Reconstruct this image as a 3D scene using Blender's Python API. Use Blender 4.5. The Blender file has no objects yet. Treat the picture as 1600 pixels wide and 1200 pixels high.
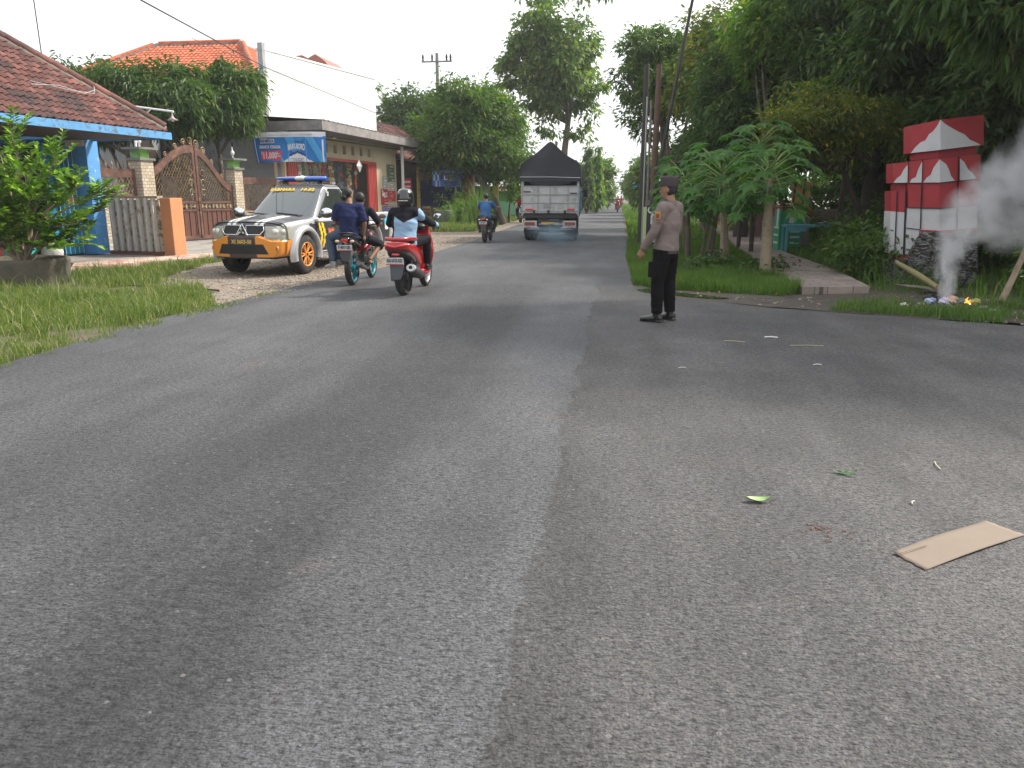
import bpy, bmesh, math, random
import numpy as np
from mathutils import Vector, Matrix, Euler
R_ = math.radians
SC = bpy.context.scene
COL = SC.collection
# ------------------------------------------------------------------ camera
cam = bpy.data.cameras.new('camera'); camo = bpy.data.objects.new('camera', cam); COL.objects.link(camo)
cam.sensor_width = 36.0; cam.lens = 27.0
cam.clip_start = 0.05; cam.clip_end = 3000
PITCH = math.atan(292/1200); YAW = math.atan(166*math.cos(PITCH)/1200)
camo.location = (0, 0, 1.5); camo.rotation_euler = (math.pi/2-PITCH, 0, YAW)
SC.camera = camo
# ------------------------------------------------------------------ world
SUN_EL, SUN_AZ = 42, 62          # azimuth from +Y towards +X
w = bpy.data.worlds.new('World'); SC.world = w; w.use_nodes = True
nt = w.node_tree; nt.nodes.clear()
sky = nt.nodes.new('ShaderNodeTexSky'); sky.sky_type = 'NISHITA'; sky.sun_disc = False
sky.sun_elevation = R_(SUN_EL); sky.sun_rotation = R_(SUN_AZ)
sky.air_density = 1.0; sky.dust_density = 4.0; sky.ozone_density = 1.0; sky.altitude = 50
hs = nt.nodes.new('ShaderNodeHueSaturation'); hs.inputs['Saturation'].default_value = 0.22; hs.inputs['Value'].default_value = 1.25
mx = nt.nodes.new('ShaderNodeMixRGB'); mx.blend_type = 'MIX'; mx.inputs[0].default_value = 0.5; mx.inputs[2].default_value = (9.4, 9.5, 9.7, 1)
bg = nt.nodes.new('ShaderNodeBackground'); bg.inputs['Strength'].default_value = 0.14
wo = nt.nodes.new('ShaderNodeOutputWorld')
nt.links.new(sky.outputs[0], hs.inputs['Color']); nt.links.new(hs.outputs[0], mx.inputs[1])
nt.links.new(mx.outputs[0], bg.inputs[0]); nt.links.new(bg.outputs[0], wo.inputs[0])
# ------------------------------------------------------------------ sun
sl = bpy.data.lights.new('sun', 'SUN'); sl.energy = 3.7; sl.angle = R_(5); sl.color = (1.0, 0.93, 0.82)
so = bpy.data.objects.new('sun', sl); COL.objects.link(so)
sd = Vector((math.sin(R_(SUN_AZ))*math.cos(R_(SUN_EL)), math.cos(R_(SUN_AZ))*math.cos(R_(SUN_EL)), math.sin(R_(SUN_EL))))
so.rotation_euler = sd.to_track_quat('Z', 'Y').to_euler(); so.location = (20, 10, 30)
vs = SC.view_settings; vs.view_transform = 'Standard'; vs.look = 'None'; vs.exposure = 0.48; vs.gamma = 1.0; vs.use_curve_mapping = False
SC.cycles.max_bounces = 6; SC.cycles.diffuse_bounces = 3; SC.cycles.glossy_bounces = 3; SC.cycles.transmission_bounces = 4
SC.cycles.transparent_max_bounces = 8; SC.cycles.volume_bounces = 1; SC.cycles.use_denoising = True
SC.cycles.volume_step_rate = 2.0; SC.cycles.volume_max_steps = 64
SC.cycles.caustics_reflective = False; SC.cycles.caustics_refractive = False; SC.cycles.sample_clamp_indirect = 6
rnd = random.Random(7); nr = np.random.default_rng(11)
# ------------------------------------------------------------------ helpers
def tag(o, label=None, cat=None, group=None, kind=None):
    if label: o['label'] = label
    if cat: o['category'] = cat
    if group: o['group'] = group
    if kind: o['kind'] = kind
    return o
def thing(name, label, cat, loc=(0, 0, 0), rz=0.0, group=None, rot=None):
    o = bpy.data.objects.new(name, None); COL.objects.link(o); o.empty_display_size = 0.2
    o.location = loc; o.rotation_euler = rot if rot else (0, 0, rz)
    return tag(o, label, cat, group)
def copy_tree(o, parent=None):
    c = o.copy(); COL.objects.link(c)
    if parent is not None: c.parent = parent
    for ch in list(o.children): copy_tree(ch, c)
    return c
def rotm(rx=0, ry=0, rz=0): return np.array(Euler((rx, ry, rz)).to_matrix())
class M:
    """collects geometry for ONE mesh object"""
    def __init__(s): s.v = []; s.f = []; s.mi = []; s.sm = []; s.T = None
    def add(s, vs_, fs, m=0, smooth=False):
        b = len(s.v)
        if s.T is not None: vs_ = [tuple(s.T @ Vector(p)) for p in vs_]
        s.v.extend([tuple(map(float, p)) for p in vs_]); s.f.extend([tuple(i+b for i in f) for f in fs])
        s.mi.extend([m]*len(fs)); s.sm.extend([smooth]*len(fs)); return s
    def box(s, c, d, rz=0.0, rot=None, m=0, taper=1.0):
        hx, hy, hz = d[0]/2, d[1]/2, d[2]/2
        p = [(-hx, -hy, -hz), (hx, -hy, -hz), (hx, hy, -hz), (-hx, hy, -hz)] + [(a*taper, b*taper, hz) for a, b in ((-hx, -hy), (hx, -hy), (hx, hy), (-hx, hy))]
        mt = Euler(rot if rot else (0, 0, rz)).to_matrix(); c = Vector(c)
        p = [tuple(mt @ Vector(q) + c) for q in p]
        return s.add(p, [(0, 3, 2, 1), (4, 5, 6, 7), (0, 1, 5, 4), (1, 2, 6, 5), (2, 3, 7, 6), (3, 0, 4, 7)], m)
    def tube(s, pts, r, n=8, m=0, cap=True, sq=1.0, smooth=True, up=None):
        """tapered tube through pts; r scalar or list, entries may be (ra, rb) elliptical"""
        pts = [Vector(p) for p in pts]; k = len(pts)
        rs = list(r) if isinstance(r, (list, tuple)) else [r]*k
        rs = [q if isinstance(q, (list, tuple)) else (q, q) for q in rs]
        vv = []; ff = []; prev = None
        for i, p in enumerate(pts):
            d = (pts[min(i+1, k-1)] - pts[max(i-1, 0)]); d = d.normalized() if d.length > 1e-9 else Vector((0, 0, 1))
            if prev is None:
                u0 = Vector(up) if up else (Vector((1, 0, 0)) if abs(d.x) < 0.9 else Vector((0, 1, 0)))
            else: u0 = prev
            u = (u0 - d*u0.dot(d)); u = u.normalized() if u.length > 1e-6 else d.orthogonal().normalized()
            prev = u; wv = d.cross(u)
            for j in range(n):
                a = 2*math.pi*j/n; vv.append(p + u*(rs[i][0]*math.cos(a)) + wv*(rs[i][1]*math.sin(a)))
        for i in range(k-1):
            for j in range(n):
                a = i*n+j; b = i*n+(j+1) % n; ff.append((a, b, b+n, a+n))
        s.add(vv, ff, m, smooth)
        if cap:
            s.add([vv[j] for j in range(n)], [tuple(range(n))[::-1]], m); s.add([vv[(k-1)*n+j] for j in range(n)], [tuple(range(n))], m)
        return s
    def cyl(s, c, r, h, n=20, axis='z', m=0, r2=None, smooth=True):
        d = {'x': Vector((1, 0, 0)), 'y': Vector((0, 1, 0)), 'z': Vector((0, 0, 1))}[axis]; c = Vector(c)
        return s.tube([c-d*h/2, c+d*h/2], [r, r if r2 is None else r2], n, m, True, smooth=smooth)
    def ell(s, c, r, n=12, k=8, m=0, rot=None):
        vv = []; ff = []; mt = Euler(rot).to_matrix() if rot else None; c = Vector(c)
        for i in range(k+1):
            th = math.pi*i/k
            for j in range(n):
                a = 2*math.pi*j/n; q = Vector((r[0]*math.sin(th)*math.cos(a), r[1]*math.sin(th)*math.sin(a), r[2]*math.cos(th)))
                vv.append((mt @ q if mt else q) + c)
        for i in range(k):
            for j in range(n): a = i*n+j; b = i*n+(j+1) % n; ff.append((a, a+n, b+n, b))
        return s.add(vv, ff, m, True)
    def lathe(s, prof, c=(0, 0, 0), n=24, axis='z', m=0, smooth=True):
        vv = []; ff = []; k = len(prof)
        for (r, h) in prof:
            for j in range(n):
                a = 2*math.pi*j/n; x, y = r*math.cos(a), r*math.sin(a)
                q = (x, y, h) if axis == 'z' else ((h, x, y) if axis == 'x' else (y, h, x))
                vv.append((q[0]+c[0], q[1]+c[1], q[2]+c[2]))
        for i in range(k-1):
            for j in range(n): a = i*n+j; b = i*n+(j+1) % n; ff.append((a, b, b+n, a+n))
        return s.add(vv, ff, m, smooth)
    def prism(s, poly, y0, y1, plane='xz', m=0, mside=None):
        """extrude a 2d polygon between two values of the third axis"""
        n = len(poly)
        def q(p, t): return {'xz': (p[0], t, p[1]), 'xy': (p[0], p[1], t), 'yz': (t, p[0], p[1])}[plane]
        s.add([q(p, y0) for p in poly] , [tuple(range(n))], m); s.add([q(p, y1) for p in poly], [tuple(range(n))[::-1]], m)
        s.add([q(p, y0) for p in poly]+[q(p, y1) for p in poly], [(i, i+n, (i+1) % n+n, (i+1) % n) for i in range(n)], m if mside is None else mside)
        return s
    def loft(s, secs, m=0, closed=True, pick=None, smooth=True, drop=None, capm=None):
        k = len(secs); n = len(secs[0]); vv = [p for sec in secs for p in sec]; b = len(s.v)
        T = s.T; s.v.extend([tuple(T @ Vector(p)) if T is not None else tuple(map(float, p)) for p in vv])
        for i in range(k-1):
            for j in range(n if closed else n-1):
                a = i*n+j; c = i*n+(j+1) % n
                cen = (Vector(vv[a])+Vector(vv[c])+Vector(vv[a+n])+Vector(vv[c+n]))/4
                if drop and drop(cen): continue
                s.f.append((a+b, c+b, c+n+b, a+n+b)); s.mi.append(pick(cen) if pick else m); s.sm.append(smooth)
        if capm is not None:
            s.f.append(tuple(b+j for j in range(n))[::-1]); s.mi.append(capm); s.sm.append(False)
            s.f.append(tuple(b+(k-1)*n+j for j in range(n))); s.mi.append(capm); s.sm.append(False)
        return s
    def build(s, name, mats, parent=None, label=None, cat=None, group=None, kind=None, loc=None, rz=0, bevel=0, sub=0, fixn=False, rot=None):
        me = bpy.data.meshes.new(name); me.from_pydata(s.v, [], s.f)
        for mt in (mats if isinstance(mats, (list, tuple)) else [mats]): me.materials.append(mt)
        me.polygons.foreach_set('material_index', s.mi); me.polygons.foreach_set('use_smooth', s.sm); me.update()
        if fixn:
            b = bmesh.new(); b.from_mesh(me); bmesh.ops.remove_doubles(b, verts=b.verts, dist=1e-4); bmesh.ops.recalc_face_normals(b, faces=b.faces); b.to_mesh(me); b.free()
        o = bpy.data.objects.new(name, me); COL.objects.link(o)
        if parent is not None: o.parent = parent
        if loc is not None: o.location = loc
        if rz: o.rotation_euler = (0, 0, rz)
        if rot: o.rotation_euler = rot
        if bevel:
            md = o.modifiers.new('bevel', 'BEVEL'); md.width = bevel; md.segments = 2; md.limit_method = 'ANGLE'; md.angle_limit = R_(40)
        if sub:
            md = o.modifiers.new('sub', 'SUBSURF'); md.levels = sub; md.render_levels = sub
        return tag(o, label, cat, group, kind)
def np_mesh(name, V, Fidx, k, mats, parent=None, smooth=False, mi=None):
    """fast mesh: V (n,3), Fidx flat loops, k verts per face"""
    me = bpy.data.meshes.new(name); nf = len(Fidx)//k
    me.vertices.add(len(V)); me.vertices.foreach_set('co', np.ascontiguousarray(V, dtype=np.float32).ravel())
    me.loops.add(nf*k); me.loops.foreach_set('vertex_index', np.ascontiguousarray(Fidx, dtype=np.int32))
    me.polygons.add(nf); me.polygons.foreach_set('loop_start', np.arange(0, nf*k, k, dtype=np.int32))
    if smooth: me.polygons.foreach_set('use_smooth', np.ones(nf, dtype=bool))
    for mt in (mats if isinstance(mats, (list, tuple)) else [mats]): me.materials.append(mt)
    if mi is not None: me.polygons.foreach_set('material_index', np.asarray(mi, dtype=np.int32))
    me.update(calc_edges=True); me.validate()
    o = bpy.data.objects.new(name, me); COL.objects.link(o)
    if parent is not None: o.parent = parent
    return o
def text(name, body, size, mat, parent, loc, rot, ext=0.003, bold=0.0, sx=1.0, align='CENTER', sp=1.0):
    cu = bpy.data.curves.new(name, 'FONT'); cu.body = body; cu.size = size; cu.extrude = ext; cu.align_x = align; cu.align_y = 'CENTER'
    cu.offset = bold; cu.space_character = sp; cu.resolution_u = 2
    t = bpy.data.objects.new(name, cu); COL.objects.link(t)
    dg = bpy.context.evaluated_depsgraph_get(); me = bpy.data.meshes.new_from_object(t.evaluated_get(dg)); bpy.data.objects.remove(t)
    me.materials.clear(); me.materials.append(mat)
    o = bpy.data.objects.new(name, me); COL.objects.link(o); o.parent = parent; o.location = loc; o.rotation_euler = rot; o.scale = (sx, 1, 1)
    return o
def remeshed(name, b, mat, parent, voxel=0.012, smooth=4, label=None, wrinkle=0.0):
    """join closed tubes in builder b into one continuous surface"""
    me = bpy.data.meshes.new('tmp'); me.from_pydata(b.v, [], b.f); me.update()
    bm_ = bmesh.new(); bm_.from_mesh(me); bmesh.ops.remove_doubles(bm_, verts=bm_.verts, dist=1e-5); bmesh.ops.recalc_face_normals(bm_, faces=bm_.faces); bm_.to_mesh(me); bm_.free()
    t = bpy.data.objects.new('tmp', me); COL.objects.link(t)
    md = t.modifiers.new('r', 'REMESH'); md.mode = 'VOXEL'; md.voxel_size = voxel; md.use_smooth_shade = True
    ms = t.modifiers.new('s', 'SMOOTH'); ms.factor = 0.6; ms.iterations = smooth
    dg = bpy.context.evaluated_depsgraph_get(); m2 = bpy.data.meshes.new_from_object(t.evaluated_get(dg)); bpy.data.objects.remove(t)
    if wrinkle:
        from mathutils import noise as _n
        NN = [v.normal.copy() for v in m2.vertices]
        for v, nn in zip(m2.vertices, NN):
            c = v.co.copy(); q = Vector((c.x*7+c.z*5, c.y*7-c.z*5, c.z*9)); a = 1-abs(_n.noise(q))*2.2; d = a*0.6+_n.noise(q*2.3+Vector((7, 3, 1)))*0.4; v.co = c+nn*(wrinkle*(d-0.3))
    m2.materials.clear(); m2.materials.append(mat) if not isinstance(mat, (list, tuple)) else [m2.materials.append(q) for q in mat]
    m2.polygons.foreach_set('use_smooth', [True]*len(m2.polygons)); m2.name = name
    o = bpy.data.objects.new(name, m2); COL.objects.link(o); o.parent = parent
    if label: o['label'] = label
    return o
# camera-free pixel -> world helpers (used only to survey the place)
_F = (-math.sin(YAW)*math.cos(PITCH), math.cos(YAW)*math.cos(PITCH), -math.sin(PITCH)); _Rr = (math.cos(YAW), math.sin(YAW), 0)
_U = (_Rr[1]*_F[2]-_Rr[2]*_F[1], _Rr[2]*_F[0]-_Rr[0]*_F[2], _Rr[0]*_F[1]-_Rr[1]*_F[0])
def ray(px, py):
    a = (px-800)/1200; b = (600-py)/1200; return tuple(_F[i]+a*_Rr[i]+b*_U[i] for i in range(3))
def gp(px, py, z=0.0): d = ray(px, py); t = (z-1.5)/d[2]; return (d[0]*t, d[1]*t, z)
def at(px, py, Y): d = ray(px, py); t = Y/d[1]; return (d[0]*t, Y, 1.5+d[2]*t)
# ------------------------------------------------------------------ materials
class NT:
    def __init__(s, name):
        s.m = bpy.data.materials.new(name); s.m.use_nodes = True; s.t = s.m.node_tree; s.b = s.t.nodes['Principled BSDF']; s.out = s.t.nodes['Material Output']
        s.tc = None
    def n(s, typ, **kw):
        q = s.t.nodes.new('ShaderNode'+typ)
        for a, b in kw.items(): setattr(q, a, b)
        return q
    def l(s, a, b): s.t.links.new(a, b)
    def obj(s):
        if not s.tc: s.tc = s.n('TexCoord')
        return s.tc.outputs['Object']
    def noise(s, scale, detail=3, rough=0.55, vec=None, stretch=None, dist=0):
        q = s.n('TexNoise'); q.inputs['Scale'].default_value = scale; q.inputs['Detail'].default_value = detail; q.inputs['Roughness'].default_value = rough; q.inputs['Distortion'].default_value = dist
        v = vec or s.obj()
        if stretch:
            mp = s.n('Mapping'); mp.inputs['Scale'].default_value = stretch; s.l(v, mp.inputs['Vector']); v = mp.outputs[0]
        s.l(v, q.inputs['Vector']); return q.outputs['Fac']
    def vor(s, scale, feature='F1', out='Distance', rand=1.0):
        q = s.n('TexVoronoi', feature=feature); q.inputs['Scale'].default_value = scale; q.inputs['Randomness'].default_value = rand; s.l(s.obj(), q.inputs['Vector']); return q.outputs[out]
    def ramp(s, fac, stops):
        q = s.n('ValToRGB'); s.l(fac, q.inputs[0]); e = q.color_ramp.elements
        while len(e) < len(stops): e.new(0.5)
        for i, (p, c) in enumerate(stops):
            e[i].position = p; e[i].color = (c, c, c, 1) if isinstance(c, (int, float)) else (*c, 1)
        return q.outputs[0]
    def math(s, op, a, b=None, clamp=False):
        q = s.n('Math', operation=op, use_clamp=clamp)
        for i, x in enumerate((a, b)):
            if x is None: continue
            if isinstance(x, (int, float)): q.inputs[i].default_value = x
            else: s.l(x, q.inputs[i])
        return q.outputs[0]
    def mix(s, fac, a, b, mode='MIX'):
        q = s.n('MixRGB', blend_type=mode)
        for i, x in enumerate((fac, a, b)):
            if isinstance(x, (int, float)): q.inputs[i].default_value = x if i == 0 else (x, x, x, 1)
            elif isinstance(x, tuple): q.inputs[i].default_value = (*x, 1)
            else: s.l(x, q.inputs[i])
        return q.outputs[0]
    def bump(s, h, strength=0.3, dist=0.01):
        q = s.n('Bump'); q.inputs['Strength'].default_value = strength; q.inputs['Distance'].default_value = dist; s.l(h, q.inputs['Height']); s.l(q.outputs[0], s.b.inputs['Normal'])
    def xyz(s):
        q = s.n('SeparateXYZ'); s.l(s.obj(), q.inputs[0]); return q.outputs
    def rnd(s): return s.n('NewGeometry').outputs['Random Per Island']
    def set(s, **kw):
        for a, b in kw.items(): s.b.inputs[a.replace('_', ' ')].default_value = b
        return s
def mat(name, c, rough=0.6, metal=0.0, var=0.12, vs_=6.0, stain=None, sts=2.0, stt=(0.5, 0.65), bump=0.0, bs=60.0, bd=0.004, coat=0.0, island=0.0, spec=0.5):
    t = NT(name); col = tuple(c)
    f = t.noise(vs_, 4); a = t.mix(f, tuple(x*(1-var) for x in col), tuple(min(1, x*(1+var)) for x in col))
    if island: a = t.mix(t.math('MULTIPLY', t.rnd(), 1.0), t.mix(1.0, a, 1-island, 'MULTIPLY'), t.mix(1.0, a, 1+island, 'MULTIPLY'))
    if stain is not None: a = t.mix(t.ramp(t.noise(sts, 6, 0.65), [(stt[0], 0.0), (stt[1], 1.0)]), a, tuple(stain))
    t.l(a, t.b.inputs['Base Color']); t.set(Roughness=rough, Metallic=metal); t.b.inputs['Coat Weight'].default_value = coat
    t.b.inputs['Specular IOR Level'].default_value = spec
    if bump: t.bump(t.noise(bs, 4), bump, bd)
    return t.m
def leafmat(name, dark, light, yellow=None, yf=0.06, trans=0.35, rough=0.45):
    t = NT(name); r = t.rnd(); n = t.noise(0.9, 2)
    a = t.mix(r, tuple(dark), tuple(light)); a = t.mix(t.ramp(n, [(0.35, 0.0), (0.65, 1.0)]), a, t.mix(0.5, a, tuple(light)))
    if yellow: a = t.mix(t.ramp(r, [(1-yf, 0.0), (1-yf+0.01, 1.0)]), a, tuple(yellow))
    t.l(a, t.b.inputs['Base Color']); t.set(Roughness=rough); t.b.inputs['Specular IOR Level'].default_value = 0.35
    tr = t.n('BsdfTranslucent'); t.l(t.mix(1.0, a, (1.5, 1.7, 0.7), 'MULTIPLY'), tr.inputs[0])
    ms = t.n('MixShader'); ms.inputs[0].default_value = trans; t.l(t.b.outputs[0], ms.inputs[1]); t.l(tr.outputs[0], ms.inputs[2]); t.l(ms.outputs[0], t.out.inputs[0])
    return t.m
# ================================================================== MATERIALS
def asphalt():
    t = NT('asphalt'); X, Y, Z = t.xyz()
    big = t.noise(0.35, 4); med = t.noise(2.2, 5, 0.6); fine = t.noise(60, 3, 0.7); finer = t.noise(170, 3, 0.75)
    Xd = t.math('ADD', X, t.math('MULTIPLY', t.math('SUBTRACT', t.noise(0.9, 6, 0.7), 0.5), 0.8))
    # wheel path darkening, paler crown between the paths, older browner apron right of the joint
    path = t.ramp(t.math('DIVIDE', t.math('ADD', Xd, 6.0), 8.0), [(0.0, 0.85), (0.28, 0.98), (0.44, 0.80), (0.52, 0.60), (0.58, 0.60), (0.632, 0.98), (0.70, 1.12), (0.76, 1.02)])
    Xs = t.math('ADD', X, t.math('ADD', t.math('MULTIPLY', t.math('SUBTRACT', t.noise(5.5, 9, 0.8), 0.5), 0.30), t.math('MULTIPLY', t.math('SUBTRACT', t.noise(0.7, 2), 0.5), 0.35)))
    right = t.ramp(t.math('ADD', t.math('MULTIPLY', Xs, 6.0), 2.35, True), [(0.45, 0.0), (0.55, 1.0)])
    near = t.ramp(t.math('DIVIDE', Y, 16.0), [(0.75, 1.0), (1.0, 0.0)])
    right = t.math('MULTIPLY', right, near); edge_dk = t.ramp(t.math('ADD', t.math('MULTIPLY', Xs, 0.9), 0.32), [(0.0, 0.80), (0.45, 0.90), (0.9, 1.0)])
    base = t.mix(med, (0.069, 0.071, 0.077), (0.102, 0.105, 0.112))
    coarse = t.ramp(t.noise(16, 4, 0.7, stretch=(0.7, 1.4, 1)), [(0.38, 0.45), (0.5, 0.9), (0.6, 1.15)]); inpath = t.ramp(path, [(0.5, 1.0), (0.85, 0.0)]); base = t.mix(t.math('MULTIPLY', inpath, 0.9), base, t.mix(1.0, base, coarse, 'MULTIPLY'))
    base = t.mix(1.0, base, t.mix(t.math('MULTIPLY', near, 1.0), 0.95, path), 'MULTIPLY')
    apron = t.mix(t.ramp(t.noise(0.8, 6, 0.65), [(0.35, 0.0), (0.68, 1.0)]), (0.068, 0.067, 0.069), (0.112, 0.109, 0.109))
    apron = t.mix(1.0, apron, edge_dk, 'MULTIPLY'); base = t.mix(right, base, apron)
    base = t.mix(t.ramp(t.noise(1.3, 5, 0.6), [(0.62, 0.0), (0.74, 0.6)]), base, (0.125, 0.10, 0.094))       # dust
    base = t.mix(1.0, base, t.ramp(big, [(0.36, 0.80), (0.5, 1.0), (0.64, 1.16)]), 'MULTIPLY')
    base = t.mix(1.0, base, t.ramp(t.noise(1.1, 5, 0.6, stretch=(1.6, 0.35, 1)), [(0.40, 0.84), (0.5, 1.0), (0.62, 1.12)]), 'MULTIPLY')
    oil = t.math('MULTIPLY', t.ramp(t.vor(0.55), [(0.05, 1.0), (0.13, 0.0)]), t.ramp(t.noise(7, 4), [(0.42, 0.0), (0.6, 0.7)])); base = t.mix(oil, base, (0.035, 0.034, 0.035))
    # dark joint line
    seam = t.ramp(t.math('ABSOLUTE', t.math('ADD', Xs, 0.30)), [(0.0, 1.0), (0.016, 0.7), (0.03, 0.0)])
    seam = t.math('MULTIPLY', t.math('MULTIPLY', seam, near), t.ramp(t.noise(1.6, 3), [(0.50, 0.0), (0.62, 1.0)]))
    base = t.mix(t.math('MULTIPLY', seam, 0.8), base, (0.03, 0.029, 0.029))
    # aggregate: chips of differing tone, dark crevices between them
    g = t.mix(1.0, base, t.ramp(t.vor(80, out='Color'), [(0.0, 0.66), (0.6, 1.08), (0.93, 1.22), (1.0, 1.75)]), 'MULTIPLY')
    g = t.mix(1.0, g, t.ramp(t.noise(92, 3, 0.7, stretch=(0.5, 1.35, 1)), [(0.36, 0.16), (0.455, 0.86), (0.55, 1.08), (0.70, 1.42)]), 'MULTIPLY')
    g = t.mix(1.0, g, t.ramp(t.noise(38, 4, 0.65, stretch=(0.55, 1.3, 1)), [(0.36, 0.42), (0.46, 0.95), (0.65, 1.22)]), 'MULTIPLY')
    chip = t.math('MULTIPLY', t.ramp(t.vor(38, out='Color'), [(0.86, 0.0), (0.9, 1.0)]), t.ramp(t.vor(38), [(0.25, 1.0), (0.4, 0.0)]))
    g = t.mix(t.math('MULTIPLY', chip, 0.6), g, (0.20, 0.19, 0.18))
    crack = t.math('MULTIPLY', t.ramp(t.vor(9, 'DISTANCE_TO_EDGE'), [(0.0, 1.0), (0.022, 0.0)]), t.ramp(t.noise(2.0, 3), [(0.52, 0.0), (0.66, 0.9)]))
    g = t.mix(t.math('MULTIPLY', crack, 0.6), g, (0.02, 0.02, 0.02))
    pit = t.ramp(t.vor(30, out='Color'), [(0.80, 0.0), (0.84, 1.0)]); pit = t.math('MULTIPLY', pit, t.ramp(t.vor(30), [(0.16, 1.0), (0.34, 0.0)])); g = t.mix(t.math('MULTIPLY', pit, 0.7), g, (0.022, 0.022, 0.024))
    t.l(g, t.b.inputs['Base Color']); t.l(t.ramp(fine, [(0.3, 0.62), (0.7, 0.88)]), t.b.inputs['Roughness'])
    h = t.math('ADD', t.math('MULTIPLY', fine, 0.7), t.math('MULTIPLY', t.vor(90), -0.6)); h = t.math('ADD', h, t.math('MULTIPLY', finer, 0.6))
    t.bump(h, 0.95, 0.008); return t.m
def soil():
    t = NT('soil'); n = t.noise(1.2, 6, 0.65); n2 = t.noise(14, 6, 0.7)
    a = t.mix(n2, (0.085, 0.065, 0.045), (0.19, 0.155, 0.115)); a = t.mix(t.ramp(n, [(0.42, 0), (0.6, 1)]), a, t.mix(n2, (0.05, 0.075, 0.022), (0.10, 0.13, 0.045)))
    t.l(a, t.b.inputs['Base Color']); t.set(Roughness=0.95); t.bump(t.noise(40, 5, 0.7), 0.9, 0.02); return t.m
def gravelmat():
    t = NT('packed_gravel'); n = t.noise(1.0, 6, 0.65); v = t.vor(22, out='Color'); n2 = t.noise(50, 4, 0.7)
    a = t.mix(t.math('MULTIPLY', v, 1.0), (0.15, 0.125, 0.10), (0.33, 0.285, 0.235)); a = t.mix(t.ramp(n, [(0.35, 0), (0.65, 0.7)]), a, (0.25, 0.195, 0.145))
    a = t.mix(1.0, a, t.ramp(n2, [(0.3, 0.6), (0.7, 1.25)]), 'MULTIPLY')
    t.l(a, t.b.inputs['Base Color']); t.set(Roughness=0.95); t.bump(t.vor(22), 1.0, 0.02); return t.m
def tilemat(name, c1, c2, c3):
    t = NT(name); q = t.n('TexBrick'); q.offset = 0.5; q.inputs['Scale'].default_value = 1.0; q.inputs['Brick Width'].default_value = 0.42; q.inputs['Row Height'].default_value = 0.21
    q.inputs['Mortar Size'].default_value = 0.008; q.inputs['Color1'].default_value = (*c1, 1); q.inputs['Color2'].default_value = (*c2, 1); q.inputs['Mortar'].default_value = (0.08, 0.07, 0.06, 1); q.inputs['Bias'].default_value = -0.1
    t.l(t.obj(), q.inputs['Vector']); a = t.mix(t.ramp(t.noise(2.0, 6, 0.7), [(0.45, 0), (0.7, 0.7)]), q.outputs['Color'], c3)
    t.l(a, t.b.inputs['Base Color']); t.set(Roughness=0.85); t.bump(q.outputs['Fac'], -0.6, 0.01); return t.m
A_ROAD = asphalt(); A_SOIL = soil(); A_GRAV = gravelmat()
A_TILE = tilemat('pink_cream_pavers', (0.46, 0.20, 0.17), (0.66, 0.58, 0.44), (0.34, 0.27, 0.22))
A_SLAB = tilemat('grey_path_slabs', (0.34, 0.28, 0.25), (0.26, 0.215, 0.195), (0.14, 0.12, 0.095))
A_CONC = mat('worn_concrete', (0.30, 0.275, 0.25), 0.9, var=0.25, vs_=3, stain=(0.15, 0.13, 0.11), sts=1.3, bump=0.5, bs=40, bd=0.006)
# ================================================================== GROUND
def ragged(pts, step=0.35, amp=0.05, close=True):
    out = []; n = len(pts)
    for i in range(n if close else n-1):
        a = Vector(pts[i]); b = Vector(pts[(i+1) % n]); L = (b-a).length; k = max(1, min(160, int(L/step)))
        for j in range(k):
            p = a.lerp(b, j/k); d = (b-a).normalized(); p += Vector((-d.y, d.x))*rnd.uniform(-amp, amp); out.append(p)
    return out
def sheet(name, pts, z, mt, thick=0.0, kind='structure', amp=0.0, step=0.35):
    P = ragged(pts, step, amp) if amp else [Vector(p) for p in pts]
    b = bmesh.new(); vs2 = [b.verts.new((p.x, p.y, z)) for p in P]; f = b.faces.new(vs2)
    if f.normal.z < 0: f.normal_flip()
    if thick:
        n = len(vs2); lo = [b.verts.new((p.x, p.y, z-thick)) for p in P]
        for i in range(n): b.faces.new((vs2[i], vs2[(i+1) % n], lo[(i+1) % n], lo[i]))
    bmesh.ops.triangulate(b, faces=[f]); bmesh.ops.recalc_face_normals(b, faces=b.faces)
    me = bpy.data.meshes.new(name); b.to_mesh(me); b.free(); me.materials.append(mt)
    o = bpy.data.objects.new(name, me); COL.objects.link(o); return tag(o, kind=kind)
sheet('ground', [(-900, -60), (900, -60), (900, 1500), (-900, 1500)], -0.035, A_SOIL)
ROAD = [(-5.6, -9), (-5.6, 4), (-5.6, 6.2), (-5.75, 9.0), (-5.46, 13.1), (-5.1, 16.4), (-5.04, 27), (-5.5, 42), (-5.7, 80), (-5.7, 600), (0.45, 600), (0.45, 80), (0.38, 45), (0.31, 20), (0.31, 13.2), (0.42, 12.6), (0.87, 12.0), (2.13, 11.1), (3.6, 10.4), (4.84, 9.85), (9, 8.4), (16, 7.0), (60, 5), (60, -9)]
sheet('road', ROAD, 0.0, A_ROAD, thick=0.03, amp=0.022, step=0.2)
sheet('gravel_shoulder', [(-6.0, 10.0), (-6.6, 12.2), (-8.8, 12.6), (-9.6, 17), (-9.6, 24), (-8.6, 31), (-8.3, 40), (-7.2, 48), (-6.6, 60), (-5.3, 60), (-5.2, 42), (-4.9, 27), (-5.0, 16), (-5.35, 13.1), (-5.6, 10.4)], -0.012, A_GRAV, amp=0.12)
sheet('driveway', [(-11.3, 18.4), (-15.6, 20.3), (-17.5, 29), (-11.7, 31.5), (-9.2, 24.6), (-9.2, 20.6)], -0.004, A_CONC, amp=0.03)
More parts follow.
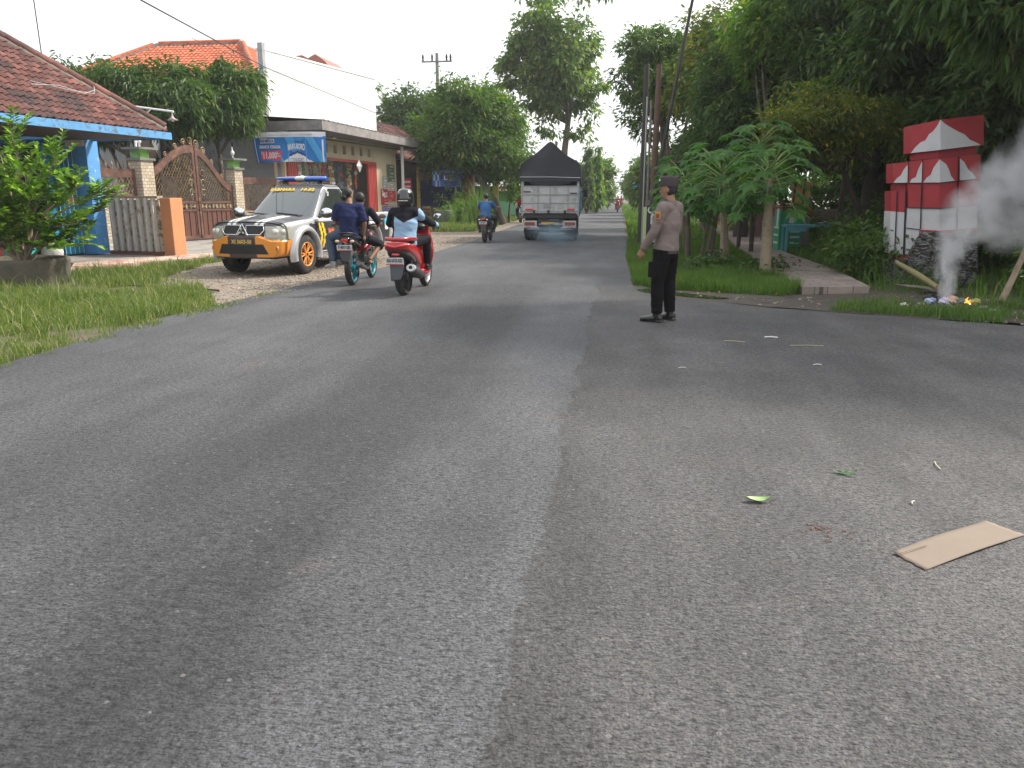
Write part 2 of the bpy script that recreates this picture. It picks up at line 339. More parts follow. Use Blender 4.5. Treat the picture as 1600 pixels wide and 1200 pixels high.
sheet('shop_forecourt', [(-12.5, 31.6), (-11.0, 43.4), (-8.8, 43.0), (-8.6, 30), (-11.3, 31.5)], -0.004, A_CONC, amp=0.05)
sheet('concrete_apron', [(-15.6, 8), (-12.8, 13.6), (-12.0, 16.15), (-10.95, 18.5), (-14.0, 20.1), (-19, 21), (-20, 8)], 0.0, A_CONC)
o_ = sheet('tiled_pavement', [(-0.1, 0), (1.15, 0), (1.15, 14), (-0.1, 14)], 0.055, A_TILE, thick=0.09)
o_.location = (-14.9, 9.2, 0); o_.rotation_euler = (0, 0, -R_(22.5))
# footpath of slabs on the right verge
PATH = [(2.95, 12.75), (4.05, 13.0), (4.30, 16), (4.35, 21), (5.2, 29), (4.95, 37), (5.1, 46), (4.5, 46), (4.15, 37), (3.95, 29), (3.35, 21), (3.05, 16)]
o_ = sheet('footpath', PATH, 0.11, A_SLAB, thick=0.12, amp=0.012)
# dirt strip between verge and asphalt, mud round the puddle
A_MUD = mat('damp_mud', (0.075, 0.062, 0.05), 0.75, var=0.35, vs_=8, stain=(0.04, 0.034, 0.028), sts=4, bump=0.8, bs=30, bd=0.02)
sheet('dirt_edge', [(0.25, 13.6), (0.3, 12.7), (0.8, 12.1), (2.1, 11.2), (3.6, 10.5), (4.8, 10.1), (9, 8.8), (9, 11), (5.6, 13.6), (4.1, 13.2), (3.0, 12.7), (1.6, 12.9), (0.9, 13.1), (0.6, 13.6)], -0.006, A_MUD, amp=0.07)
sheet('scorched_ground', [(3.85, 11.3), (4.1, 11.0), (4.6, 10.85), (5.1, 10.95), (5.4, 11.3), (5.1, 11.75), (4.5, 11.85), (4.0, 11.7)], -0.001, mat('scorched_soil', (0.055, 0.048, 0.042), 0.95, var=0.4, vs_=14, stain=(0.20, 0.19, 0.18), sts=9, stt=(0.58, 0.68), bump=0.8, bs=40, bd=0.02), amp=0.07, step=0.15)
tw = NT('puddle_water'); tw.set(Roughness=0.04); tw.b.inputs['Base Color'].default_value = (0.03, 0.035, 0.02, 1); tw.bump(tw.noise(6, 2), 0.05, 0.01)
sheet('puddle', [(0.36, 13.0), (0.42, 12.72), (0.72, 12.42), (1.1, 12.15), (1.6, 11.9), (1.75, 12.05), (1.3, 12.45), (0.95, 12.7), (0.8, 12.95), (0.55, 13.15)], 0.003, tw.m, amp=0.025, step=0.12, kind='structure')
# ================================================================== GRASS, GRAVEL
def inpoly(P, poly):
    x, y = P[:, 0], P[:, 1]; c = np.zeros(len(P), bool); n = len(poly); j = n-1
    for i in range(n):
        xi, yi = poly[i]; xj, yj = poly[j]
        m = ((yi > y) != (yj > y)) & (x < (xj-xi)*(y-yi)/(yj-yi+1e-12)+xi); c ^= m; j = i
    return c
def vnoise(x, y, s, seed=0):
    g = np.random.default_rng(seed).random((64, 64)); u = x*s+100; v = y*s+100
    iu, iv = np.floor(u).astype(int), np.floor(v).astype(int); fu, fv = u-iu, v-iv; fu = fu*fu*(3-2*fu); fv = fv*fv*(3-2*fv)
    G = lambda a, b: g[a % 64, b % 64]
    return (G(iu, iv)*(1-fu)+G(iu+1, iv)*fu)*(1-fv)+(G(iu, iv+1)*(1-fu)+G(iu+1, iv+1)*fu)*fv
def scatter(poly, n, holes=(), thr=0.0, s=1.2, seed=1):
    P = np.array(poly, float)[:, :2]; lo, hi = P.min(0), P.max(0); q = nr.random((n, 2))*(hi-lo)+lo
    k = inpoly(q, [tuple(p) for p in P])
    for h in holes: k &= ~inpoly(q, h)
    q = q[k]
    if thr: q = q[nr.random(len(q)) < np.clip((vnoise(q[:, 0], q[:, 1], s, seed)*0.6+vnoise(q[:, 0], q[:, 1], s*3.3, seed+1)*0.4-thr)*5, 0, 1)]
    return q
def blades(name, groups, mt, kind='stuff', parent=None, z0=-0.03, label=None, cat=None):
    V = []; 
    for (q, h, wd, lean) in groups:
        n = len(q); hh = h*(0.22+nr.random(n)**1.4*1.15)*(0.35+0.8*vnoise(q[:, 0], q[:, 1], 1.7, 5)+0.6*vnoise(q[:, 0], q[:, 1], 5.0, 6)); a = nr.random(n)*2*np.pi; la = nr.random(n)*2*np.pi; ll = hh*lean*(0.3+nr.random(n))
        w_ = wd*(0.6+nr.random(n)*0.8); dx, dy = np.cos(a)*w_/2, np.sin(a)*w_/2; z = np.full(n, z0) if q.shape[1] == 2 else q[:, 2]
        b0 = np.stack([q[:, 0]-dx, q[:, 1]-dy, z], 1); b1 = np.stack([q[:, 0]+dx, q[:, 1]+dy, z], 1)
        mx_, my = q[:, 0]+np.cos(la)*ll*0.3, q[:, 1]+np.sin(la)*ll*0.3
        m0 = np.stack([mx_-dx*0.7, my-dy*0.7, z+hh*0.6], 1); m1 = np.stack([mx_+dx*0.7, my+dy*0.7, z+hh*0.6], 1)
        tp = np.stack([q[:, 0]+np.cos(la)*ll, q[:, 1]+np.sin(la)*ll, z+hh], 1)
        V.append(np.stack([b0, b1, m1, m0, tp], 1).reshape(-1, 3))
    V = np.concatenate(V); n = len(V)//5; k = np.arange(n)[:, None]*5
    F = np.concatenate([k+0, k+1, k+2, k+0, k+2, k+3, k+3, k+2, k+4], 1).ravel()
    o = np_mesh(name, V, F, 3, mt, parent); return tag(o, label, cat, kind=kind)
G_DRY = leafmat('sunny_grass', (0.058, 0.104, 0.022), (0.160, 0.220, 0.054), (0.34, 0.30, 0.16), 0.15, 0.40, 0.5)
G_FRESH = leafmat('fresh_grass', (0.045, 0.105, 0.020), (0.125, 0.215, 0.048), (0.26, 0.26, 0.11), 0.06, 0.45, 0.5)
LG = [(-5.62, -2), (-5.62, 6.2), (-5.78, 9.0), (-5.6, 10.2), (-6.2, 11.2), (-7.2, 12.6), (-8.6, 13.8), (-9.2, 16.2), (-9.6, 18.6), (-9.55, 19.0), (-10.95, 15.3), (-13.6, 8.6), (-14, -2)]
q1 = scatter(LG, 300000, thr=0.27, s=1.0); q2 = scatter(LG, 50000, thr=0.45, s=2.2, seed=9)
q3 = scatter([(-5.62, 6), (-5.78, 9), (-5.6, 11.8), (-5.2, 12), (-5.45, 9), (-5.45, 6)], 9000, thr=0.42, s=2.0)
far_l = scatter([(-5.9, 62), (-5.9, 160), (-9, 160), (-8.6, 62)], 26000); wv_ = scatter([(-8.9, 33.8), (-6.4, 34.5), (-6.2, 41), (-8.0, 42), (-9.3, 40)], 15000)
wv3 = scatter([(-8.8, 44), (-6.7, 44), (-6.5, 58), (-9.5, 60)], 16000, thr=0.25)
blades('grass_left_verge', [(q1, 0.115, 0.010, 0.6), (q2, 0.21, 0.012, 0.8), (q3, 0.07, 0.009, 0.9), (far_l, 0.35, 0.07, 0.5), (wv_, 0.24, 0.03, 0.6), (wv3, 0.20, 0.04, 0.6)], G_DRY).name = 'grass'
RG = [(0.42, 14.0), (0.75, 13.2), (1.6, 12.8), (2.6, 12.45), (3.0, 12.9), (3.1, 16), (3.35, 21), (4.1, 30), (5.1, 46), (8, 80), (8, 160), (0.6, 160), (0.55, 60), (0.40, 28), (0.36, 20)]
RG2 = [(4.2, 13.4), (4.45, 16), (4.45, 21), (5.35, 29), (5.1, 38), (5.3, 46), (12, 46), (12, 10.5), (9, 10.2), (6.4, 11.6)]
near = [p if p[1] < 33 else (p[0], 33) for p in RG]
q4 = scatter([(0.32, 14.0), (0.6, 13.25), (1.6, 12.8), (2.6, 12.45), (3.0, 12.9), (3.1, 16), (3.35, 21), (3.85, 29), (0.42, 29), (0.25, 20)], 210000)
q5 = scatter([(0.42, 29), (3.85, 29), (4.3, 46), (8, 80), (8, 160), (0.6, 160), (0.55, 60)], 60000)
q6 = scatter(RG2, 70000, thr=0.3); q7 = scatter([(2.9, 10.9), (4.8, 10.05), (7, 9.3), (9, 8.7), (9, 10.4), (6.4, 11.6), (5.2, 11.9), (3.2, 11.7)], 40000, thr=0.30, s=1.8)
q7 = q7[((q7[:, 0]-4.58)/0.75)**2+((q7[:, 1]-11.35)/0.42)**2 > 0.6+0.8*nr.random(len(q7))]
blades('grass', [(q4[q4[:, 1] < 16.5], 0.19, 0.011, 0.5), (q4[q4[:, 1] >= 16.5], 0.11, 0.012, 0.5), (q5, 0.30, 0.045, 0.5), (q6, 0.25, 0.016, 0.6), (q7, 0.15, 0.010, 0.7)], G_FRESH)
def pebbles(name, q, smin, smax, mt, z=-0.01):
    n = len(q); base = np.array([(1, 0, 0), (0, 1, 0), (-1, 0, 0), (0, -1, 0), (0, 0, 1), (0, 0, -1)], float); a = nr.random(n)*6.28
    s = smin+(smax-smin)*nr.random(n)**3; sc = s[:, None]*np.stack([0.8+nr.random(n)*0.7, 0.6+nr.random(n)*0.5, 0.35+nr.random(n)*0.35], 1)
    B = base[None]*(sc[:, None, :])*(0.8+0.4*nr.random((n, 6, 1))); c, s_ = np.cos(a)[:, None], np.sin(a)[:, None]
    x = B[:, :, 0]*c-B[:, :, 1]*s_+q[:, 0:1]; y = B[:, :, 0]*s_+B[:, :, 1]*c+q[:, 1:2]; zz = B[:, :, 2]+z
    V = np.stack([x, y, zz], 2).reshape(-1, 3); f = np.array([(0, 1, 4), (1, 2, 4), (2, 3, 4), (3, 0, 4), (1, 0, 5), (2, 1, 5), (3, 2, 5), (0, 3, 5)])
    F = (f[None]+np.arange(n)[:, None, None]*6).ravel(); return tag(np_mesh(name, V, F, 3, mt), kind='stuff')
A_STONE = mat('loose_stones', (0.27, 0.235, 0.195), 0.9, var=0.2, island=0.45)
pebbles('gravel', np.concatenate([scatter([(-5.4, 12), (-7.4, 12.6), (-9.4, 16), (-9.4, 24), (-8, 30), (-5.1, 30), (-5.1, 16)], 15000), scatter([(-5.3, 9.5), (-5.0, 14), (-6.6, 13.5), (-5.8, 9.5)], 1500),
    scatter([(-5.2, 30), (-8, 30), (-8.3, 40), (-6.5, 55), (-5.6, 55), (-5.5, 42)], 5000), scatter([(0.4, 12.5), (3, 10.8), (5, 10), (9, 8.6), (9, 9.6), (5, 11.5), (3, 12.3), (1, 13)], 2600)]), 0.005, 0.036, A_STONE)
# ================================================================== LEFT SIDE BUILDINGS
M_ROOFOLD = mat('old_clay_tile', (0.165, 0.066, 0.052), 0.85, var=0.3, vs_=2.5, island=0.5, stain=(0.05, 0.034, 0.034), sts=1.1, stt=(0.42, 0.66))
M_ROOFORG = mat('orange_clay_tile', (0.50, 0.135, 0.065), 0.8, var=0.2, vs_=2.0, island=0.2, stain=(0.30, 0.10, 0.06), sts=0.9, stt=(0.5, 0.8))
M_MORTAR = mat('ridge_mortar', (0.25, 0.20, 0.17), 0.95, var=0.3, bump=0.6, bs=30, stain=(0.1, 0.085, 0.075), sts=3)
M_BLUEP = mat('peeling_light_blue_paint', (0.10, 0.33, 0.68), 0.6, var=0.12, stain=(0.50, 0.53, 0.55), sts=7, stt=(0.60, 0.66), bump=0.2, bs=30)
M_BLUEF = mat('weathered_blue_board', (0.10, 0.30, 0.55), 0.65, var=0.25, stain=(0.09, 0.09, 0.10), sts=5, stt=(0.54, 0.66))
M_BLUED = mat('blue_wall', (0.05, 0.16, 0.42), 0.7, var=0.15)
M_SHUT = mat('teal_blue_steel', (0.03, 0.27, 0.44), 0.4, var=0.15, spec=0.5)
M_DARKIN = mat('shaded_interior', (0.085, 0.08, 0.08), 0.9, var=0.2)
M_WOODDK = mat('dark_wood', (0.06, 0.045, 0.035), 0.75, var=0.3, vs_=12)
M_WHITE = mat('white_paint', (0.78, 0.78, 0.76), 0.6, var=0.06, vs_=2, stain=(0.62, 0.61, 0.58), sts=1.2, stt=(0.55, 0.8))
M_PICK = mat('peeling_white_pickets', (0.66, 0.64, 0.60), 0.85, var=0.15, stain=(0.27, 0.20, 0.13), sts=5, stt=(0.56, 0.70), bump=0.5, bs=30)
M_ORANGE = mat('orange_plaster', (0.56, 0.25, 0.115), 0.85, var=0.12, vs_=4, stain=(0.36, 0.20, 0.12), sts=2.5, stt=(0.55, 0.75), bump=0.2, bs=40)
M_GATE = mat('rusty_brown_gate', (0.105, 0.050, 0.036), 0.5, var=0.35, vs_=7, stain=(0.26, 0.12, 0.075), sts=3, stt=(0.50, 0.72))
M_GOLD = mat('gilded_iron', (0.46, 0.33, 0.17), 0.45, 0.3, var=0.3, stain=(0.12, 0.07, 0.045), sts=6, stt=(0.45, 0.6))
M_GREENC = mat('lime_green_paint', (0.23, 0.50, 0.11), 0.7, var=0.15, stain=(0.16, 0.2, 0.1), sts=5)
M_GREYST = mat('grey_ledge', (0.17, 0.18, 0.16), 0.9, var=0.3)
M_CREAM = mat('cream_plaster', (0.52, 0.45, 0.30), 0.8, var=0.08, stain=(0.38, 0.31, 0.2), sts=1.5, stt=(0.5, 0.8))
M_REDP = mat('red_painted_steel', (0.36, 0.055, 0.045), 0.45, var=0.15)
M_GREYW = mat('grey_plaster', (0.30, 0.31, 0.32), 0.85, var=0.12, stain=(0.2, 0.2, 0.2), sts=1.5)
M_BLK = mat('black_metal', (0.02, 0.02, 0.022), 0.5, var=0.2)
M_TIN = mat('corrugated_tin', (0.55, 0.55, 0.54), 0.45, 0.6, var=0.15, stain=(0.28, 0.24, 0.2), sts=1.2)
M_FASC = mat('grey_weathered_fascia', (0.185, 0.175, 0.17), 0.85, var=0.3, vs_=4, stain=(0.33, 0.29, 0.27), sts=1.8, stt=(0.45, 0.75))
def stonecl():
    t = NT('split_stone_cladding'); q = t.n('TexBrick'); q.inputs['Scale'].default_value = 1; q.inputs['Brick Width'].default_value = 0.17; q.inputs['Row Height'].default_value = 0.1; q.inputs['Mortar Size'].default_value = 0.008
    q.inputs['Color1'].default_value = (0.58, 0.50, 0.38, 1); q.inputs['Color2'].default_value = (0.42, 0.35, 0.25, 1); q.inputs['Mortar'].default_value = (0.17, 0.13, 0.09, 1)
    X, Y, Z = t.xyz(); c = t.n('CombineXYZ'); t.l(t.math('ADD', X, Y), c.inputs[0]); t.l(Z, c.inputs[1]); t.l(c.outputs[0], q.inputs['Vector'])
    t.l(t.mix(t.ramp(t.noise(5, 5), [(0.45, 0), (0.7, 0.6)]), q.outputs['Color'], (0.32, 0.26, 0.19)), t.b.inputs['Base Color']); t.set(Roughness=0.9); t.bump(q.outputs['Fac'], -1.0, 0.015); return t.m
M_STONE = stonecl()
def tile_field(o, u, v, w, ln, clip=None, tw=0.21, tl=0.27, name='tiles'):
    """real overlapping s-shaped tiles on a roof plane: o origin, u along eave, v up slope (unit vectors)"""
    b = M(); o, u, v = Vector(o), Vector(u).normalized(), Vector(v).normalized(); nz = u.cross(v); nz = nz if nz.z > 0 else -nz
    for j in range(int(ln/tl)):
        for i in range(int(w/tw)):
            a = (i+0.5*(j % 2)*0.0)*tw; c = j*tl
            if clip and not clip(a+tw/2, c+tl/2): continue
            jt = rnd.uniform(-0.008, 0.008); ja = rnd.uniform(-0.01, 0.01); P = []
            for (cc, lift) in ((c-0.04+ja, 0.042+jt), (c+tl+0.02, 0.008)):
                for k in range(5):
                    x = k/4; hgt = (0.035*math.sin(math.pi*min(1, x/0.6)) if x < 0.6 else -0.012*math.sin(math.pi*(x-0.6)/0.4))
                    P.append(o+u*(a+x*tw*1.02)+v*cc+nz*(lift+hgt))
            lo = [P[k]-nz*0.02 for k in range(5)]
            b.add(P+lo, [(k, k+1, k+6, k+5) for k in range(4)]+[(k+10, k+11, k+1, k) for k in range(4)], 0)
    return b
def ridge_caps(b, a, c, r=0.1, step=0.33, m=0, mm=1):
    a, c = Vector(a), Vector(c); L = (c-a).length; d = (c-a)/L; n = int(L/step)
    for i in range(n):
        p = a+d*(i*step); q = a+d*((i+1.12)*step); b.tube([p+Vector((0, 0, 0.02)), q+Vector((0, 0, 0.05))], [r*1.12, r*0.92], 9, m)
    b.tube([a-Vector((0, 0, 0.08)), c-Vector((0, 0, 0.08))], [r*1.25]*2, 8, mm)
# ---------------- blue tiled house
H = thing('tiled_house', 'blue shop house with old dark clay tile roof and peeling light blue fascia', 'house', (-11.4, 19.0, 0), -R_(7))
s_ = 0.8; th = math.atan(s_); vup = (-math.cos(th), 0, math.sin(th)); ln = 5.6/math.cos(th)
b = tile_field((0.05, 0, 3.10), (0, -1, 0), vup, 12.5, ln, clip=lambda a, c: a > c*math.cos(th)-0.1, tw=0.175, tl=0.22)
b.add([(0.04, 0, 3.07), (0.04, -12.5, 3.07), (-5.6, -12.5, 3.07+5.6*s_), (-5.6, -5.6, 3.07+5.6*s_)], [(0, 1, 2, 3)], 1)
b.add([(0.04, 0, 3.07), (-5.6, -5.6, 3.07+5.6*s_), (-11.2, 0, 3.07)], [(0, 1, 2)], 0)
b.add([(-11.2, 0, 3.07), (-11.2, -12.5, 3.07), (-5.6, -12.5, 3.07+5.6*s_), (-5.6, -5.6, 3.07+5.6*s_)], [(0, 1, 2, 3)], 1)
ridge_caps(b, (0.0, 0, 3.2), (-5.6, -5.6, 3.2+5.6*s_), m=0, mm=1)
roof = b.build('roof', [M_ROOFOLD, M_MORTAR], H)
M().box((0.10, -6.2, 3.00), (0.035, 12.6, 0.17)).box((-5.5, 0.08, 3.00), (11.2, 0.035, 0.17)).build('fascia', M_BLUEF, H)
M().box((-1.4, -6.2, 2.96), (2.8, 12.2, 0.03)).build('ceiling', M_WOODDK, H)
b = M(); b.tube([(-1.1, -1.0, 4.12), (-0.75, -1.35, 3.96), (-0.55, -1.9, 3.80), (-0.75, -2.4, 3.92), (-0.8, -3.1, 3.86)], 0.008, 6); b.tube([(-1.05, -1.0, 4.1), (-0.65, -1.5, 3.85), (-0.6, -2.2, 3.83), (-0.95, -3.0, 3.95)], 0.007, 6)
b.build('roof_cable', mat('pale_grey_cable', (0.4, 0.4, 0.42)), H)
M().box((-2.55, 0.02, 1.5), (0.52, 0.42, 2.96)).build('pillar', M_BLUEP, H, bevel=0.01)
b = M().box((-7.0, 0.1, 1.5), (8.3, 0.2, 2.98)).box((-7.0, -3.2, 1.5), (0.2, 9.5, 2.98)).box((-5, -8.1, 1.5), (5, 0.2, 2.98)); b.build('wall', M_BLUED, H)
M().box((-6.82, -3.2, 1.4), (0.04, 9.0, 2.7)).box((-4.85, -0.04, 1.45), (3.9, 0.04, 2.8)).build('shade_lining', M_DARKIN, H)  # dark panels that put the shade of the opening into their colour
b = M(); n = 9
for i in range(n):
    x0 = -2.72+(0.07 if i % 2 else -0.07); x1 = -2.72+(-0.07 if i % 2 else 0.07); y0 = -0.22-i*0.075; y1 = y0-0.075
    for (z0, z1, m_) in ((0.05, 1.35, 0), (1.35, 1.5, 1), (1.5, 2.78, 2)): b.add([(x0, y0, z0), (x1, y1, z0), (x1, y1, z1), (x0, y0, z1)], [(0, 1, 2, 3)], m_)
    b.tube([(x1, y1, 0.05), (x1, y1, 2.78)], 0.012, 5, 3)
b.build('folding_shutter', [M_SHUT, mat('orange_stripe', (0.55, 0.25, 0.04)), mat('blue_shutter_top', (0.025, 0.20, 0.38), 0.45), mat('pale_shutter_edge', (0.25, 0.5, 0.6), 0.5)], H)
M().box((-2.75, -1.02, 1.4), (0.05, 0.28, 2.7)).build('door_panel', M_SHUT, H)
b = M(); b.box((-1.2, -1.7, 2.74), (0.5, 0.06, 0.14), m=0); b.build('name_board', mat('faded_board', (0.45, 0.44, 0.40)), H)
# contents of the veranda
R1 = thing('cooler_box', 'red drinks cabinet standing in the dark opening of the blue house', 'cabinet', (-14.7, 16.6, 0), -R_(7))
M().box((0, 0, 0.75), (0.6, 0.75, 1.5)).build('cabinet', M_REDP, R1, bevel=0.03); M().box((0.31, 0, 0.95), (0.02, 0.6, 0.9)).build('door', mat('dark_glass', (0.03, 0.03, 0.035), 0.1), R1)
R2 = thing('plastic_crate', 'teal plastic crate on the concrete floor behind the potted shrub', 'crate', (-13.5, 16.1, 0), R_(12))
b = M()
for z in (0.05, 0.16, 0.27, 0.38): b.box((0, 0.2, z), (0.5, 0.02, 0.07)); b.box((0, -0.2, z), (0.5, 0.02, 0.07)); b.box((0.25, 0, z), (0.02, 0.4, 0.07)); b.box((-0.25, 0, z), (0.02, 0.4, 0.07))
for x in (-0.24, 0.24):
    for y in (-0.19, 0.19): b.box((x, y, 0.21), (0.04, 0.04, 0.42))
b.box((0, 0, 0.02), (0.48, 0.38, 0.02)); b.build('crate', mat('teal_plastic', (0.02, 0.32, 0.28), 0.4), R2)
R3 = thing('white_sack', 'crumpled whitish sack leaning by the teal crate', 'sack', (-13.4, 17.0, 0)); 
b = M(); b.ell((0, 0, 0.22), (0.26, 0.2, 0.24), 14, 10); b.ell((0.03, 0.02, 0.46), (0.08, 0.07, 0.08)); b.build('sack', mat('white_sackcloth', (0.55, 0.55, 0.53), 0.8, bump=0.6, bs=14, bd=0.03), R3)
R4 = thing('black_bowl', 'black plastic bowl lying on the concrete apron', 'bowl', (-11.55, 14.9, 0)); M().lathe([(0.02, 0.005), (0.12, 0.01), (0.2, 0.13), (0.215, 0.14), (0.19, 0.13), (0.11, 0.03), (0.01, 0.03)]).build('bowl', M_BLK, R4)
R5 = thing('folded_tarp', 'blue grey folded tarpaulin heaped in the house opening', 'tarpaulin', (-15.2, 14.8, 0))
b = M(); b.ell((0, 0, 0.35), (0.45, 0.6, 0.38), 16, 10); b.ell((0.1, 0.5, 0.2), (0.3, 0.35, 0.22)); b.build('tarp', mat('bluegrey_tarp', (0.16, 0.24, 0.30), 0.6, bump=0.8, bs=8, bd=0.05), R5)
# ---------------- picket wall + orange post
W1 = thing('picket_wall', 'low divider of weathered white ribbed slats between blue pillar and orange post', 'fence', (-12.72, 19.42, 0), -R_(12))
b = M()
for i in range(7): b.box((-0.74+i*0.235, -0.06, 0.78), (0.07, 0.10, 1.40))
b.build('slats', M_PICK, W1); M().box((-0.05, 0.03, 0.76), (1.72, 0.06, 1.34)).build('panel', mat('mottled_stone_panel', (0.50, 0.46, 0.38), 0.9, var=0.3, vs_=9, stain=(0.16, 0.12, 0.08), sts=7, stt=(0.48, 0.60), bump=0.6, bs=20, bd=0.02), W1)
M().box((-0.03, 0.0, 0.045), (1.78, 0.24, 0.10)).build('base_kerb', mat('red_brown_kerb', (0.22, 0.09, 0.07)), W1)
M().box((-0.03, 0.03, 1.495), (1.74, 0.2, 0.07)).build('coping', M_STONE, W1)
P1 = thing('gate_post', 'square orange plastered post at the end of the white slatted divider', 'post', (-11.55, 19.2, 0), -R_(14))
M().box((0, 0, 0.73), (0.36, 0.42, 1.5)).build('post', M_ORANGE, P1, bevel=0.015)
# ---------------- fence, pillars, ornate gate (frame: +Y along the fence, +X to the road)
FA = R_(15); FO = Vector((-15.16, 25.08, 0)); 
def fpos(s, dx=0.0): return (FO.x+math.sin(FA)*s+math.cos(FA)*dx, FO.y+math.cos(FA)*s-math.sin(FA)*dx, 0)
def lattice(b, y0, y1, z0, z1, ztop=None, step=0.13, r=0.011, m=0):
    """diagonal lattice in the YZ plane, clipped under ztop(y)"""
    zt = ztop or (lambda y: z1); H_ = z1-z0; n = int((y1-y0+H_*1.3)/step)+1
    for sg in (1, -1):
        for i in range(-int(H_/step)-1, n):
            pts = []
            for k in range(25):
                z = z0+H_*k/24; y = (y0+i*step+(z-z0)*0.62) if sg > 0 else (y0+i*step+H_*0.62*0-(z-z0)*0.62+H_*0.62)
                if y0 <= y <= y1 and z <= zt(y): pts.append((0.0 if sg > 0 else 0.012, y, z))
            if len(pts) > 1: b.tube([pts[0], pts[-1]], r, 4, m, False)
def fence_panel(s0, s1, z0, z1, label, spikes=True):
    F = thing('lattice_fence', label, 'fence', fpos((s0+s1)/2), -FA); h = (s1-s0)/2
    M().box((0, 0, z0/2), (0.22, 2*h, z0)).build('stone_base', M_STONE, F)
    b = M(); b.box((0, 0, z0+0.05), (0.07, 2*h, 0.09)).box((0, 0, z1-0.14), (0.07, 2*h, 0.26)).box((0, -h+0.05, (z0+z1)/2), (0.075, 0.10, z1-z0-0.01)).box((0, h-0.05, (z0+z1)/2), (0.075, 0.10, z1-z0-0.01)); b.build('frame', M_GATE, F)
    b = M(); lattice(b, -h+0.1, h-0.1, z0+0.09, z1-0.27); b.build('lattice', M_GOLD, F)
    if spikes:
        for i in range(int(2*h/0.22)): M().lathe([(0.0, 0.26), (0.012, 0.2), (0.035, 0.12), (0.012, 0.06), (0.02, 0.0)], (0, -h+0.12+i*0.22, z1), 8).build('spike', M_GOLD, F)
    return F
fence_panel(-2.9, -1.30, 1.50, 2.38, 'brown lattice fence panel with gilded spikes above the white slatted divider')
fence_panel(3.62, 5.6, 1.0, 2.25, 'brown lattice fence panel between the second stone pillar and the shop', False)
def fpillar(s, zt, wd, label):
    P = thing('gate_pillar', label, 'pillar', fpos(s), -FA)
    M().box((0, 0, zt/2), (wd, wd, zt)).build('shaft', M_STONE, P)
    b = M(); b.box((0, 0, zt+0.03), (wd+0.12, wd+0.12, 0.07), m=1); b.box((0, 0, zt+0.16), (wd*0.72, wd*0.72, 0.2), m=0); b.box((0, 0, zt+0.29), (wd*0.72, wd*0.72, 0.07), m=0, taper=1.35); b.box((0, 0, zt+0.365), (wd+0.28, wd+0.28, 0.07), m=1)
    b.build('cap', [M_GREENC, M_GREYST], P)
    b = M(); b.lathe([(0.03, 0), (0.03, 0.12), (0.07, 0.16), (0.07, 0.24), (0.02, 0.3), (0.01, 0.42), (0, 0.42)], (0, 0, zt+0.4), 10); b.build('lamp', M_WHITE, P)
fpillar(-0.98, 2.66, 0.5, 'stone clad gate pillar with lime green cap left of the brown gate')
fpillar(3.25, 2.5, 0.42, 'stone clad gate pillar with lime green cap right of the brown gate')
def gate_leaf(s0, s1, ztop, label, hinge):
    G = thing('ornate_gate', label, 'gate', fpos((s0+s1)/2, 0.05), -FA); h = (s1-s0)/2
    Y = [-h+2*h*i/24 for i in range(25)]
    b = M(); b.box((0, -h+0.05, 0.05+ztop(-h)/2), (0.08, 0.10, ztop(-h)-0.1)).box((0, h-0.05, 0.05+ztop(h)/2), (0.08, 0.10, ztop(h)-0.1)).box((0, 0, 0.11), (0.08, 2*h, 0.12)).box((0, 0, 1.05), (0.08, 2*h, 0.07)).box((0, 0, 1.32), (0.08, 2*h, 0.08))
    for i in range(24): # arched head rail
        y0, y1 = Y[i], Y[i+1]; b.add([(x, y, z) for (y, zz) in ((y0, ztop(y0)), (y1, ztop(y1))) for (x, z) in ((-0.045, zz-0.26), (0.045, zz-0.26), (0.045, zz), (-0.045, zz))], [(0, 4, 5, 1), (1, 5, 6, 2), (2, 6, 7, 3), (3, 7, 4, 0)])
    b.build('frame', M_GATE, G)
    b = M(); b.box((-0.01, 0, 0.59), (0.03, 2*h-0.18, 0.85))
    for i in range(7): b.box((0.02, -h+0.15+i*(2*h-0.3)/6, 0.59), (0.02, 0.03, 0.84))
    b.build('lower_panel', mat('brown_panel', (0.12, 0.05, 0.035), 0.5, var=0.25), G)
    b = M(); zm = max(ztop(-h), ztop(h)); lattice(b, -h+0.1, h-0.1, 1.36, zm-0.2, lambda y: ztop(y)-0.24, 0.12, 0.009); b.build('lattice', M_GOLD, G)
    b = M()
    for i in range(9): # meander band
        y = -h+0.16+i*(2*h-0.32)/8; b.box((0.03, y, 1.18), (0.015, 0.07, 0.14)); b.box((0.035, y+0.04, 1.12+0.12*(i % 2)), (0.012, 0.1, 0.02))
    b.box((0.03, 0, 1.18), (0.01, 2*h-0.3, 0.02)); _mb = b.build('meander_band', M_GOLD, G)
    for k in range(3): # scrolls near the meeting stile
        cy = (h-0.26 if hinge < 0 else -h+0.26); cz = 1.65+k*0.33
        b = M(); b.tube([(0.04, cy+0.13*math.cos(t*0.5)*(1-t*0.05), cz+0.15*math.sin(t*0.5)*(1-t*0.05)) for t in range(16)], 0.014, 5); b.build('scroll', M_GOLD, G)
    sc = 1 if hinge < 0 else -1
    for (c0, rr) in ((0.12, 0.13), (0.42, 0.11), (0.8, 0.09), (1.25, 0.08)):
        y = (h-c0)*sc
        if abs(y) > h: continue
        z = ztop(y)+rr; b = M(); b.tube([(0, y+rr*math.cos(t*0.45-1.5)*(1-t*0.035), z+rr*1.25*math.sin(t*0.45-1.5)*(1-t*0.035)) for t in range(20)], 0.014, 5)
        b.ell((0.01, y, z), (0.02, 0.03, 0.035), 8, 6); b.build('top_scroll', M_GOLD, G)
ease = lambda t: t*t*(3-2*t)
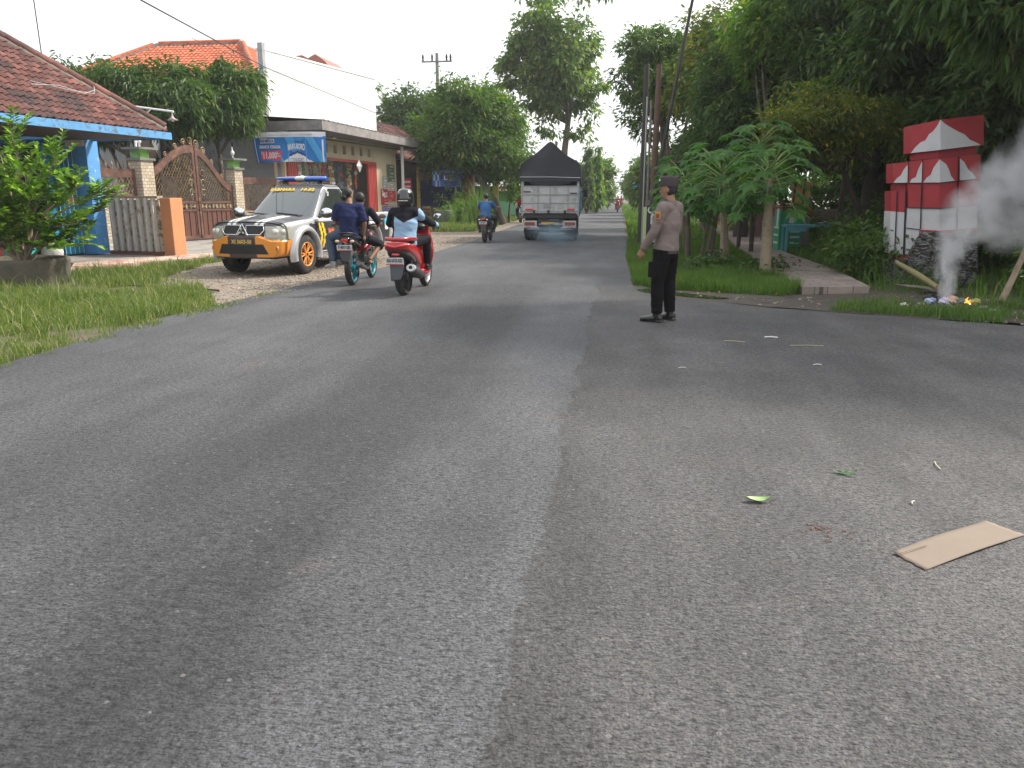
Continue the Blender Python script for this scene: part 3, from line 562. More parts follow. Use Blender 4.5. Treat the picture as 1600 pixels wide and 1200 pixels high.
gate_leaf(-0.66, 1.24, lambda y: 2.38+0.88*math.sin(math.pi/2*min(1, max(0, (y+0.95)/1.75)))**1.15, 'brown iron gate leaf rising in a curve toward the middle, nearer the blue house', -1)
gate_leaf(1.28, 3.0, lambda y: 3.2-1.25*ease(min(1, max(0, (y+0.86)/1.7))), 'darker brown gate leaf sloping down toward the police pickup', 1)
# ---------------- street lamp arm behind the blue roof
L = thing('lamp_bracket', 'white angled lamp arm with hanging shade behind the tiled roof', 'street lamp', (-15.45, 24.0, 0))
b = M(); b.tube([(0, 0, 0), (0, 0, 4.32)], 0.035, 8); b.tube([(-0.03, 0, 4.32), (1.35, 0.1, 4.14)], 0.03, 8); b.tube([(0.05, 0, 3.7), (0.62, 0.05, 4.22)], 0.02, 6); b.tube([(1.3, 0.1, 4.15), (1.3, 0.1, 4.02)], 0.015, 6); b.build('arm', M_WHITE, L)
M().lathe([(0.03, 0.14), (0.05, 0.08), (0.17, 0.0), (0.15, 0.0), (0.04, 0.05)], (1.3, 0.1, 3.88), 16).build('shade', mat('dull_pink_shade', (0.45, 0.36, 0.34)), L); M().ell((1.3, 0.1, 3.9), (0.05, 0.05, 0.07)).build('bulb', M_WHITE, L)
# ---------------- grey house behind the mango trees, orange hip roof above
G_ = thing('grey_house', 'grey walled house with bright orange hip tile roof behind the mango trees', 'house', (-19.0, 31.0, 0), -R_(13))
b = M(); b.box((-3.2, 4.5, 2.75), (7.0, 11, 5.5)); b.build('wall', M_GREYW, G_)
b = M()
for i in range(8): b.box((0.35, -0.1+i*0.32, 3.05), (0.03, 0.02, 1.5))
for i in range(5): b.box((0.355, 1.0, 2.4+i*0.34), (0.03, 2.4, 0.02))
b.build('window_grille', M_BLK, G_)
M().box((0.31, 1.0, 3.05), (0.04, 2.3, 1.45)).build('window', mat('grey_glass', (0.10, 0.11, 0.12), 0.2), G_)
b = M(); b.prism([(-1.5, 3.0), (-0.3, 3.0), (-0.9, 4.2)], 0.30, 0.36, 'yz'); b.box((0.34, -0.9, 2.0), (0.08, 1.0, 2.0)); b.build('porch', mat('dark_opening', (0.04, 0.025, 0.02)), G_)
M().box((0.42, 0.8, 4.55), (0.12, 6.5, 0.22)).box((0.42, -5.0, 4.55), (0.12, 4.5, 0.22)).build('green_ledge', mat('dark_green_paint', (0.05, 0.13, 0.07)), G_)
OR = thing('orange_roof_house', 'upper house under a bright orange clay hip roof behind the mango trees', 'house', (-20.2, 39.0, 0))
zr, ze = 8.95, 6.0; xl, xr = -4.9, 1.7; rl, rr2 = -3.0, 1.4
sl_ = math.hypot(5.0, zr-ze); vv = Vector((0, 5.0, zr-ze)).normalized()
b = tile_field((xl-2.5, -5.0, ze), (1, 0, 0), vv, xr-xl+7, sl_, clip=lambda a, c: (xl-2.5+a) < xr+2.9-(c/sl_)*3.2 and (xl-2.5+a) > xl-2.4+(c/sl_)*4.3, tw=0.23, tl=0.3)
vr = Vector((-3.2, 0, zr-ze)).normalized(); sr = math.hypot(3.2, zr-ze)
b2 = tile_field((4.6, -5.0, ze), (0, 1, 0), vr, 12, sr, clip=lambda a, c: a > (c/sr)*5.0, tw=0.23, tl=0.3); k_ = len(b.v); b.v += b2.v; b.f += [tuple(i+k_ for i in f) for f in b2.f]; b.mi += b2.mi; b.sm += b2.sm
b.add([(-7.4, -5, ze-0.03), (4.6, -5, ze-0.03), (1.4, 0, zr-0.03), (-3.0, 0, zr-0.03)], [(0, 1, 2, 3)]); b.add([(4.6, -5, ze-0.03), (4.6, 7, ze-0.03), (1.4, 7, zr-0.03), (1.4, 0, zr-0.03)], [(0, 1, 2, 3)])
ridge_caps(b, (-3.0, 0, zr+0.03), (1.4, 0, zr+0.03), 0.13, m=0); ridge_caps(b, (4.6, -5.0, ze+0.05), (1.45, -0.05, zr+0.05), 0.12); ridge_caps(b, (-7.4, -5.0, ze+0.05), (-3.05, -0.05, zr+0.05), 0.12)
b.build('roof', [M_ROOFORG, M_MORTAR], OR)
M().box((-1.6, 2.4, 3.0), (11.0, 13.0, 5.95)).build('wall', M_GREYW, OR)
# ---------------- tall white side wall
WA = math.atan2(0.232, 0.973)
WW = thing('white_building', 'tall plain white rendered building standing above the shop canopy', 'building', (-15.42, 34.0, 0), -WA)
b = M(); b.box((-0.15, 4.55, 3.85), (0.28, 9.35, 7.7)); b.box((-2.2, 9.1, 3.85), (4.0, 0.25, 7.7)); b.build('wall', M_WHITE, WW)
b = M(); b.box((0.02, -0.2, 3.95), (0.24, 0.2, 8.0)); b.build('corner_post', mat('mouldy_concrete_post', (0.36, 0.36, 0.38), 0.9, var=0.3, stain=(0.12, 0.12, 0.13), sts=3), WW)
b = M(); b.box((-0.15, 4.55, 7.74), (0.36, 9.45, 0.08)); b.build('coping', M_WHITE, WW)
for i, (y_, z_, l_) in enumerate(((1.5, 6.0, 1.2), (3.2, 5.4, 0.9), (4.6, 5.0, 1.5), (2.4, 6.6, 0.7))): M().box((-0.003, y_, z_), (0.012, l_, 0.02), rot=(-0.3, 0, 0)).build('plaster_crack', mat('crack_grey', (0.5, 0.5, 0.5)), WW)
RR = thing('red_roof_house', 'small dark red roof corner peeping over the white building', 'house', (-21.4, 50, 0))
b = M(); b.prism([(-2.5, 8.0), (0, 10.15), (1.25, 10.25), (1.6, 10.05), (2.1, 10.3), (2.7, 9.9), (3.6, 8.8), (3.6, 8.0)], 0, 4, 'xz'); b.build('roof', mat('dark_red_tile', (0.35, 0.12, 0.09)), RR); M().box((0.5, 2, 4.0), (5.6, 3.8, 8)).build('wall', M_WHITE, RR)
# ================================================================== SHOP
SA = R_(8.2); SO = Vector((-11.9, 41.7, 0))
S = thing('corner_shop', 'open cream and red corner shop under a wide flat grey canopy', 'shop', tuple(SO), -SA)
# local: +y away along the facade (y from -14 to 0), +x toward the road
def swall(b, y0, y1, z0, z1, x=-0.1, t=0.2, m=0): b.box((x, (y0+y1)/2, (z0+z1)/2), (t, y1-y0, z1-z0), m=m)
b = M(); swall(b, -10.95, -10.75, 0, 4.1); swall(b, -2.6, 0.0, 0, 4.1); swall(b, -10.75, -2.6, 3.22, 3.44); swall(b, -10.75, -2.6, 3.82, 4.1)
yv = [-7.5+i*0.86 for i in range(6)]; prev = -10.75
for y in yv: swall(b, prev, y-0.16, 3.44, 3.82); prev = y+0.16
swall(b, prev, -2.6, 3.44, 3.82)
b.box((-2.6, -0.1, 2.05), (4.99, 0.2, 4.1)); b.box((-5.1, -5.4, 2.05), (0.2, 10.6, 4.1)); b.build('wall', M_CREAM, S)
b = M(); b.box((-2.6, -10.86, 2.05), (4.9, 0.18, 4.1)); b.build('grey_wall', M_GREYW, S)
mvd = mat('vent_dark', (0.035, 0.03, 0.03))
for y in yv: M().box((-0.17, y, 3.63), (0.02, 0.32, 0.38)).build('vent', mvd, S)
M().box((-0.3, -6.7, 3.33), (0.12, 8.0, 0.04)).build('ceiling_edge', M_WOODDK, S)
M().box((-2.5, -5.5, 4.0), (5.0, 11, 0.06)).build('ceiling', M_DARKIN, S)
b = M(); b.box((0.03, -10.45, 1.6), (0.1, 0.75, 3.2)); b.box((0.03, -3.05, 1.6), (0.1, 0.95, 3.2)); b.box((0.03, -6.75, 3.16), (0.12, 6.5, 0.12))
for i in range(6): b.box((0.085, -3.45+i*0.16, 1.58), (0.03, 0.05, 3.1))
for i in range(5): b.box((0.085, -10.75+i*0.15, 1.58), (0.03, 0.05, 3.1))
b.build('red_shutter', M_REDP, S)
M().box((-0.35, -11.0, 1.6), (0.03, 0.3, 3.2)).build('side_panel', M_CREAM, S)
# canopy: flat slab with fascia, tin on top
CA = [(-3.1, -12.2), (1.35, -11.0), (1.35, 2.6), (-1.2, 2.9)]
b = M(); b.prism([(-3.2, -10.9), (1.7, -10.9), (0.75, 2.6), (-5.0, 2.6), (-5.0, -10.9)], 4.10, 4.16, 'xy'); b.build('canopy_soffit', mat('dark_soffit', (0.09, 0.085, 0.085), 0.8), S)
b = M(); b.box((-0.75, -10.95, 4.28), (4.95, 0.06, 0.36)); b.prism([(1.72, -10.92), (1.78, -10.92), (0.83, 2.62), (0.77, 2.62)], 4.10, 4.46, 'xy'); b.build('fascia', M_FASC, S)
b = M(); n = 60
secs = [[(x, -10.98+13.6*j/n, z+0.018*(1 if j % 2 else -1)) for j in range(n+1)] for (x, z) in ((-5.0, 5.0), (-3.0, 4.85), (1.8, 4.49))]
# taper the outer edge like the fascia
secs[2] = [(1.80-0.95*(j/n), p[1], p[2]) for j, p in enumerate(secs[2])]
b.loft(secs, closed=False, smooth=False); b.build('tin_roof', M_TIN, S)
b = M(); b.tube([(0.35, 0.05, 0), (0.35, 0.05, 4.1)], 0.085, 10); b.tube([(0.35, 0.05, 0), (0.35, 0.05, 0.5)], 0.09, 10); b.build('post', M_WHITE, S)
b = M(); b.box((0.55, -4.2, 0.09), (1.3, 8.6, 0.2)); b.build('step', mat('pale_step', (0.6, 0.57, 0.53), 0.8), S)
M().box((0.04, -1.15, 0.18), (0.1, 2.5, 0.1)).build('red_kerb', M_REDP, S)
M().lathe([(0.0, 0.06), (0.02, 0.05), (0.03, 0.02), (0.12, 0.0), (0.05, -0.03), (0, -0.04)], (0.5, -7.6, 4.03), 12).build('ceiling_lamp', M_WHITE, S)
M().box((0.3, 1.2, 4.02), (0.6, 0.3, 0.05)).build('soffit_lamp', M_WHITE, S); M().ell((0.5, 1.9, 4.0), (0.14, 0.1, 0.08)).build('soffit_lamp', M_WHITE, S)
# shop interior: back shelves, hanging snack strips, fridge
def on_shop(x, y, z=0): return (SO.x+math.cos(SA)*x+math.sin(SA)*y, SO.y-math.sin(SA)*x+math.cos(SA)*y, z)
cols = [(0.34, 0.07, 0.05), (0.32, 0.24, 0.10), (0.34, 0.32, 0.28), (0.12, 0.16, 0.08), (0.10, 0.12, 0.2), (0.30, 0.17, 0.08), (0.28, 0.24, 0.17)]
CM = [mat('packet_colour', c, 0.35, var=0.3, vs_=20) for c in cols]
k = 0
for i in range(15):
    y = -9.9+i*0.43
    if -7.0+0.9 < y < -5.4: pass
    T = thing('snack_strip', f'hanging strip of {["red","mustard","pale","green","blue","orange","beige"][i%7]} snack packets under the shop lintel', 'snacks', on_shop(-0.45-0.1*(i % 2), y, 0), -SA, 'snack strips hanging in the shop opening')
    b = M(); nrow = 6 if i < 5 else 7
    for r in range(nrow):
        z = 3.0-r*0.17; b.box((0.0, rnd.uniform(-0.04, 0.04), z), (0.05, rnd.uniform(0.16, 0.30), rnd.uniform(0.12, 0.17)), m=(0 if rnd.random() < 0.7 else 1), rot=(rnd.uniform(-0.15, 0.15), rnd.uniform(-0.4, 0.4), rnd.uniform(-0.4, 0.4)))
    b.build('packets', [CM[i % 7], CM[(i*3+2) % 7]], T); M().tube([(0, 0, 3.25), (0, 0, 1.95)], 0.006, 4).build('string', M_WHITE, T)
for j in range(3):
    T = thing('shop_shelf', ['tall dark shelf of groceries left inside the shop', 'middle grocery shelf inside the shop', 'dark glass display counter inside the shop'][j], 'shelf', on_shop(-2.9 if j < 2 else -1.1, -8.9+j*2.4, 0), -SA)
    b = M(); H_ = 2.3 if j < 2 else 1.1
    b.box((-0.2, 0, H_/2), (0.03, 2.0, H_)); 
    for y in (-1.0, 1.0): b.box((0, y, H_/2), (0.42, 0.04, H_))
    for q in range(5 if j < 2 else 3): b.box((0, 0, 0.06+q*(H_-0.1)/(4 if j < 2 else 2)), (0.42, 1.96, 0.03))
    b.build('frame', M_WOODDK, T); b = M()
    for q in range(4 if j < 2 else 2):
        y = -0.9
        while y < 0.9:
            w_ = rnd.uniform(0.07, 0.16); h_ = rnd.uniform(0.18, 0.4); b.box((0.05, y, 0.08+q*(H_-0.1)/(4 if j < 2 else 2)+h_/2+0.01), (0.2, w_*0.9, h_), m=rnd.randrange(7)); y += w_
    o_ = b.build('goods', CM, T); o_['kind'] = 'stuff'
FR = thing('drinks_fridge', 'dark upright drinks fridge with pale panel inside the shop', 'fridge', on_shop(-0.9, -4.2), -SA)
M().box((0, 0, 0.95), (0.6, 0.7, 1.9)).build('cabinet', M_BLK, FR, bevel=0.02); M().box((0.31, 0, 1.05), (0.02, 0.55, 1.2)).build('glass_door', mat('fridge_glass', (0.06, 0.09, 0.09), 0.1), FR); M().box((0.315, 0, 1.74), (0.02, 0.55, 0.2)).build('header', mat('fridge_header', (0.3, 0.36, 0.36)), FR)
HK = thing('foil_decoration', 'silvery folded foil square hanging under the shop lintel', 'decoration', on_shop(0.35, -5.0, 2.95), -SA)
b = M(); b.add([(0, 0, 0.3), (0, 0.3, 0), (0.06, 0, -0.02), (0, -0.3, 0), (0, 0, -0.32)], [(0, 2, 1), (0, 3, 2), (2, 4, 1), (3, 4, 2)]); b.tube([(0, 0, 0.3), (0, 0, 1.15)], 0.006, 4); b.build('foil', mat('foil', (0.6, 0.62, 0.6), 0.3, 0.4), HK)
# posters on the cream wall
px = [(0.3, -0.75, 2.72, 0.95, 0.9, (0.10, 0.14, 0.09)), (0, -0.62, 2.05, 0.5, 0.5, (0.45, 0.43, 0.4)), (0, -1.5, 2.2, 0.55, 0.7, (0.33, 0.32, 0.33)), (0, -0.7, 1.55, 0.9, 0.55, (0.45, 0.03, 0.03)), (0, -1.65, 1.5, 0.8, 0.8, (0.32, 0.02, 0.03)), (0, -1.5, 0.75, 0.9, 0.6, (0.15, 0.13, 0.26)), (0, -0.6, 0.72, 0.7, 0.7, (0.35, 0.27, 0.33))]
lab = ['dark green framed poster at the top of the cream shop wall', 'small pale grey notice under the green poster', 'grey notice sheet left on the cream wall', 'bright red poster by the white post', 'dark red poster reading MLC on the cream wall', 'purple blue poster low on the cream wall', 'pale mauve poster low by the white post']
for i, (e_, y, z, w_, h_, c) in enumerate(px):
    T = thing('poster', lab[i], 'poster', on_shop(0.012+0.004*i, y, z), -SA)
    b = M(); b.box((0, 0, 0), (0.012, w_, h_), m=0)
    for q in range(5): b.box((0.009, rnd.uniform(-w_*0.3, w_*0.3), h_*(0.38-0.19*q)), (0.006, w_*rnd.uniform(0.2, 0.5), h_*0.07), m=1+(q % 2))
    b.build('sheet', [mat('poster_ground', c, 0.5, var=0.5, vs_=9), mat('poster_pale', (0.55, 0.52, 0.48)), mat('poster_tint', tuple(min(1, x*2.2+0.05) for x in c))], T)
    if i == 4: text('lettering', 'MLC', 0.3, M_WHITE, T, (0.02, 0.0, 0.12), (math.pi/2, 0, math.pi/2), bold=0.008)
# ---------------- banner under the canopy end
BN = thing('price_banner', 'large blue cigarette banner with red price block hung under the canopy', 'banner', (-12.93, 30.28, 3.40), -R_(3))
c1, c2, c3 = (0.012, 0.20, 0.60), (0.03, 0.33, 0.75), (0.008, 0.13, 0.45)
MBn = [mat('banner_blue', (0.010, 0.17, 0.50), 0.5, var=0.25, vs_=1.2), mat('banner_light', (0.07, 0.37, 0.72), 0.5, var=0.12), mat('banner_white', (0.72, 0.74, 0.77), 0.6, var=0.05), mat('banner_red', (0.72, 0.06, 0.11), 0.5, var=0.1), mat('banner_navy', (0.025, 0.06, 0.25), 0.5)]
BW, BH = 3.05, 1.14; nx_, nz_ = 96, 36
def bz(x, z): # hanging cloth: sagging folds
    return 0.035*math.sin(x*2.3+z*2)+0.02*math.sin(x*7+z*5)*(0.4+0.6*abs(x)/1.5)
def bpick(c):
    x, z = c.x, c.z
    if z > BH/2-0.17: return 2
    if x < -BW/2+0.05+0.10*(BH/2-z) and x > -BW/2+0.015+0.10*(BH/2-z): return 2
    if -1.27 < x < -0.66 and 0.17 < z < 0.35: return 2
    if -1.23 < x < -0.38 and -0.47 < z < -0.11: return 3
    if 1.38 < x < 1.43 and z < 0.3: return 2
    ed = min(abs(x+0.08), abs(x-0.66), 9 if z < 0 else abs(z-0.37))
    if ed < 0.016 and -0.1 < x < 0.68 and z < 0.38: return 1
    ch = -0.10-0.42*abs(x-0.29)*1.0
    if -0.07 < x < 0.65 and ch-0.10 < z < ch: return 4
    if -0.07 < x < 0.65 and z <= ch-0.10: return 2
    if z < -0.40+0.42*max(0, 0.0) and -0.38 < x < 1.2 and z < -0.57+0.45*(0.34-max(0, abs(x-0.29)-0.36))/0.9: return 2
    return 1 if ((x+z*0.6) % 0.9) < 0.33 and x > -0.4 else 0
b = M(); b.loft([[(-BW/2+BW*i/nx_+(0.10*(0.5-j/nz_)*1.2*(1-i/nx_)), bz(-BW/2+BW*i/nx_, j/nz_), -BH/2+BH*j/nz_+0.03*math.sin(i/nx_*math.pi)) for i in range(nx_+1)] for j in range(nz_+1)], closed=False, pick=bpick)
o_ = b.build('cloth', MBn, BN); md = o_.modifiers.new('th', 'SOLIDIFY'); md.thickness = 0.006
RT = (math.pi/2, 0, 0)
text('lettering', 'RASA MERDOK', 0.15, MBn[4], BN, (-0.965, -0.06, 0.255), RT, bold=0.004, sx=0.62)
text('lettering', 'SEMARTA TERSADIA', 0.16, MBn[2], BN, (-0.83, -0.06, 0.025), RT, bold=0.005, sx=0.62)
text('lettering', "'11.000'", 0.34, MBn[2], BN, (-0.86, -0.06, -0.30), RT, bold=0.010, sx=0.66)
text('lettering', 'ISI 12\nBATANG', 0.09, MBn[2], BN, (-0.50, -0.06, -0.28), RT, bold=0.001, sx=0.6)
text('lettering', 'CLEAR & REFRESH', 0.085, MBn[1], BN, (0.29, -0.06, 0.29), RT, bold=0.001, sx=0.8)
for i, ch in enumerate('MARLBORO'):
    x = -0.02+i*0.089; yb = -0.16-0.0; hgt = 0.36; zc = 0.21-0.5*(0.30+0.40*abs(x-0.29)); 
    o_ = text('lettering', ch, 0.2, MBn[2], BN, (x, -0.065, zc+0.0), RT, bold=0.006, sx=0.62); o_.scale = (0.62, 0.85+1.1*abs(x-0.29)*1.6+0.35, 1)
text('lettering', 'FILTER BLACK', 0.07, MBn[4], BN, (0.33, -0.065, -0.48), RT, bold=0.001, sx=0.9)
b = M(); b.tube([(0.02, -0.05, -0.54), (0.02, -0.05, -0.42), (0.58, -0.05, -0.42), (0.58, -0.05, -0.54), (0.02, -0.05, -0.54)], 0.007, 4); b.build('pack_outline', MBn[4], BN)
text('lettering', 'PERINGATAN: KARENA MEROKOK, SAYA TERKENA KANKER', 0.075, mat('grey_print', (0.3, 0.32, 0.34)), BN, (0.05, -0.05, 0.475), RT, sx=0.9)
b = M(); 
for x in (-1.5, 0.0, 1.5): b.tube([(x, 0, 0.56), (x*1.02, 0.0, 0.72)], 0.008, 4)
b.build('tie_cords', M_BLK, BN)
# ---------------- brown tiled house and warung beyond
B2 = thing('brown_roof_house', 'low house with dark brown clay tile roof behind the food stall', 'house', (-13.0, 47.0, 0), -R_(8))
vv2 = Vector((-0.85, 0.0, 0.6)).normalized(); b = tile_field((1.3, -3.0, 3.3), (0, 1, 0), vv2, 9, 5.0, tw=0.24, tl=0.32)
vv3 = Vector((0, 0.85, 0.7)).normalized(); b3 = tile_field((-6, -3.2, 3.3), (1, 0, 0), vv3, 7.4, 4.0, clip=lambda a, c: a < 7.5-c*0.75, tw=0.24, tl=0.32)
k_ = len(b.v); b.v += b3.v; b.f += [tuple(i+k_ for i in f) for f in b3.f]; b.mi += b3.mi; b.sm += b3.sm
b.build('roof', M_ROOFOLD, B2); M().box((-3, 1.5, 1.7), (7.5, 8, 3.4)).build('wall', mat('brown_dim_wall', (0.13, 0.09, 0.06)), B2)
WR = thing('food_stall', 'open dark roofed food stall with yellow posts beside the shop', 'stall', (-11.0, 44.3, 0), -R_(4))
b = M(); b.box((0.6, 2.7, 3.34), (5.4, 6.2, 0.10), rot=(0, 0.11, 0)); b.build('roof', mat('dark_tarred_roof', (0.05, 0.05, 0.055), 0.6), WR); M().box((0.5, -0.45, 3.36), (5.5, 0.04, 0.06), rot=(0, 0.11, 0)).build('roof_edge', M_TIN, WR)
b = M(); b.box((-0.3, -0.2, 1.6), (0.16, 0.16, 3.2)); b.build('yellow_post', mat('yellow_paint', (0.65, 0.48, 0.10), 0.6, stain=(0.3, 0.2, 0.05), sts=5), WR)
for (x, y) in ((1.9, -0.2), (3.0, -0.3), (3.0, 5.2), (-1.8, 5.2)): M().tube([(x, y, 0), (x, y, 3.15)], 0.05, 8).build('post', mat('pale_post', (0.5, 0.45, 0.33)) , WR)
M().box((-0.6, 4.2, 1.5), (4.0, 0.12, 3.0)).build('back_wall', mat('stall_back', (0.075, 0.055, 0.045), 0.9, var=0.5), WR)
M().box((0.5, -0.3, 2.65), (1.5, 0.05, 0.45)).build('name_board', mat('bare_plywood', (0.20, 0.14, 0.09), 0.8, var=0.3), WR)
M().box((0.7, 0.3, 0.45), (2.0, 0.6, 0.9)).build('counter', mat('brown_counter', (0.16, 0.09, 0.055)), WR)
RB = thing('red_sign', 'narrow red and white upright signboard in front of the dark stall', 'sign', (-11.6, 42.7, 0), -R_(4))
b = M(); b.box((0, 0, 2.0), (0.5, 0.04, 1.0), m=0); b.tube([(0, 0.03, 0), (0, 0.03, 2.4)], 0.02, 6, 1)
for q in range(4): b.box((0.03, -0.025, 2.32-q*0.25), (0.36, 0.012, 0.09), m=2)
b.build('board', [mat('sign_red', (0.6, 0.03, 0.08)), M_BLK, M_WHITE], RB)
BB = thing('blue_banner', 'dark blue banner with white script hung on the food stall edge', 'banner', (-9.45, 43.2, 2.58), R_(10))
b = M(); b.loft([[(-0.8+1.6*i/30, 0.05*math.sin(i*0.9)*(j+1)/4, -0.5+0.32*j-0.04*i/30) for i in range(31)] for j in range(4)], closed=False, pick=lambda c: 1 if c.x < -0.35 and int((c.x+2)*9+c.z*3) % 2 else (2 if c.x > 0.45 else 0))
b.build('cloth', [mat('navy_cloth', (0.04, 0.09, 0.42)), mat('pale_figures', (0.35, 0.5, 0.62)), mat('navy_cloth_dark', (0.03, 0.06, 0.32))], BB)
text('lettering', 'Luqy', 0.32, M_WHITE, BB, (0.15, -0.07, -0.05), RT, bold=0.008); text('lettering', 'JAMU ASLI', 0.12, M_WHITE, BB, (0.15, -0.07, 0.26), RT)
# people-free wooden chairs in the stall
CH = thing('wooden_chair', 'reddish wooden chair outside the food stall, nearer the yellow post', 'chair', (-10.4, 42.3, 0), R_(20), 'wooden chairs at the food stall')
mw = mat('reddish_wood', (0.26, 0.12, 0.07), 0.6, var=0.2)
M().box((0, 0, 0.45), (0.45, 0.45, 0.04)).build('seat', mw, CH); b = M(); b.box((0, 0.2, 0.95), (0.42, 0.03, 0.12)).box((0, 0.2, 0.75), (0.42, 0.03, 0.06)); b.build('backrest', mw, CH)
for (x, y) in ((-0.2, -0.2), (0.2, -0.2)): M().box((x, y, 0.215), (0.045, 0.045, 0.43)).build('leg', mw, CH)
for (x, y) in ((-0.2, 0.2), (0.2, 0.2)): M().box((x, y, 0.5), (0.045, 0.045, 1.0)).build('leg', mw, CH)
c_ = copy_tree(CH); c_.location = (-9.2, 42.2, 0); c_.rotation_euler = (0, 0, R_(-40)); c_['label'] = 'reddish wooden chair outside the food stall, nearer the weeds'
# colourful playground-like gate and walls
GT = thing('painted_gateway', 'red, blue, green and yellow painted gateway beyond the weeds', 'gateway', (-7.3, 47.0, 0), 0)
mr, mb_, mg, my_ = mat('gate_red', (0.62, 0.10, 0.07), 0.6), mat('gate_blue', (0.03, 0.25, 0.62), 0.6), mat('gate_green', (0.015, 0.16, 0.05), 0.6), mat('gate_yellow', (0.70, 0.58, 0.16), 0.6)
M().box((-1.5, 0, 1.9), (0.28, 0.3, 3.8)).build('red_column', mr, GT); M().box((-0.72, 0, 3.1), (1.2, 0.12, 1.5)).build('blue_panel', mb_, GT); M().box((-0.72, 0, 1.45), (1.1, 0.12, 1.4)).build('green_panel', mg, GT)
b = M(); b.box((0.0, 0, 1.15), (0.32, 0.3, 2.3), m=0); b.box((0, 0, 2.45), (0.42, 0.4, 0.3), m=1); b.box((0, 0, 0.85), (0.36, 0.34, 0.15), m=1); b.build('yellow_column', [my_, mr], GT); text('lettering', 'ry', 0.5, M_WHITE, GT, (-0.45, -0.08, 2.6), RT)
M().box((-3.8, 0.3, 1.6), (3.4, 0.15, 3.0)).build('blue_wall', mat('deep_blue_wall', (0.015, 0.06, 0.32)), GT)
M().box((-1.9, 0.5, 1.8), (0.6, 0.4, 3.0)).build('maroon_wall', mat('maroon_wall', (0.28, 0.02, 0.03)), GT)
BIN = thing('concrete_bin', 'grey cylindrical concrete litter bin in front of the weeds', 'bin', (-8.75, 39.2, 0)); M().lathe([(0.0, 0.0), (0.38, 0.0), (0.42, 0.8), (0.44, 0.86), (0.36, 0.86), (0.33, 0.1), (0, 0.1)], n=20).build('bin', mat('rough_grey_concrete', (0.2, 0.2, 0.18), 0.95, var=0.3, bump=0.5), BIN)
GW = thing('green_low_wall', 'low mint green wall with red rail and posts behind the parked motorcycle', 'wall', (-8.0, 58.0, 0))
M().box((0, 0, 0.6), (1.9, 0.2, 1.2)).build('wall', mat('mint_paint', (0.25, 0.55, 0.33)), GW); M().box((0, 0.1, 2.15), (5.6, 0.5, 0.25)).build('rail', mr, GW); M().box((0.2, 0.3, 1.6), (3.6, 0.1, 0.8)).build('panel', mat('leaf_green_panel', (0.08, 0.33, 0.08)), GW)
for x in (-1.6, 0.9, 2.4): M().box((x, 0.0, 1.2), (0.22, 0.25, 2.4)).build('post', mr, GW)
for x in (-3.2, -2.5): M().box((x, 0.0, 1.3), (0.3, 0.3, 2.6)).build('white_post', M_WHITE, GW)
# ================================================================== PLANTS
M_BARK = mat('grey_brown_bark', (0.13, 0.105, 0.08), 0.95, var=0.35, vs_=8, stain=(0.22, 0.20, 0.17), sts=3, bump=0.8, bs=25, bd=0.02)
M_BARKD = mat('dark_bark', (0.055, 0.045, 0.036), 0.95, var=0.35, vs_=8, bump=0.8, bs=25, bd=0.02)
M_BARKP = mat('pale_smooth_bark', (0.30, 0.24, 0.17), 0.85, var=0.2, vs_=9, stain=(0.2, 0.17, 0.12), sts=6, bump=0.4, bs=30)
L_MANGO = leafmat('mango_leaves', (0.030, 0.074, 0.020), (0.085, 0.145, 0.040), (0.16, 0.19, 0.04), 0.05)
L_DARK = leafmat('dark_leaves', (0.028, 0.068, 0.018), (0.078, 0.140, 0.034), (0.14, 0.16, 0.035), 0.05)
L_DENSE = leafmat('dense_crown_leaves', (0.032, 0.068, 0.024), (0.078, 0.130, 0.038), (0.15, 0.18, 0.05), 0.05, 0.35)  # muted green for the dense right-hand crowns
L_MID = leafmat('mid_green_leaves', (0.032, 0.080, 0.018), (0.10, 0.17, 0.036), (0.24, 0.25, 0.05), 0.06, 0.4)
L_BRT = leafmat('bright_leaves', (0.045, 0.12, 0.018), (0.14, 0.24, 0.040), (0.32, 0.34, 0.08), 0.08, 0.45)
L_YEL = leafmat('yellowish_leaves', (0.055, 0.095, 0.018), (0.16, 0.19, 0.034), (0.42, 0.30, 0.05), 0.08, 0.4)
L_PAP = leafmat('papaya_leaves', (0.024, 0.090, 0.016), (0.070, 0.18, 0.030), (0.18, 0.30, 0.05), 0.06, 0.38, 0.65)
L_FAR = leafmat('far_leaves', (0.045, 0.085, 0.030), (0.11, 0.17, 0.050), (0.22, 0.26, 0.07), 0.10, 0.4)
L_PALM = leafmat('dusty_palm_leaves', (0.10, 0.11, 0.08), (0.20, 0.20, 0.14), None, 0, 0.3)
def unit(a): return a/np.maximum(1e-9, np.linalg.norm(a, axis=1, keepdims=True))
def leaf_geo(P, D, N, L, W, droop=0.25, fold=0.25):
    n = len(P); D = unit(D); S = unit(np.cross(D, N)); N2 = np.cross(S, D); L = L[:, None]; W = W[:, None]
    mid = P+D*L*0.45; a = mid-S*W/2+N2*W*fold; b = mid+S*W/2+N2*W*fold; tip = P+D*L-np.array([[0, 0, 1.0]])*L*droop
    V = np.stack([P, a, tip, b], 1).reshape(-1, 3); k = np.arange(n)[:, None]*4
    return V, np.concatenate([k, k+1, k+2, k, k+2, k+3], 1).ravel()
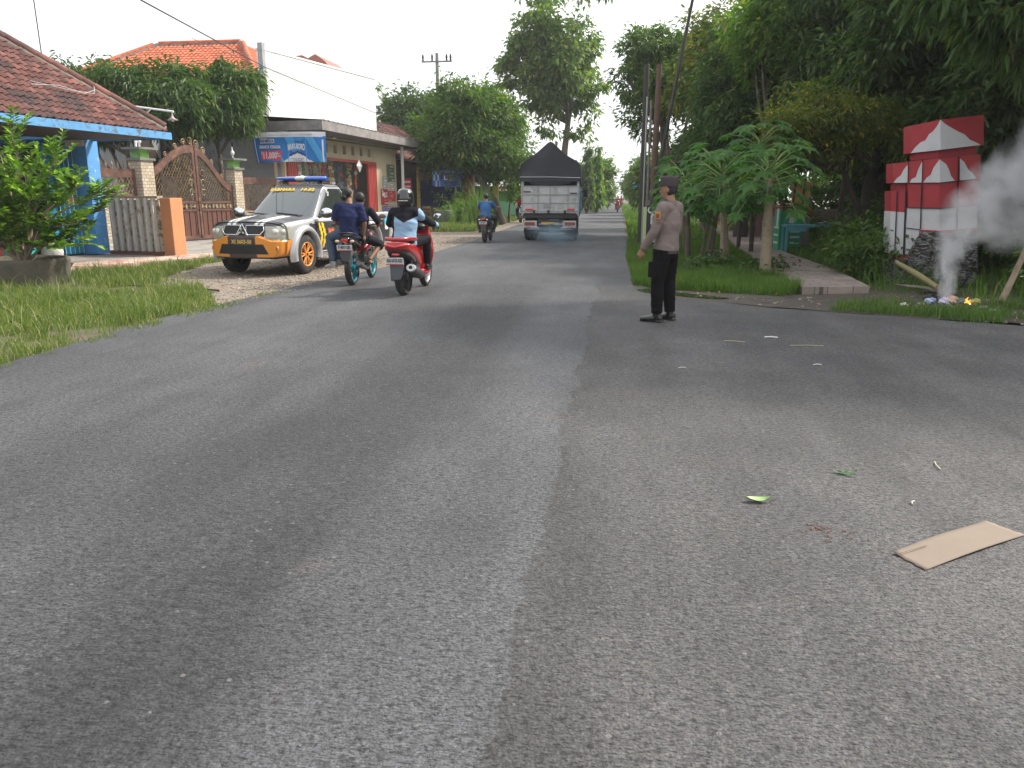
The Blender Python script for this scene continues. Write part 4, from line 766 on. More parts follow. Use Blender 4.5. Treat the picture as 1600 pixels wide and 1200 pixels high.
def crown_geo(blobs, nclump, per, cr, ll, lw=0.38, droop=0.3, g=None, shell=0.55):
    g = g or nr; PP, DD, NN = [], [], []
    for (cx, cy, cz, rx, ry, rz) in blobs:
        k = max(4, int(nclump*(rx*ry*rz)**(2/3)))
        d = unit(g.normal(size=(k, 3))); rr = shell+(1.06-shell)*g.random((k, 1))**0.6; rr *= 0.8+0.4*g.random((k, 1))
        C = np.array([[cx, cy, cz]])+d*rr*np.array([[rx, ry, rz]])
        csz = cr*(0.5+g.random((k, 1, 1))*0.9); q = g.normal(size=(k, per, 3))*np.array([1, 1, 0.62])*csz*0.55
        p = (C[:, None, :]+q).reshape(-1, 3); o = (q+d[:, None, :]*csz*0.5).reshape(-1, 3)
        PP.append(p); DD.append(unit(o)*0.8+g.normal(size=p.shape)*0.45+np.array([0, 0, -droop])); NN.append(unit(g.normal(size=p.shape)*0.5+np.array([0, 0, 1.0])+np.repeat(d, per, 0)*0.5))
    P, D, N = np.concatenate(PP), np.concatenate(DD), np.concatenate(NN); n = len(P); L = ll*(0.6+0.8*g.random(n))
    return leaf_geo(P, D, N, L, L*lw*(0.8+0.4*g.random(n)), droop*0.6)
TREES = 0
def tree(name, label, loc, trunk, blobs, nclump, per, cr, ll, lmat, bark=M_BARK, r0=0.16, fork=None, lw=0.38, droop=0.3, group=None, shell=0.55, cat='tree', limbs=True):
    """trunk: list of local points; blobs local; limbs run from the fork to each leaf mass"""
    T = thing(name, label, cat, loc, group=group); b = M(); k = len(trunk)
    b.tube(trunk, [r0*(1-0.55*i/(k-1)) if i else r0*1.25 for i in range(k)], 10)
    if limbs:
        for i, (cx, cy, cz, rx, ry, rz) in enumerate(blobs[:14]):
            p0 = Vector(trunk[-1] if i % 2 else trunk[max(0, k-2)]); c = Vector((cx, cy, cz)); mid = p0.lerp(c, 0.5)+Vector((rnd.uniform(-.2, .2), rnd.uniform(-.2, .2), -0.12*(c-p0).length))
            b.tube([p0, mid, c], [r0*0.42, r0*0.27, r0*0.12], 6)
            for q in range(3):
                e = c+Vector((rnd.uniform(-1, 1)*rx, rnd.uniform(-1, 1)*ry, rnd.uniform(-.4, .9)*rz))*0.75; b.tube([mid.lerp(c, 0.5), c.lerp(e, 0.5), e], [r0*0.14, r0*0.1, r0*0.05], 4)
    b.build('trunk', bark, T)
    V, F = crown_geo(blobs, nclump, per, cr, ll, lw, droop, shell=shell); np_mesh('crown', V, F, 3, lmat, T); return T
def rblobs(c, R, n, s=0.45, seed=0, flat=0.8):
    g = random.Random(seed); out = []
    for i in range(n):
        while True:
            d = Vector((g.uniform(-1, 1), g.uniform(-1, 1), g.uniform(-1, 1)))
            if d.length < 1: break
        r = s*(0.7+0.6*g.random()); out.append((c[0]+d.x*R[0]*(1-s*0.6), c[1]+d.y*R[1]*(1-s*0.6), c[2]+d.z*R[2]*(1-s*0.6), R[0]*r, R[1]*r, R[2]*r*flat*1.2))
    return out
# ---- left: mango trees behind the gate
tree('mango_tree', 'leftmost mango tree with rounded dark crown behind the brown gate', (-17.8, 27.0, 0), [(0, 0, 0), (0.1, 0, 1.6), (0.0, 0.1, 3.0)], rblobs((-1.0, 0, 5.1), (2.3, 1.7, 1.5), 12, 0.45, 1), 34, 70, 0.42, 0.24, L_MANGO, lw=0.26, droop=0.5, group='mango trees behind the gate')
tree('mango_tree', 'middle mango tree with lower crown behind the left gate leaf', (-16.2, 27.6, 0), [(0, 0, 0), (0.1, 0, 1.6), (0.2, 0.1, 2.9)], rblobs((-0.2, 0, 4.85), (2.2, 1.6, 1.3), 13, 0.42, 2), 36, 70, 0.42, 0.24, L_MANGO, lw=0.26, droop=0.5, group='mango trees behind the gate')
tree('mango_tree', 'tallest mango tree with bare lower limbs beside the shop canopy', (-15.5, 29.4, 0), [(0.2, 0, 0), (0.1, 0, 1.8), (0.0, 0.1, 3.1), (-0.1, 0, 4.0)], rblobs((0.1, 0, 5.4), (1.6, 1.3, 1.35), 13, 0.45, 3)+[(1.0, -0.3, 4.35, 0.5, 0.5, 0.35), (-0.9, -0.3, 4.35, 0.6, 0.5, 0.4)], 36, 70, 0.40, 0.24, L_MANGO, lw=0.26, droop=0.5, r0=0.12, group='mango trees behind the gate')
# ---- left: beyond the shop
tree('leafy_tree', 'dark leafy tree with leaning trunk overhanging the weeds and food stall', (-7.1, 43.5, 0), [(0.6, 0.2, 0), (0.2, 0, 1.3), (-0.6, 0, 2.6), (-1.1, 0, 3.6)], rblobs((-1.1, 1, 5.0), (3.1, 2.6, 2.7), 26, 0.36, 4)+[(1.9, 0, 3.2, 0.9, 0.9, 0.9), (-2.4, 0.5, 4.3, 1.2, 1.2, 0.8), (0.6, 0.0, 3.5, 1.2, 1.0, 0.7)], 26, 60, 0.5, 0.24, L_MID, bark=M_BARKD, r0=0.3, lw=0.42)
tree('leafy_tree', 'dense dark tree standing directly behind the brown tiled roof', (-14.5, 56, 0), [(0, 0, 0), (0, 0, 2), (0.2, 0, 4)], rblobs((0.3, 0, 5.7), (4.0, 3, 3.0), 24, 0.36, 5), 17, 60, 0.6, 0.30, L_DARK, bark=M_BARKD, r0=0.3, lw=0.42)
tree('leafy_tree', 'rounded tree further back above the utility pole foot', (-11.5, 62, 0), [(0, 0, 0), (0, 0, 2), (0.2, 0, 4)], rblobs((0.5, 0, 6.2), (3.4, 3, 3.6), 22, 0.36, 6), 15, 60, 0.6, 0.32, L_MID, bark=M_BARKD, r0=0.3, lw=0.42)
tree('slender_tree', 'light green slender young tree left of the truck', (-6.6, 47.5, 0), [(0, 0, 0), (0.1, 0, 1.4), (0.1, 0, 2.6)], rblobs((0.1, 0, 2.6), (0.7, 0.7, 1.5), 9, 0.5, 8), 26, 30, 0.3, 0.18, L_BRT, r0=0.06)
tree('tall_tree', 'very tall open crowned tree with forked grey trunk rising behind the truck', (-3.9, 55, 0), [(0, 0, 0), (0.1, 0, 2.2), (0.15, 0, 4.6), (0.35, 0, 6.4), (0.6, 0, 8.2)],
     rblobs((-0.4, 0, 10.4), (3.7, 3.2, 3.9), 40, 0.27, 9)+[(-3.1, 0, 10.3, 0.9, 0.9, 0.6), (-2.6, 0, 12.4, 1.0, 0.9, 0.8), (1.8, 0, 14.8, 1.2, 0.9, 0.8), (-1.6, 0, 14.6, 1.1, 1, 0.8), (1.0, 0, 5.9, 0.7, 0.6, 0.5), (1.4, 0.2, 7.1, 0.9, 0.8, 0.7), (-0.9, 0.1, 6.5, 0.8, 0.7, 0.9), (2.0, 0, 8.6, 1.0, 0.9, 0.7)], 11, 44, 0.50, 0.33, leafmat('pale_tall_leaves', (0.055, 0.105, 0.034), (0.14, 0.21, 0.060), (0.26, 0.30, 0.09), 0.12, 0.45), bark=M_BARK, r0=0.30, lw=0.5, shell=0.5)  # lighter green than the neighbouring crowns
PT = thing('palm_tree', 'dusty grey palm with drooping fronds beside the white building', 'palm', (-17.2, 60, 0))
M().tube([(0, 0, 0), (0.1, 0, 4), (0, 0, 7.2)], [0.22, 0.17, 0.15], 10).build('trunk', M_BARK, PT)
V, F = [], []; o0 = 0; P, D, N, L = [], [], [], []
for i in range(22):
    a = i*2.4; el = rnd.uniform(0.1, 1.25); d = Vector((math.cos(a)*math.cos(el), math.sin(a)*math.cos(el), math.sin(el))); ln_ = 2.7
    for t in range(26):
        u = t/25; p = Vector((0, 0, 7.2))+d*ln_*u+Vector((0, 0, -1.5*u*u*math.cos(el)*1.1)); s = d.cross(Vector((0, 0, 1))).normalized()
        for sg in (1, -1): P.append(p); D.append(s*sg*0.8+d*0.7+Vector((0, 0, -0.25))); N.append(Vector((0, 0, 1))); L.append(0.55*(1-0.5*abs(u-0.4)))
V, F = leaf_geo(np.array(P), np.array([tuple(q) for q in D]), np.array([tuple(q) for q in N]), np.array(L), np.array(L)*0.1, 0.15); np_mesh('crown', V, F, 3, L_PALM, PT)
tree('vine', 'small green creeper showing over the top of the white building', (-15.6, 46, 0), [(0, 0, 0), (0, 0, 7.8)], [(0.1, 0, 8.0, 0.9, 0.4, 0.25), (1.1, 0, 7.75, 0.9, 0.4, 0.2)], 40, 26, 0.25, 0.2, L_BRT, r0=0.05, cat='plant')
# columnar pair and the far avenue, left
for (x, y, h, lb) in ((-2.9, 74, 6.0, 'left one of the twin columnar trees beyond the truck'), (-2.05, 75.5, 5.9, 'right one of the twin columnar trees beyond the truck')):
    tree('columnar_tree', lb, (x, y, 0), [(0, 0, 0), (0, 0, 3)], [(0, 0, 1.2+0.55*i, 0.62*(1-0.085*i), 0.55*(1-0.085*i), 0.55) for i in range(9)], 42, 26, 0.25, 0.34, L_FAR if x < -2.5 else L_BRT, r0=0.12, lw=0.4, droop=0.8, limbs=False, group='columnar trees beyond the truck')
av = [(-4.2, 80, 4.6, 1.7), (-1.15, 84, 4.7, 1.9), (-2.4, 92, 4.3, 2.0), (-1.0, 100, 5.0, 2.0), (-1.2, 118, 4.6, 2.1), (-1.4, 136, 5.0, 2.3), (-1.6, 160, 5.2, 2.6), (-2.0, 190, 5.6, 3.0), (-2.5, 230, 6, 3.5), (-3, 290, 7, 4)]
wds = ['nearest', 'second', 'third', 'fourth', 'fifth', 'sixth', 'seventh', 'eighth', 'ninth', 'farthest']
for i, (x, y, h, r) in enumerate(av):
    x2 = x-2.6 if i > 1 else x-1.3
    tree('avenue_tree', wds[i]+' rounded tree of the left roadside row fading into the distance', (x2, y, 0), [(0, 0, 0), (0, 0, h*0.5)], rblobs((0.2, 0, h*0.62), (r*1.05, r, h*0.42), 9, 0.5, 30+i), 16 if i < 5 else 8, 26, 0.5+y*0.002, 0.30+y*0.0016, L_FAR, r0=0.2, lw=0.55, droop=0.2, group='left roadside row of trees')
# ---- right avenue
ar = [(2.6, 58, 4.7, 1.5), (2.9, 68, 5.3, 1.9), (3.0, 80, 5.2, 2.0), (3.1, 96, 5.2, 2.2), (3.3, 118, 5.4, 2.5), (3.6, 150, 6.0, 2.8), (4.0, 190, 6.5, 3.2), (4.6, 250, 7.5, 4)]
for i, (x, y, h, r) in enumerate(ar):
    tree('avenue_tree', wds[i]+' rounded tree of the right roadside row beyond the utility poles', (x, y, 0), [(0, 0, 0), (0, 0, h*0.5)], rblobs((0, 0, h*0.60), (r, r, h*0.42), 9, 0.5, 50+i), 18 if i < 4 else 8, 28, 0.5+y*0.002, 0.28+y*0.0016, L_FAR, r0=0.18, lw=0.5, droop=0.2, group='right roadside row of trees')
# ---- right: tall trees over the verge
tree('roadside_tree', 'airy tree with yellow tinged crown leaning over the road above the utility poles', (2.3, 37, 0), [(0, 0, 0), (0.0, 0, 2.5), (-0.3, 0, 4.6)], rblobs((-0.4, 0, 6.7), (1.95, 2.0, 2.1), 22, 0.34, 11)+[(-1.4, 0, 5.2, 0.7, 0.7, 0.5), (-0.9, 0, 4.5, 0.7, 0.7, 0.4)], 26, 44, 0.42, 0.24, L_MID, r0=0.2, lw=0.36)
tree('roadside_tree', 'tall yellow green tree behind the leaning dark mast', (3.6, 33, 0), [(0, 0, 0), (0.0, 0, 2.5), (0.2, 0, 4.6)], rblobs((0.3, 0, 6.2), (2.1, 2.0, 2.9), 24, 0.34, 12), 26, 44, 0.42, 0.24, L_YEL, r0=0.2, lw=0.36)
tree('roadside_tree', 'dark drooping tree behind the standing policeman', (4.4, 29, 0), [(0, 0, 0), (0.0, 0, 2.0), (0.2, 0, 3.6)], rblobs((-0.2, 0, 4.6), (2.1, 2.0, 2.6), 24, 0.34, 13), 30, 50, 0.42, 0.23, L_DARK, bark=M_BARKD, r0=0.22, lw=0.34)
tree('roadside_tree', 'bright topped tree between the yellow green tree and the dark canopy', (5.0, 27, 0), [(0, 0, 0), (0.0, 0, 2.5), (0.2, 0, 4.6)], rblobs((0.3, 0, 6.3), (1.9, 2.0, 2.0), 20, 0.34, 14), 30, 50, 0.42, 0.23, L_BRT, r0=0.2, lw=0.36)
tree('shade_tree', 'broad dark shade tree above the wooden shelter', (7.4, 24.5, 0), [(0, 0, 0), (0.0, 0, 2.2), (-0.2, 0, 4.0), (0, 0, 5.5)], rblobs((-0.2, 0, 6.2), (3.3, 2.6, 3.2), 34, 0.33, 15), 30, 60, 0.42, 0.23, L_DARK, bark=M_BARKD, r0=0.32, lw=0.34)
tree('shade_tree', 'thick trunked shade tree just left of the red and white monument', (7.2, 19.6, 0), [(0, 0, 0), (0.0, 0, 1.5), (-0.2, 0, 3.0), (0, 0, 4.4)], rblobs((0.3, 0, 5.0), (2.7, 2.0, 2.2), 30, 0.34, 16), 40, 60, 0.38, 0.20, L_DENSE, bark=M_BARKD, r0=0.36, lw=0.34)
tree('shade_tree', 'dark tree directly behind the red and white monument', (8.6, 17.6, 0), [(0, 0, 0), (0.0, 0, 1.5), (-0.2, 0, 2.6), (0, 0, 4.0)], rblobs((0.2, 0, 5.0), (2.9, 2.0, 3.2), 38, 0.30, 17), 46, 60, 0.36, 0.19, L_DENSE, bark=M_BARKD, r0=0.3, lw=0.34)
tree('mango_tree', 'near mango tree with big drooping leaves and dark trunk at the right edge', (7.75, 14.2, 0), [(-0.1, 0, 0), (0.05, 0, 1.6), (0.15, 0, 3.2), (0.3, 0, 4.2)], rblobs((-0.5, -0.6, 4.5), (2.4, 1.5, 1.25), 26, 0.33, 18)+[(-2.0, -1.2, 3.9, 0.7, 0.5, 0.35), (-2.6, -0.8, 4.4, 0.7, 0.5, 0.4), (-1.6, -1.4, 6.9, 1.9, 1.5, 0.9), (0.2, -1.0, 6.6, 1.6, 1.4, 0.9), (-3.0, -1.2, 6.0, 1.1, 1.1, 0.6), (-0.6, -2.4, 6.7, 1.4, 1.2, 0.8)], 60, 42, 0.34, 0.23, L_MANGO, bark=M_BARKD, r0=0.26, lw=0.24, droop=0.65)  # topmost leaf blobs added above the view to block sun from the policeman
tree('shade_tree', 'tall dark tree filling the sky behind the near mango tree', (11.5, 21, 0), [(0, 0, 0), (0.0, 0, 2.2), (-0.2, 0, 5.0)], rblobs((-0.4, 0, 6.3), (3.8, 2.6, 4.2), 34, 0.33, 19), 26, 56, 0.42, 0.23, L_DENSE, bark=M_BARKD, r0=0.32, lw=0.34)
tree('shade_tree', 'tall dark tree in the second row behind the shelter', (10.5, 31, 0), [(0, 0, 0), (0.0, 0, 2.2), (-0.2, 0, 5.0)], rblobs((-0.8, 0, 6.0), (4.6, 2.6, 4.6), 34, 0.33, 20), 17, 52, 0.5, 0.28, L_DENSE, bark=M_BARKD, r0=0.32, lw=0.34)
tree('shade_tree', 'dark tree standing behind the orange boundary pillars', (7.4, 40, 0), [(0, 0, 0), (0.0, 0, 2.2), (-0.2, 0, 4.0)], rblobs((-0.8, 0, 5.2), (3.6, 2.6, 3.9), 30, 0.34, 21), 17, 52, 0.5, 0.28, L_DARK, bark=M_BARKD, r0=0.3, lw=0.34)
tree('shade_tree', 'tall tree at the right edge overhanging the side street', (11.5, 12.0, 0), [(0, 0, 0), (0.0, 0, 2.2), (-0.2, 0, 4.6)], rblobs((-1.0, 0.6, 6.6), (4.0, 3.0, 3.4), 34, 0.32, 22), 22, 50, 0.42, 0.24, L_DARK, bark=M_BARKD, r0=0.32, lw=0.34)
tree('feathery_tree', 'yellow green feathery tree spreading over the wooden shelter roof', (4.7, 18.6, 0), [(0.9, 0.2, 0), (0.7, 0.1, 1.2), (0.3, 0, 2.0), (-0.1, 0, 2.5)], rblobs((-0.35, 0, 3.15), (1.35, 1.1, 0.95), 22, 0.33, 23)+[(1.3, 0, 2.9, 0.7, 0.6, 0.4)], 70, 46, 0.28, 0.12, L_YEL, bark=M_BARKD, r0=0.09, lw=0.3)
tree('shade_tree', 'low dark tree filling the gap behind the thick trunk', (9.5, 25.5, 0), [(0, 0, 0), (0.0, 0, 1.2), (-0.2, 0, 2.2)], rblobs((0, 0, 2.6), (3.4, 2.0, 2.2), 24, 0.36, 24), 26, 56, 0.45, 0.24, L_DENSE, bark=M_BARKD, r0=0.2, lw=0.36)
tree('shade_tree', 'low dark tree closing the view right of the monument', (11.8, 17.0, 0), [(0, 0, 0), (0.0, 0, 1.2), (-0.2, 0, 2.2)], rblobs((0, 0, 2.6), (3.0, 1.6, 2.3), 24, 0.36, 25), 30, 56, 0.42, 0.22, L_DENSE, bark=M_BARKD, r0=0.2, lw=0.36)
tree('shade_tree', 'wide dark tree far behind the boundary wall', (13.5, 40, 0), [(0, 0, 0), (0.0, 0, 2.2), (-0.2, 0, 4.0)], rblobs((-0.8, 0, 4.6), (6.0, 3.0, 4.6), 34, 0.33, 26), 12, 56, 0.6, 0.34, L_DENSE, bark=M_BARKD, r0=0.3, lw=0.4)
tree('shade_tree', 'dark tree behind the far papaya trunks', (6.2, 52, 0), [(0, 0, 0), (0.0, 0, 1.5), (-0.2, 0, 3.0)], rblobs((0.2, 0, 3.4), (3.6, 2.6, 3.2), 26, 0.35, 27), 14, 50, 0.6, 0.34, L_DARK, bark=M_BARKD, r0=0.3, lw=0.4)
# understory hedges so that nothing bare shows between trunks
tree('hedge', 'dark leafy hedge behind the boundary wall on the right', (10.0, 34, 0), [(0, 0, 0), (0, 0, 1)], [(-4.5+i*1.5, 0.6*math.sin(i), 1.3, 1.2, 1.0, 1.3) for i in range(11)], 22, 40, 0.45, 0.26, L_DARK, lw=0.4, cat='hedge', limbs=False)
tree('hedge', 'shaded hedge behind the red and white monument', (9.2, 17.0, 0), [(0, 0, 0), (0, 0, 1)], [(-3.2+i*0.9, 1.0*math.sin(i*1.3), 0.8+0.3*math.sin(i), 0.9, 0.7, 1.1) for i in range(9)], 46, 40, 0.34, 0.17, L_DENSE, lw=0.4, cat='hedge', limbs=False)
tree('bush', 'tangled green bush between the slab path and the monument', (5.1, 15.3, 0), [(0, 0, 0), (0, 0, 0.5)], [(-0.4, 0.0, 0.40, 0.65, 0.6, 0.50), (0.1, -0.2, 0.55, 0.6, 0.5, 0.55), (-0.3, 1.2, 0.4, 0.5, 0.6, 0.5), (0.5, 0.6, 0.6, 0.6, 0.6, 0.6), (0, 2.2, 0.5, 0.5, 0.6, 0.6)], 90, 34, 0.22, 0.13, L_MID, bark=M_BARKD, r0=0.03, lw=0.34, cat='bush')
tree('bush', 'tall loose bush of long leaves hiding the foot of the thick trunk', (5.9, 18.6, 0), [(0, 0, 0), (0, 0, 0.8)], [(0, 0, 0.7, 0.8, 0.7, 0.7), (0.5, 0.3, 1.0, 0.6, 0.5, 0.6), (-0.6, 0.5, 0.5, 0.5, 0.5, 0.5)], 80, 34, 0.25, 0.17, L_DARK, bark=M_BARKD, r0=0.03, lw=0.24, cat='bush')
tree('bush', 'dark shrub behind the slab path left of the cart', (5.75, 25.0, 0), [(0, 0, 0), (0, 0, 0.5)], [(-0.3, 0, 0.5, 0.6, 0.5, 0.5), (0.2, 1.5, 0.5, 0.6, 0.6, 0.6), (0.6, 3.2, 0.6, 0.7, 0.7, 0.7), (0.4, 5.4, 0.6, 0.7, 0.9, 0.7)], 50, 34, 0.25, 0.16, L_DARK, bark=M_BARKD, r0=0.03, cat='bush')
tree('bush', 'leafy bush at the right edge beside the burning rubbish', (7.2, 12.8, 0), [(0, 0, 0), (0, 0, 0.4)], [(-0.4, 0.2, 0.35, 0.5, 0.5, 0.35), (0.4, 0.0, 0.5, 0.7, 0.5, 0.5), (-0.1, 0.9, 0.7, 0.8, 0.5, 0.6), (1.6, 0.2, 0.6, 0.8, 0.6, 0.7)], 80, 30, 0.22, 0.15, L_MID, bark=M_BARKD, r0=0.03, lw=0.4, cat='bush')
tree('groundcover_plant', 'low leafy creeper patch around the foot of the nearest papaya tree', (2.3, 15.6, 0), [(0, 0, 0), (0, 0, 0.1)], [(-0.5, 0.1, 0.14, 0.6, 0.6, 0.14), (0.3, -0.1, 0.16, 0.5, 0.5, 0.16), (-0.1, 0.8, 0.16, 0.6, 0.5, 0.16), (0.7, 0.4, 0.14, 0.45, 0.5, 0.15), (-0.9, 0.7, 0.12, 0.4, 0.5, 0.12)], 110, 20, 0.16, 0.11, L_DARK, r0=0.02, lw=0.5, cat='plant', limbs=False)
tree('small_shrub', 'small bright shrub beside the two utility poles', (1.2, 26.2, 0), [(0, 0, 0), (0, 0, 0.3)], [(0, 0, 0.3, 0.35, 0.3, 0.3), (-0.35, -1.0, 0.25, 0.22, 0.3, 0.25), (0.6, 2.5, 0.7, 0.7, 0.6, 0.7)], 70, 26, 0.16, 0.10, L_BRT, r0=0.02, cat='shrub', limbs=False)
tree('weed_clump', 'tall leafy weeds in front of the food stall', (-8.5, 39.9, 0), [(0, 0, 0), (0, 0, 0.4)], [(-0.2, 0, 0.5, 0.6, 0.5, 0.55), (0.3, 0.8, 0.8, 0.6, 0.6, 0.7), (-0.4, 2.4, 1.2, 0.8, 0.7, 1.2), (0.9, 2.6, 0.8, 0.6, 0.6, 0.7)], 44, 30, 0.25, 0.16, L_BRT, r0=0.03, lw=0.5, cat='weeds', limbs=False)
qr = np.concatenate([nr.normal(size=(520, 2))*np.array([0.30, 0.35])+np.array([-7.05, 39.9]), nr.normal(size=(120, 2))*np.array([0.5, 0.4])+np.array([-7.9, 38.6])])
blades('tall_grass_clump', [(qr, 1.45, 0.032, 0.45)], leafmat('reed_grass', (0.055, 0.12, 0.028), (0.13, 0.22, 0.06), (0.26, 0.29, 0.11), 0.1, 0.45), kind=None, label='tall reedy grass clump growing before the food stall', cat='grass clump')
# ---- potted shrub
SH = thing('shrub', 'leafy green shrub with arching branches growing from the round concrete planter', 'shrub', (-10.75, 12.9, 0))
b = M(); P, D, N, L = [], [], [], []; g = random.Random(5)
tips = [(-1.6, .3, 2.3), (-1.0, 0, 2.75), (-0.35, 0.2, 2.35), (0.25, -0.1, 2.75), (0.5, 0.3, 2.3), (1.0, 0, 2.3), (1.45, -0.1, 1.75), (1.75, 0.1, 1.62), (1.6, 0.3, 1.3), (1.3, -0.2, 1.05), (1.25, 0.1, 0.75), (0.9, -0.3, 0.62), (0.2, -0.6, 1.1), (-0.5, -0.7, 1.2), (-1.2, -0.3, 1.5), (-1.5, 0, 1.0), (-0.9, -0.4, 0.7), (0.0, -0.5, 1.7), (0.7, -0.5, 1.5), (-0.6, 0, 1.9), (-1.9, 0, 1.6), (0.9, 0.5, 1.8), (-0.2, 0.4, 2.0), (-1.0, -0.6, 0.95), (0.6, -0.4, 1.9), (-1.8, -0.2, 2.1), (0.3, -0.7, 0.8)]
for ti in tips:
    t = Vector(ti)*1.0; p0 = Vector((0.1*g.uniform(-1, 1), 0.1*g.uniform(-1, 1), 0.35)); m1 = p0.lerp(t, 0.45)+Vector((0, 0, 0.28)); b.tube([p0, m1, t], [0.035, 0.02, 0.006], 6)
    for s in range(13):
        f = 0.35+0.65*g.random(); q = (p0*(1-f)**2+m1*2*f*(1-f)*1.0+t*f*f); d = Vector((g.uniform(-1, 1), g.uniform(-1, 1), g.uniform(-0.35, 0.85))).normalized()*0.7+(t-p0).normalized()*0.5
        ln_ = g.uniform(0.28, 0.55); e = q+d*ln_; side = d.cross(Vector((0, 0, 1))).normalized(); b.tube([q, e], [0.006, 0.003], 4)
        for k in range(13):
            u = (k+1)/13; pp = q+d*ln_*u; sg = 1 if k % 2 else -1; P.append(tuple(pp)); D.append(tuple(side*sg*0.9+d.normalized()*0.75+Vector((0, 0, 0.12+g.uniform(-.25, .2))))); N.append((g.uniform(-.3, .3), g.uniform(-.3, .3), 1)); L.append(g.uniform(0.12, 0.20))
b.build('branches', M_BARKP, SH); L = np.array(L); V, F = leaf_geo(np.array(P), np.array(D), np.array(N), L, L*0.5, 0.12, 0.18)
np_mesh('leaves', V, F, 3, leafmat('glossy_shrub_leaves', (0.050, 0.125, 0.018), (0.135, 0.255, 0.036), (0.36, 0.50, 0.08), 0.16, 0.35, 0.35), SH)
PL = thing('planter', 'round weathered concrete planter ring at the left verge', 'planter', (-10.75, 12.9, 0))
M().lathe([(0.70, -0.05), (0.74, 0.36), (0.735, 0.42), (0.66, 0.42), (0.64, 0.3)], n=36).build('ring', mat('mossy_concrete_ring', (0.115, 0.098, 0.078), 0.95, var=0.35, stain=(0.07, 0.075, 0.05), sts=3, bump=0.6, bs=25, bd=0.02), PL); M().lathe([(0.0, 0.34), (0.65, 0.33)], n=24).build('earth', A_MUD, PL)
# ---- papaya trees
def papaya(loc, h, r, n, label, lean=(0, 0), stem=M_BARKP, spread=1.0, seed=1, r0=0.07):
    T = thing('papaya_tree', label, 'papaya tree', loc, group='papaya trees on the right verge'); g = random.Random(seed); top = Vector((lean[0], lean[1], h))
    M().tube([(0, 0, 0), (lean[0]*0.3, lean[1]*0.3, h*0.4), tuple(top)], [r0*1.1, r0*0.9, r0*0.6], 12).build('trunk', stem, T)
    b = M(); pet = M()
    for i in range(n):
        a = i*2.4+g.uniform(-.2, .2); el = 0.75-1.25*(i/n); d = Vector((math.cos(a)*math.cos(el), math.sin(a)*math.cos(el), math.sin(el))); ln_ = spread*g.uniform(0.55, 1.0)
        c = top+Vector((0, 0, 0.25-0.5*i/n))+d*ln_+Vector((0, 0, -0.10*ln_)); pet.tube([top+Vector((0, 0, 0.2-0.45*i/n)), top.lerp(c, 0.6)+Vector((0, 0, 0.12)), c], [0.014, 0.010, 0.006], 5)
        nrm = (Vector((0, 0, 1))+d*0.55+Vector((g.uniform(-.25, .25), g.uniform(-.25, .25), 0))).normalized(); fx = (d-nrm*d.dot(nrm)).normalized(); fy = nrm.cross(fx); R0 = 0.30*g.uniform(0.75, 1.2)
        for k in range(9):
            an = (k-4)*0.62; ll = R0*(1.15-0.10*abs(k-4)); dd = fx*math.cos(an)+fy*math.sin(an); ss = nrm.cross(dd)
            # a lobe with two side teeth, drooping tip
            pts = [c, c+dd*ll*0.35-ss*ll*0.10, c+dd*ll*0.52-ss*ll*0.27-nrm*0.03, c+dd*ll*0.62-ss*ll*0.11-nrm*0.02, c+dd*ll*1.0-nrm*0.12*ll*2, c+dd*ll*0.62+ss*ll*0.11-nrm*0.02, c+dd*ll*0.52+ss*ll*0.27-nrm*0.03, c+dd*ll*0.35+ss*ll*0.10]
            cc = c+dd*ll*0.45+nrm*0.018; b.add([tuple(q) for q in pts]+[tuple(cc)], [(q, (q+1) % 8, 8) for q in range(8)])
    b.build('leaves', L_PAP, T); pet.build('petioles', mat('petiole_green', (0.20, 0.28, 0.08), 0.6), T)
    fr = M()
    for i in range(5): a = i*1.3; fr.ell((top.x+0.10*math.cos(a), top.y+0.10*math.sin(a), h-0.20-0.06*(i % 3)), (0.055, 0.055, 0.10), 8, 6)
    fr.build('fruit', mat('green_papaya', (0.06, 0.15, 0.04), 0.5), T)
    return T
papaya((2.85, 15.4, 0), 1.85, 0.1, 34, 'nearest papaya tree with thick pale trunk beside the slab path', (-0.05, 0), spread=0.85, seed=3, r0=0.105)
papaya((2.55, 18.6, 0), 1.95, 0.07, 34, 'second papaya tree with slanting trunk behind the nearest one', (-0.25, 0), spread=0.95, seed=4)
papaya((2.35, 20.6, 0), 1.9, 0.06, 34, 'papaya tree leaning away between two wooden stakes', (0.35, 0.2), spread=1.0, seed=5, stem=M_BARK)
papaya((1.95, 22.8, 0), 1.75, 0.06, 32, 'farthest papaya tree toward the leaning utility poles', (-0.15, 0), spread=1.0, seed=6, stem=M_BARK)
papaya((1.75, 19.6, 0), 1.7, 0.06, 32, 'slim papaya tree just right of the policeman, in front of the farthest one', (-0.1, 0), spread=0.95, seed=8, stem=M_BARK)
papaya((2.25, 17.0, 0), 1.85, 0.06, 32, 'thin papaya tree left of the nearest thick trunk', (-0.1, 0), spread=0.9, seed=9, stem=M_BARKP, r0=0.055)
papaya((3.3, 17.6, 0), 2.45, 0.07, 34, 'tallest papaya tree mixing with the yellow green tree', (-0.35, 0), spread=0.95, seed=7, stem=M_BARK)
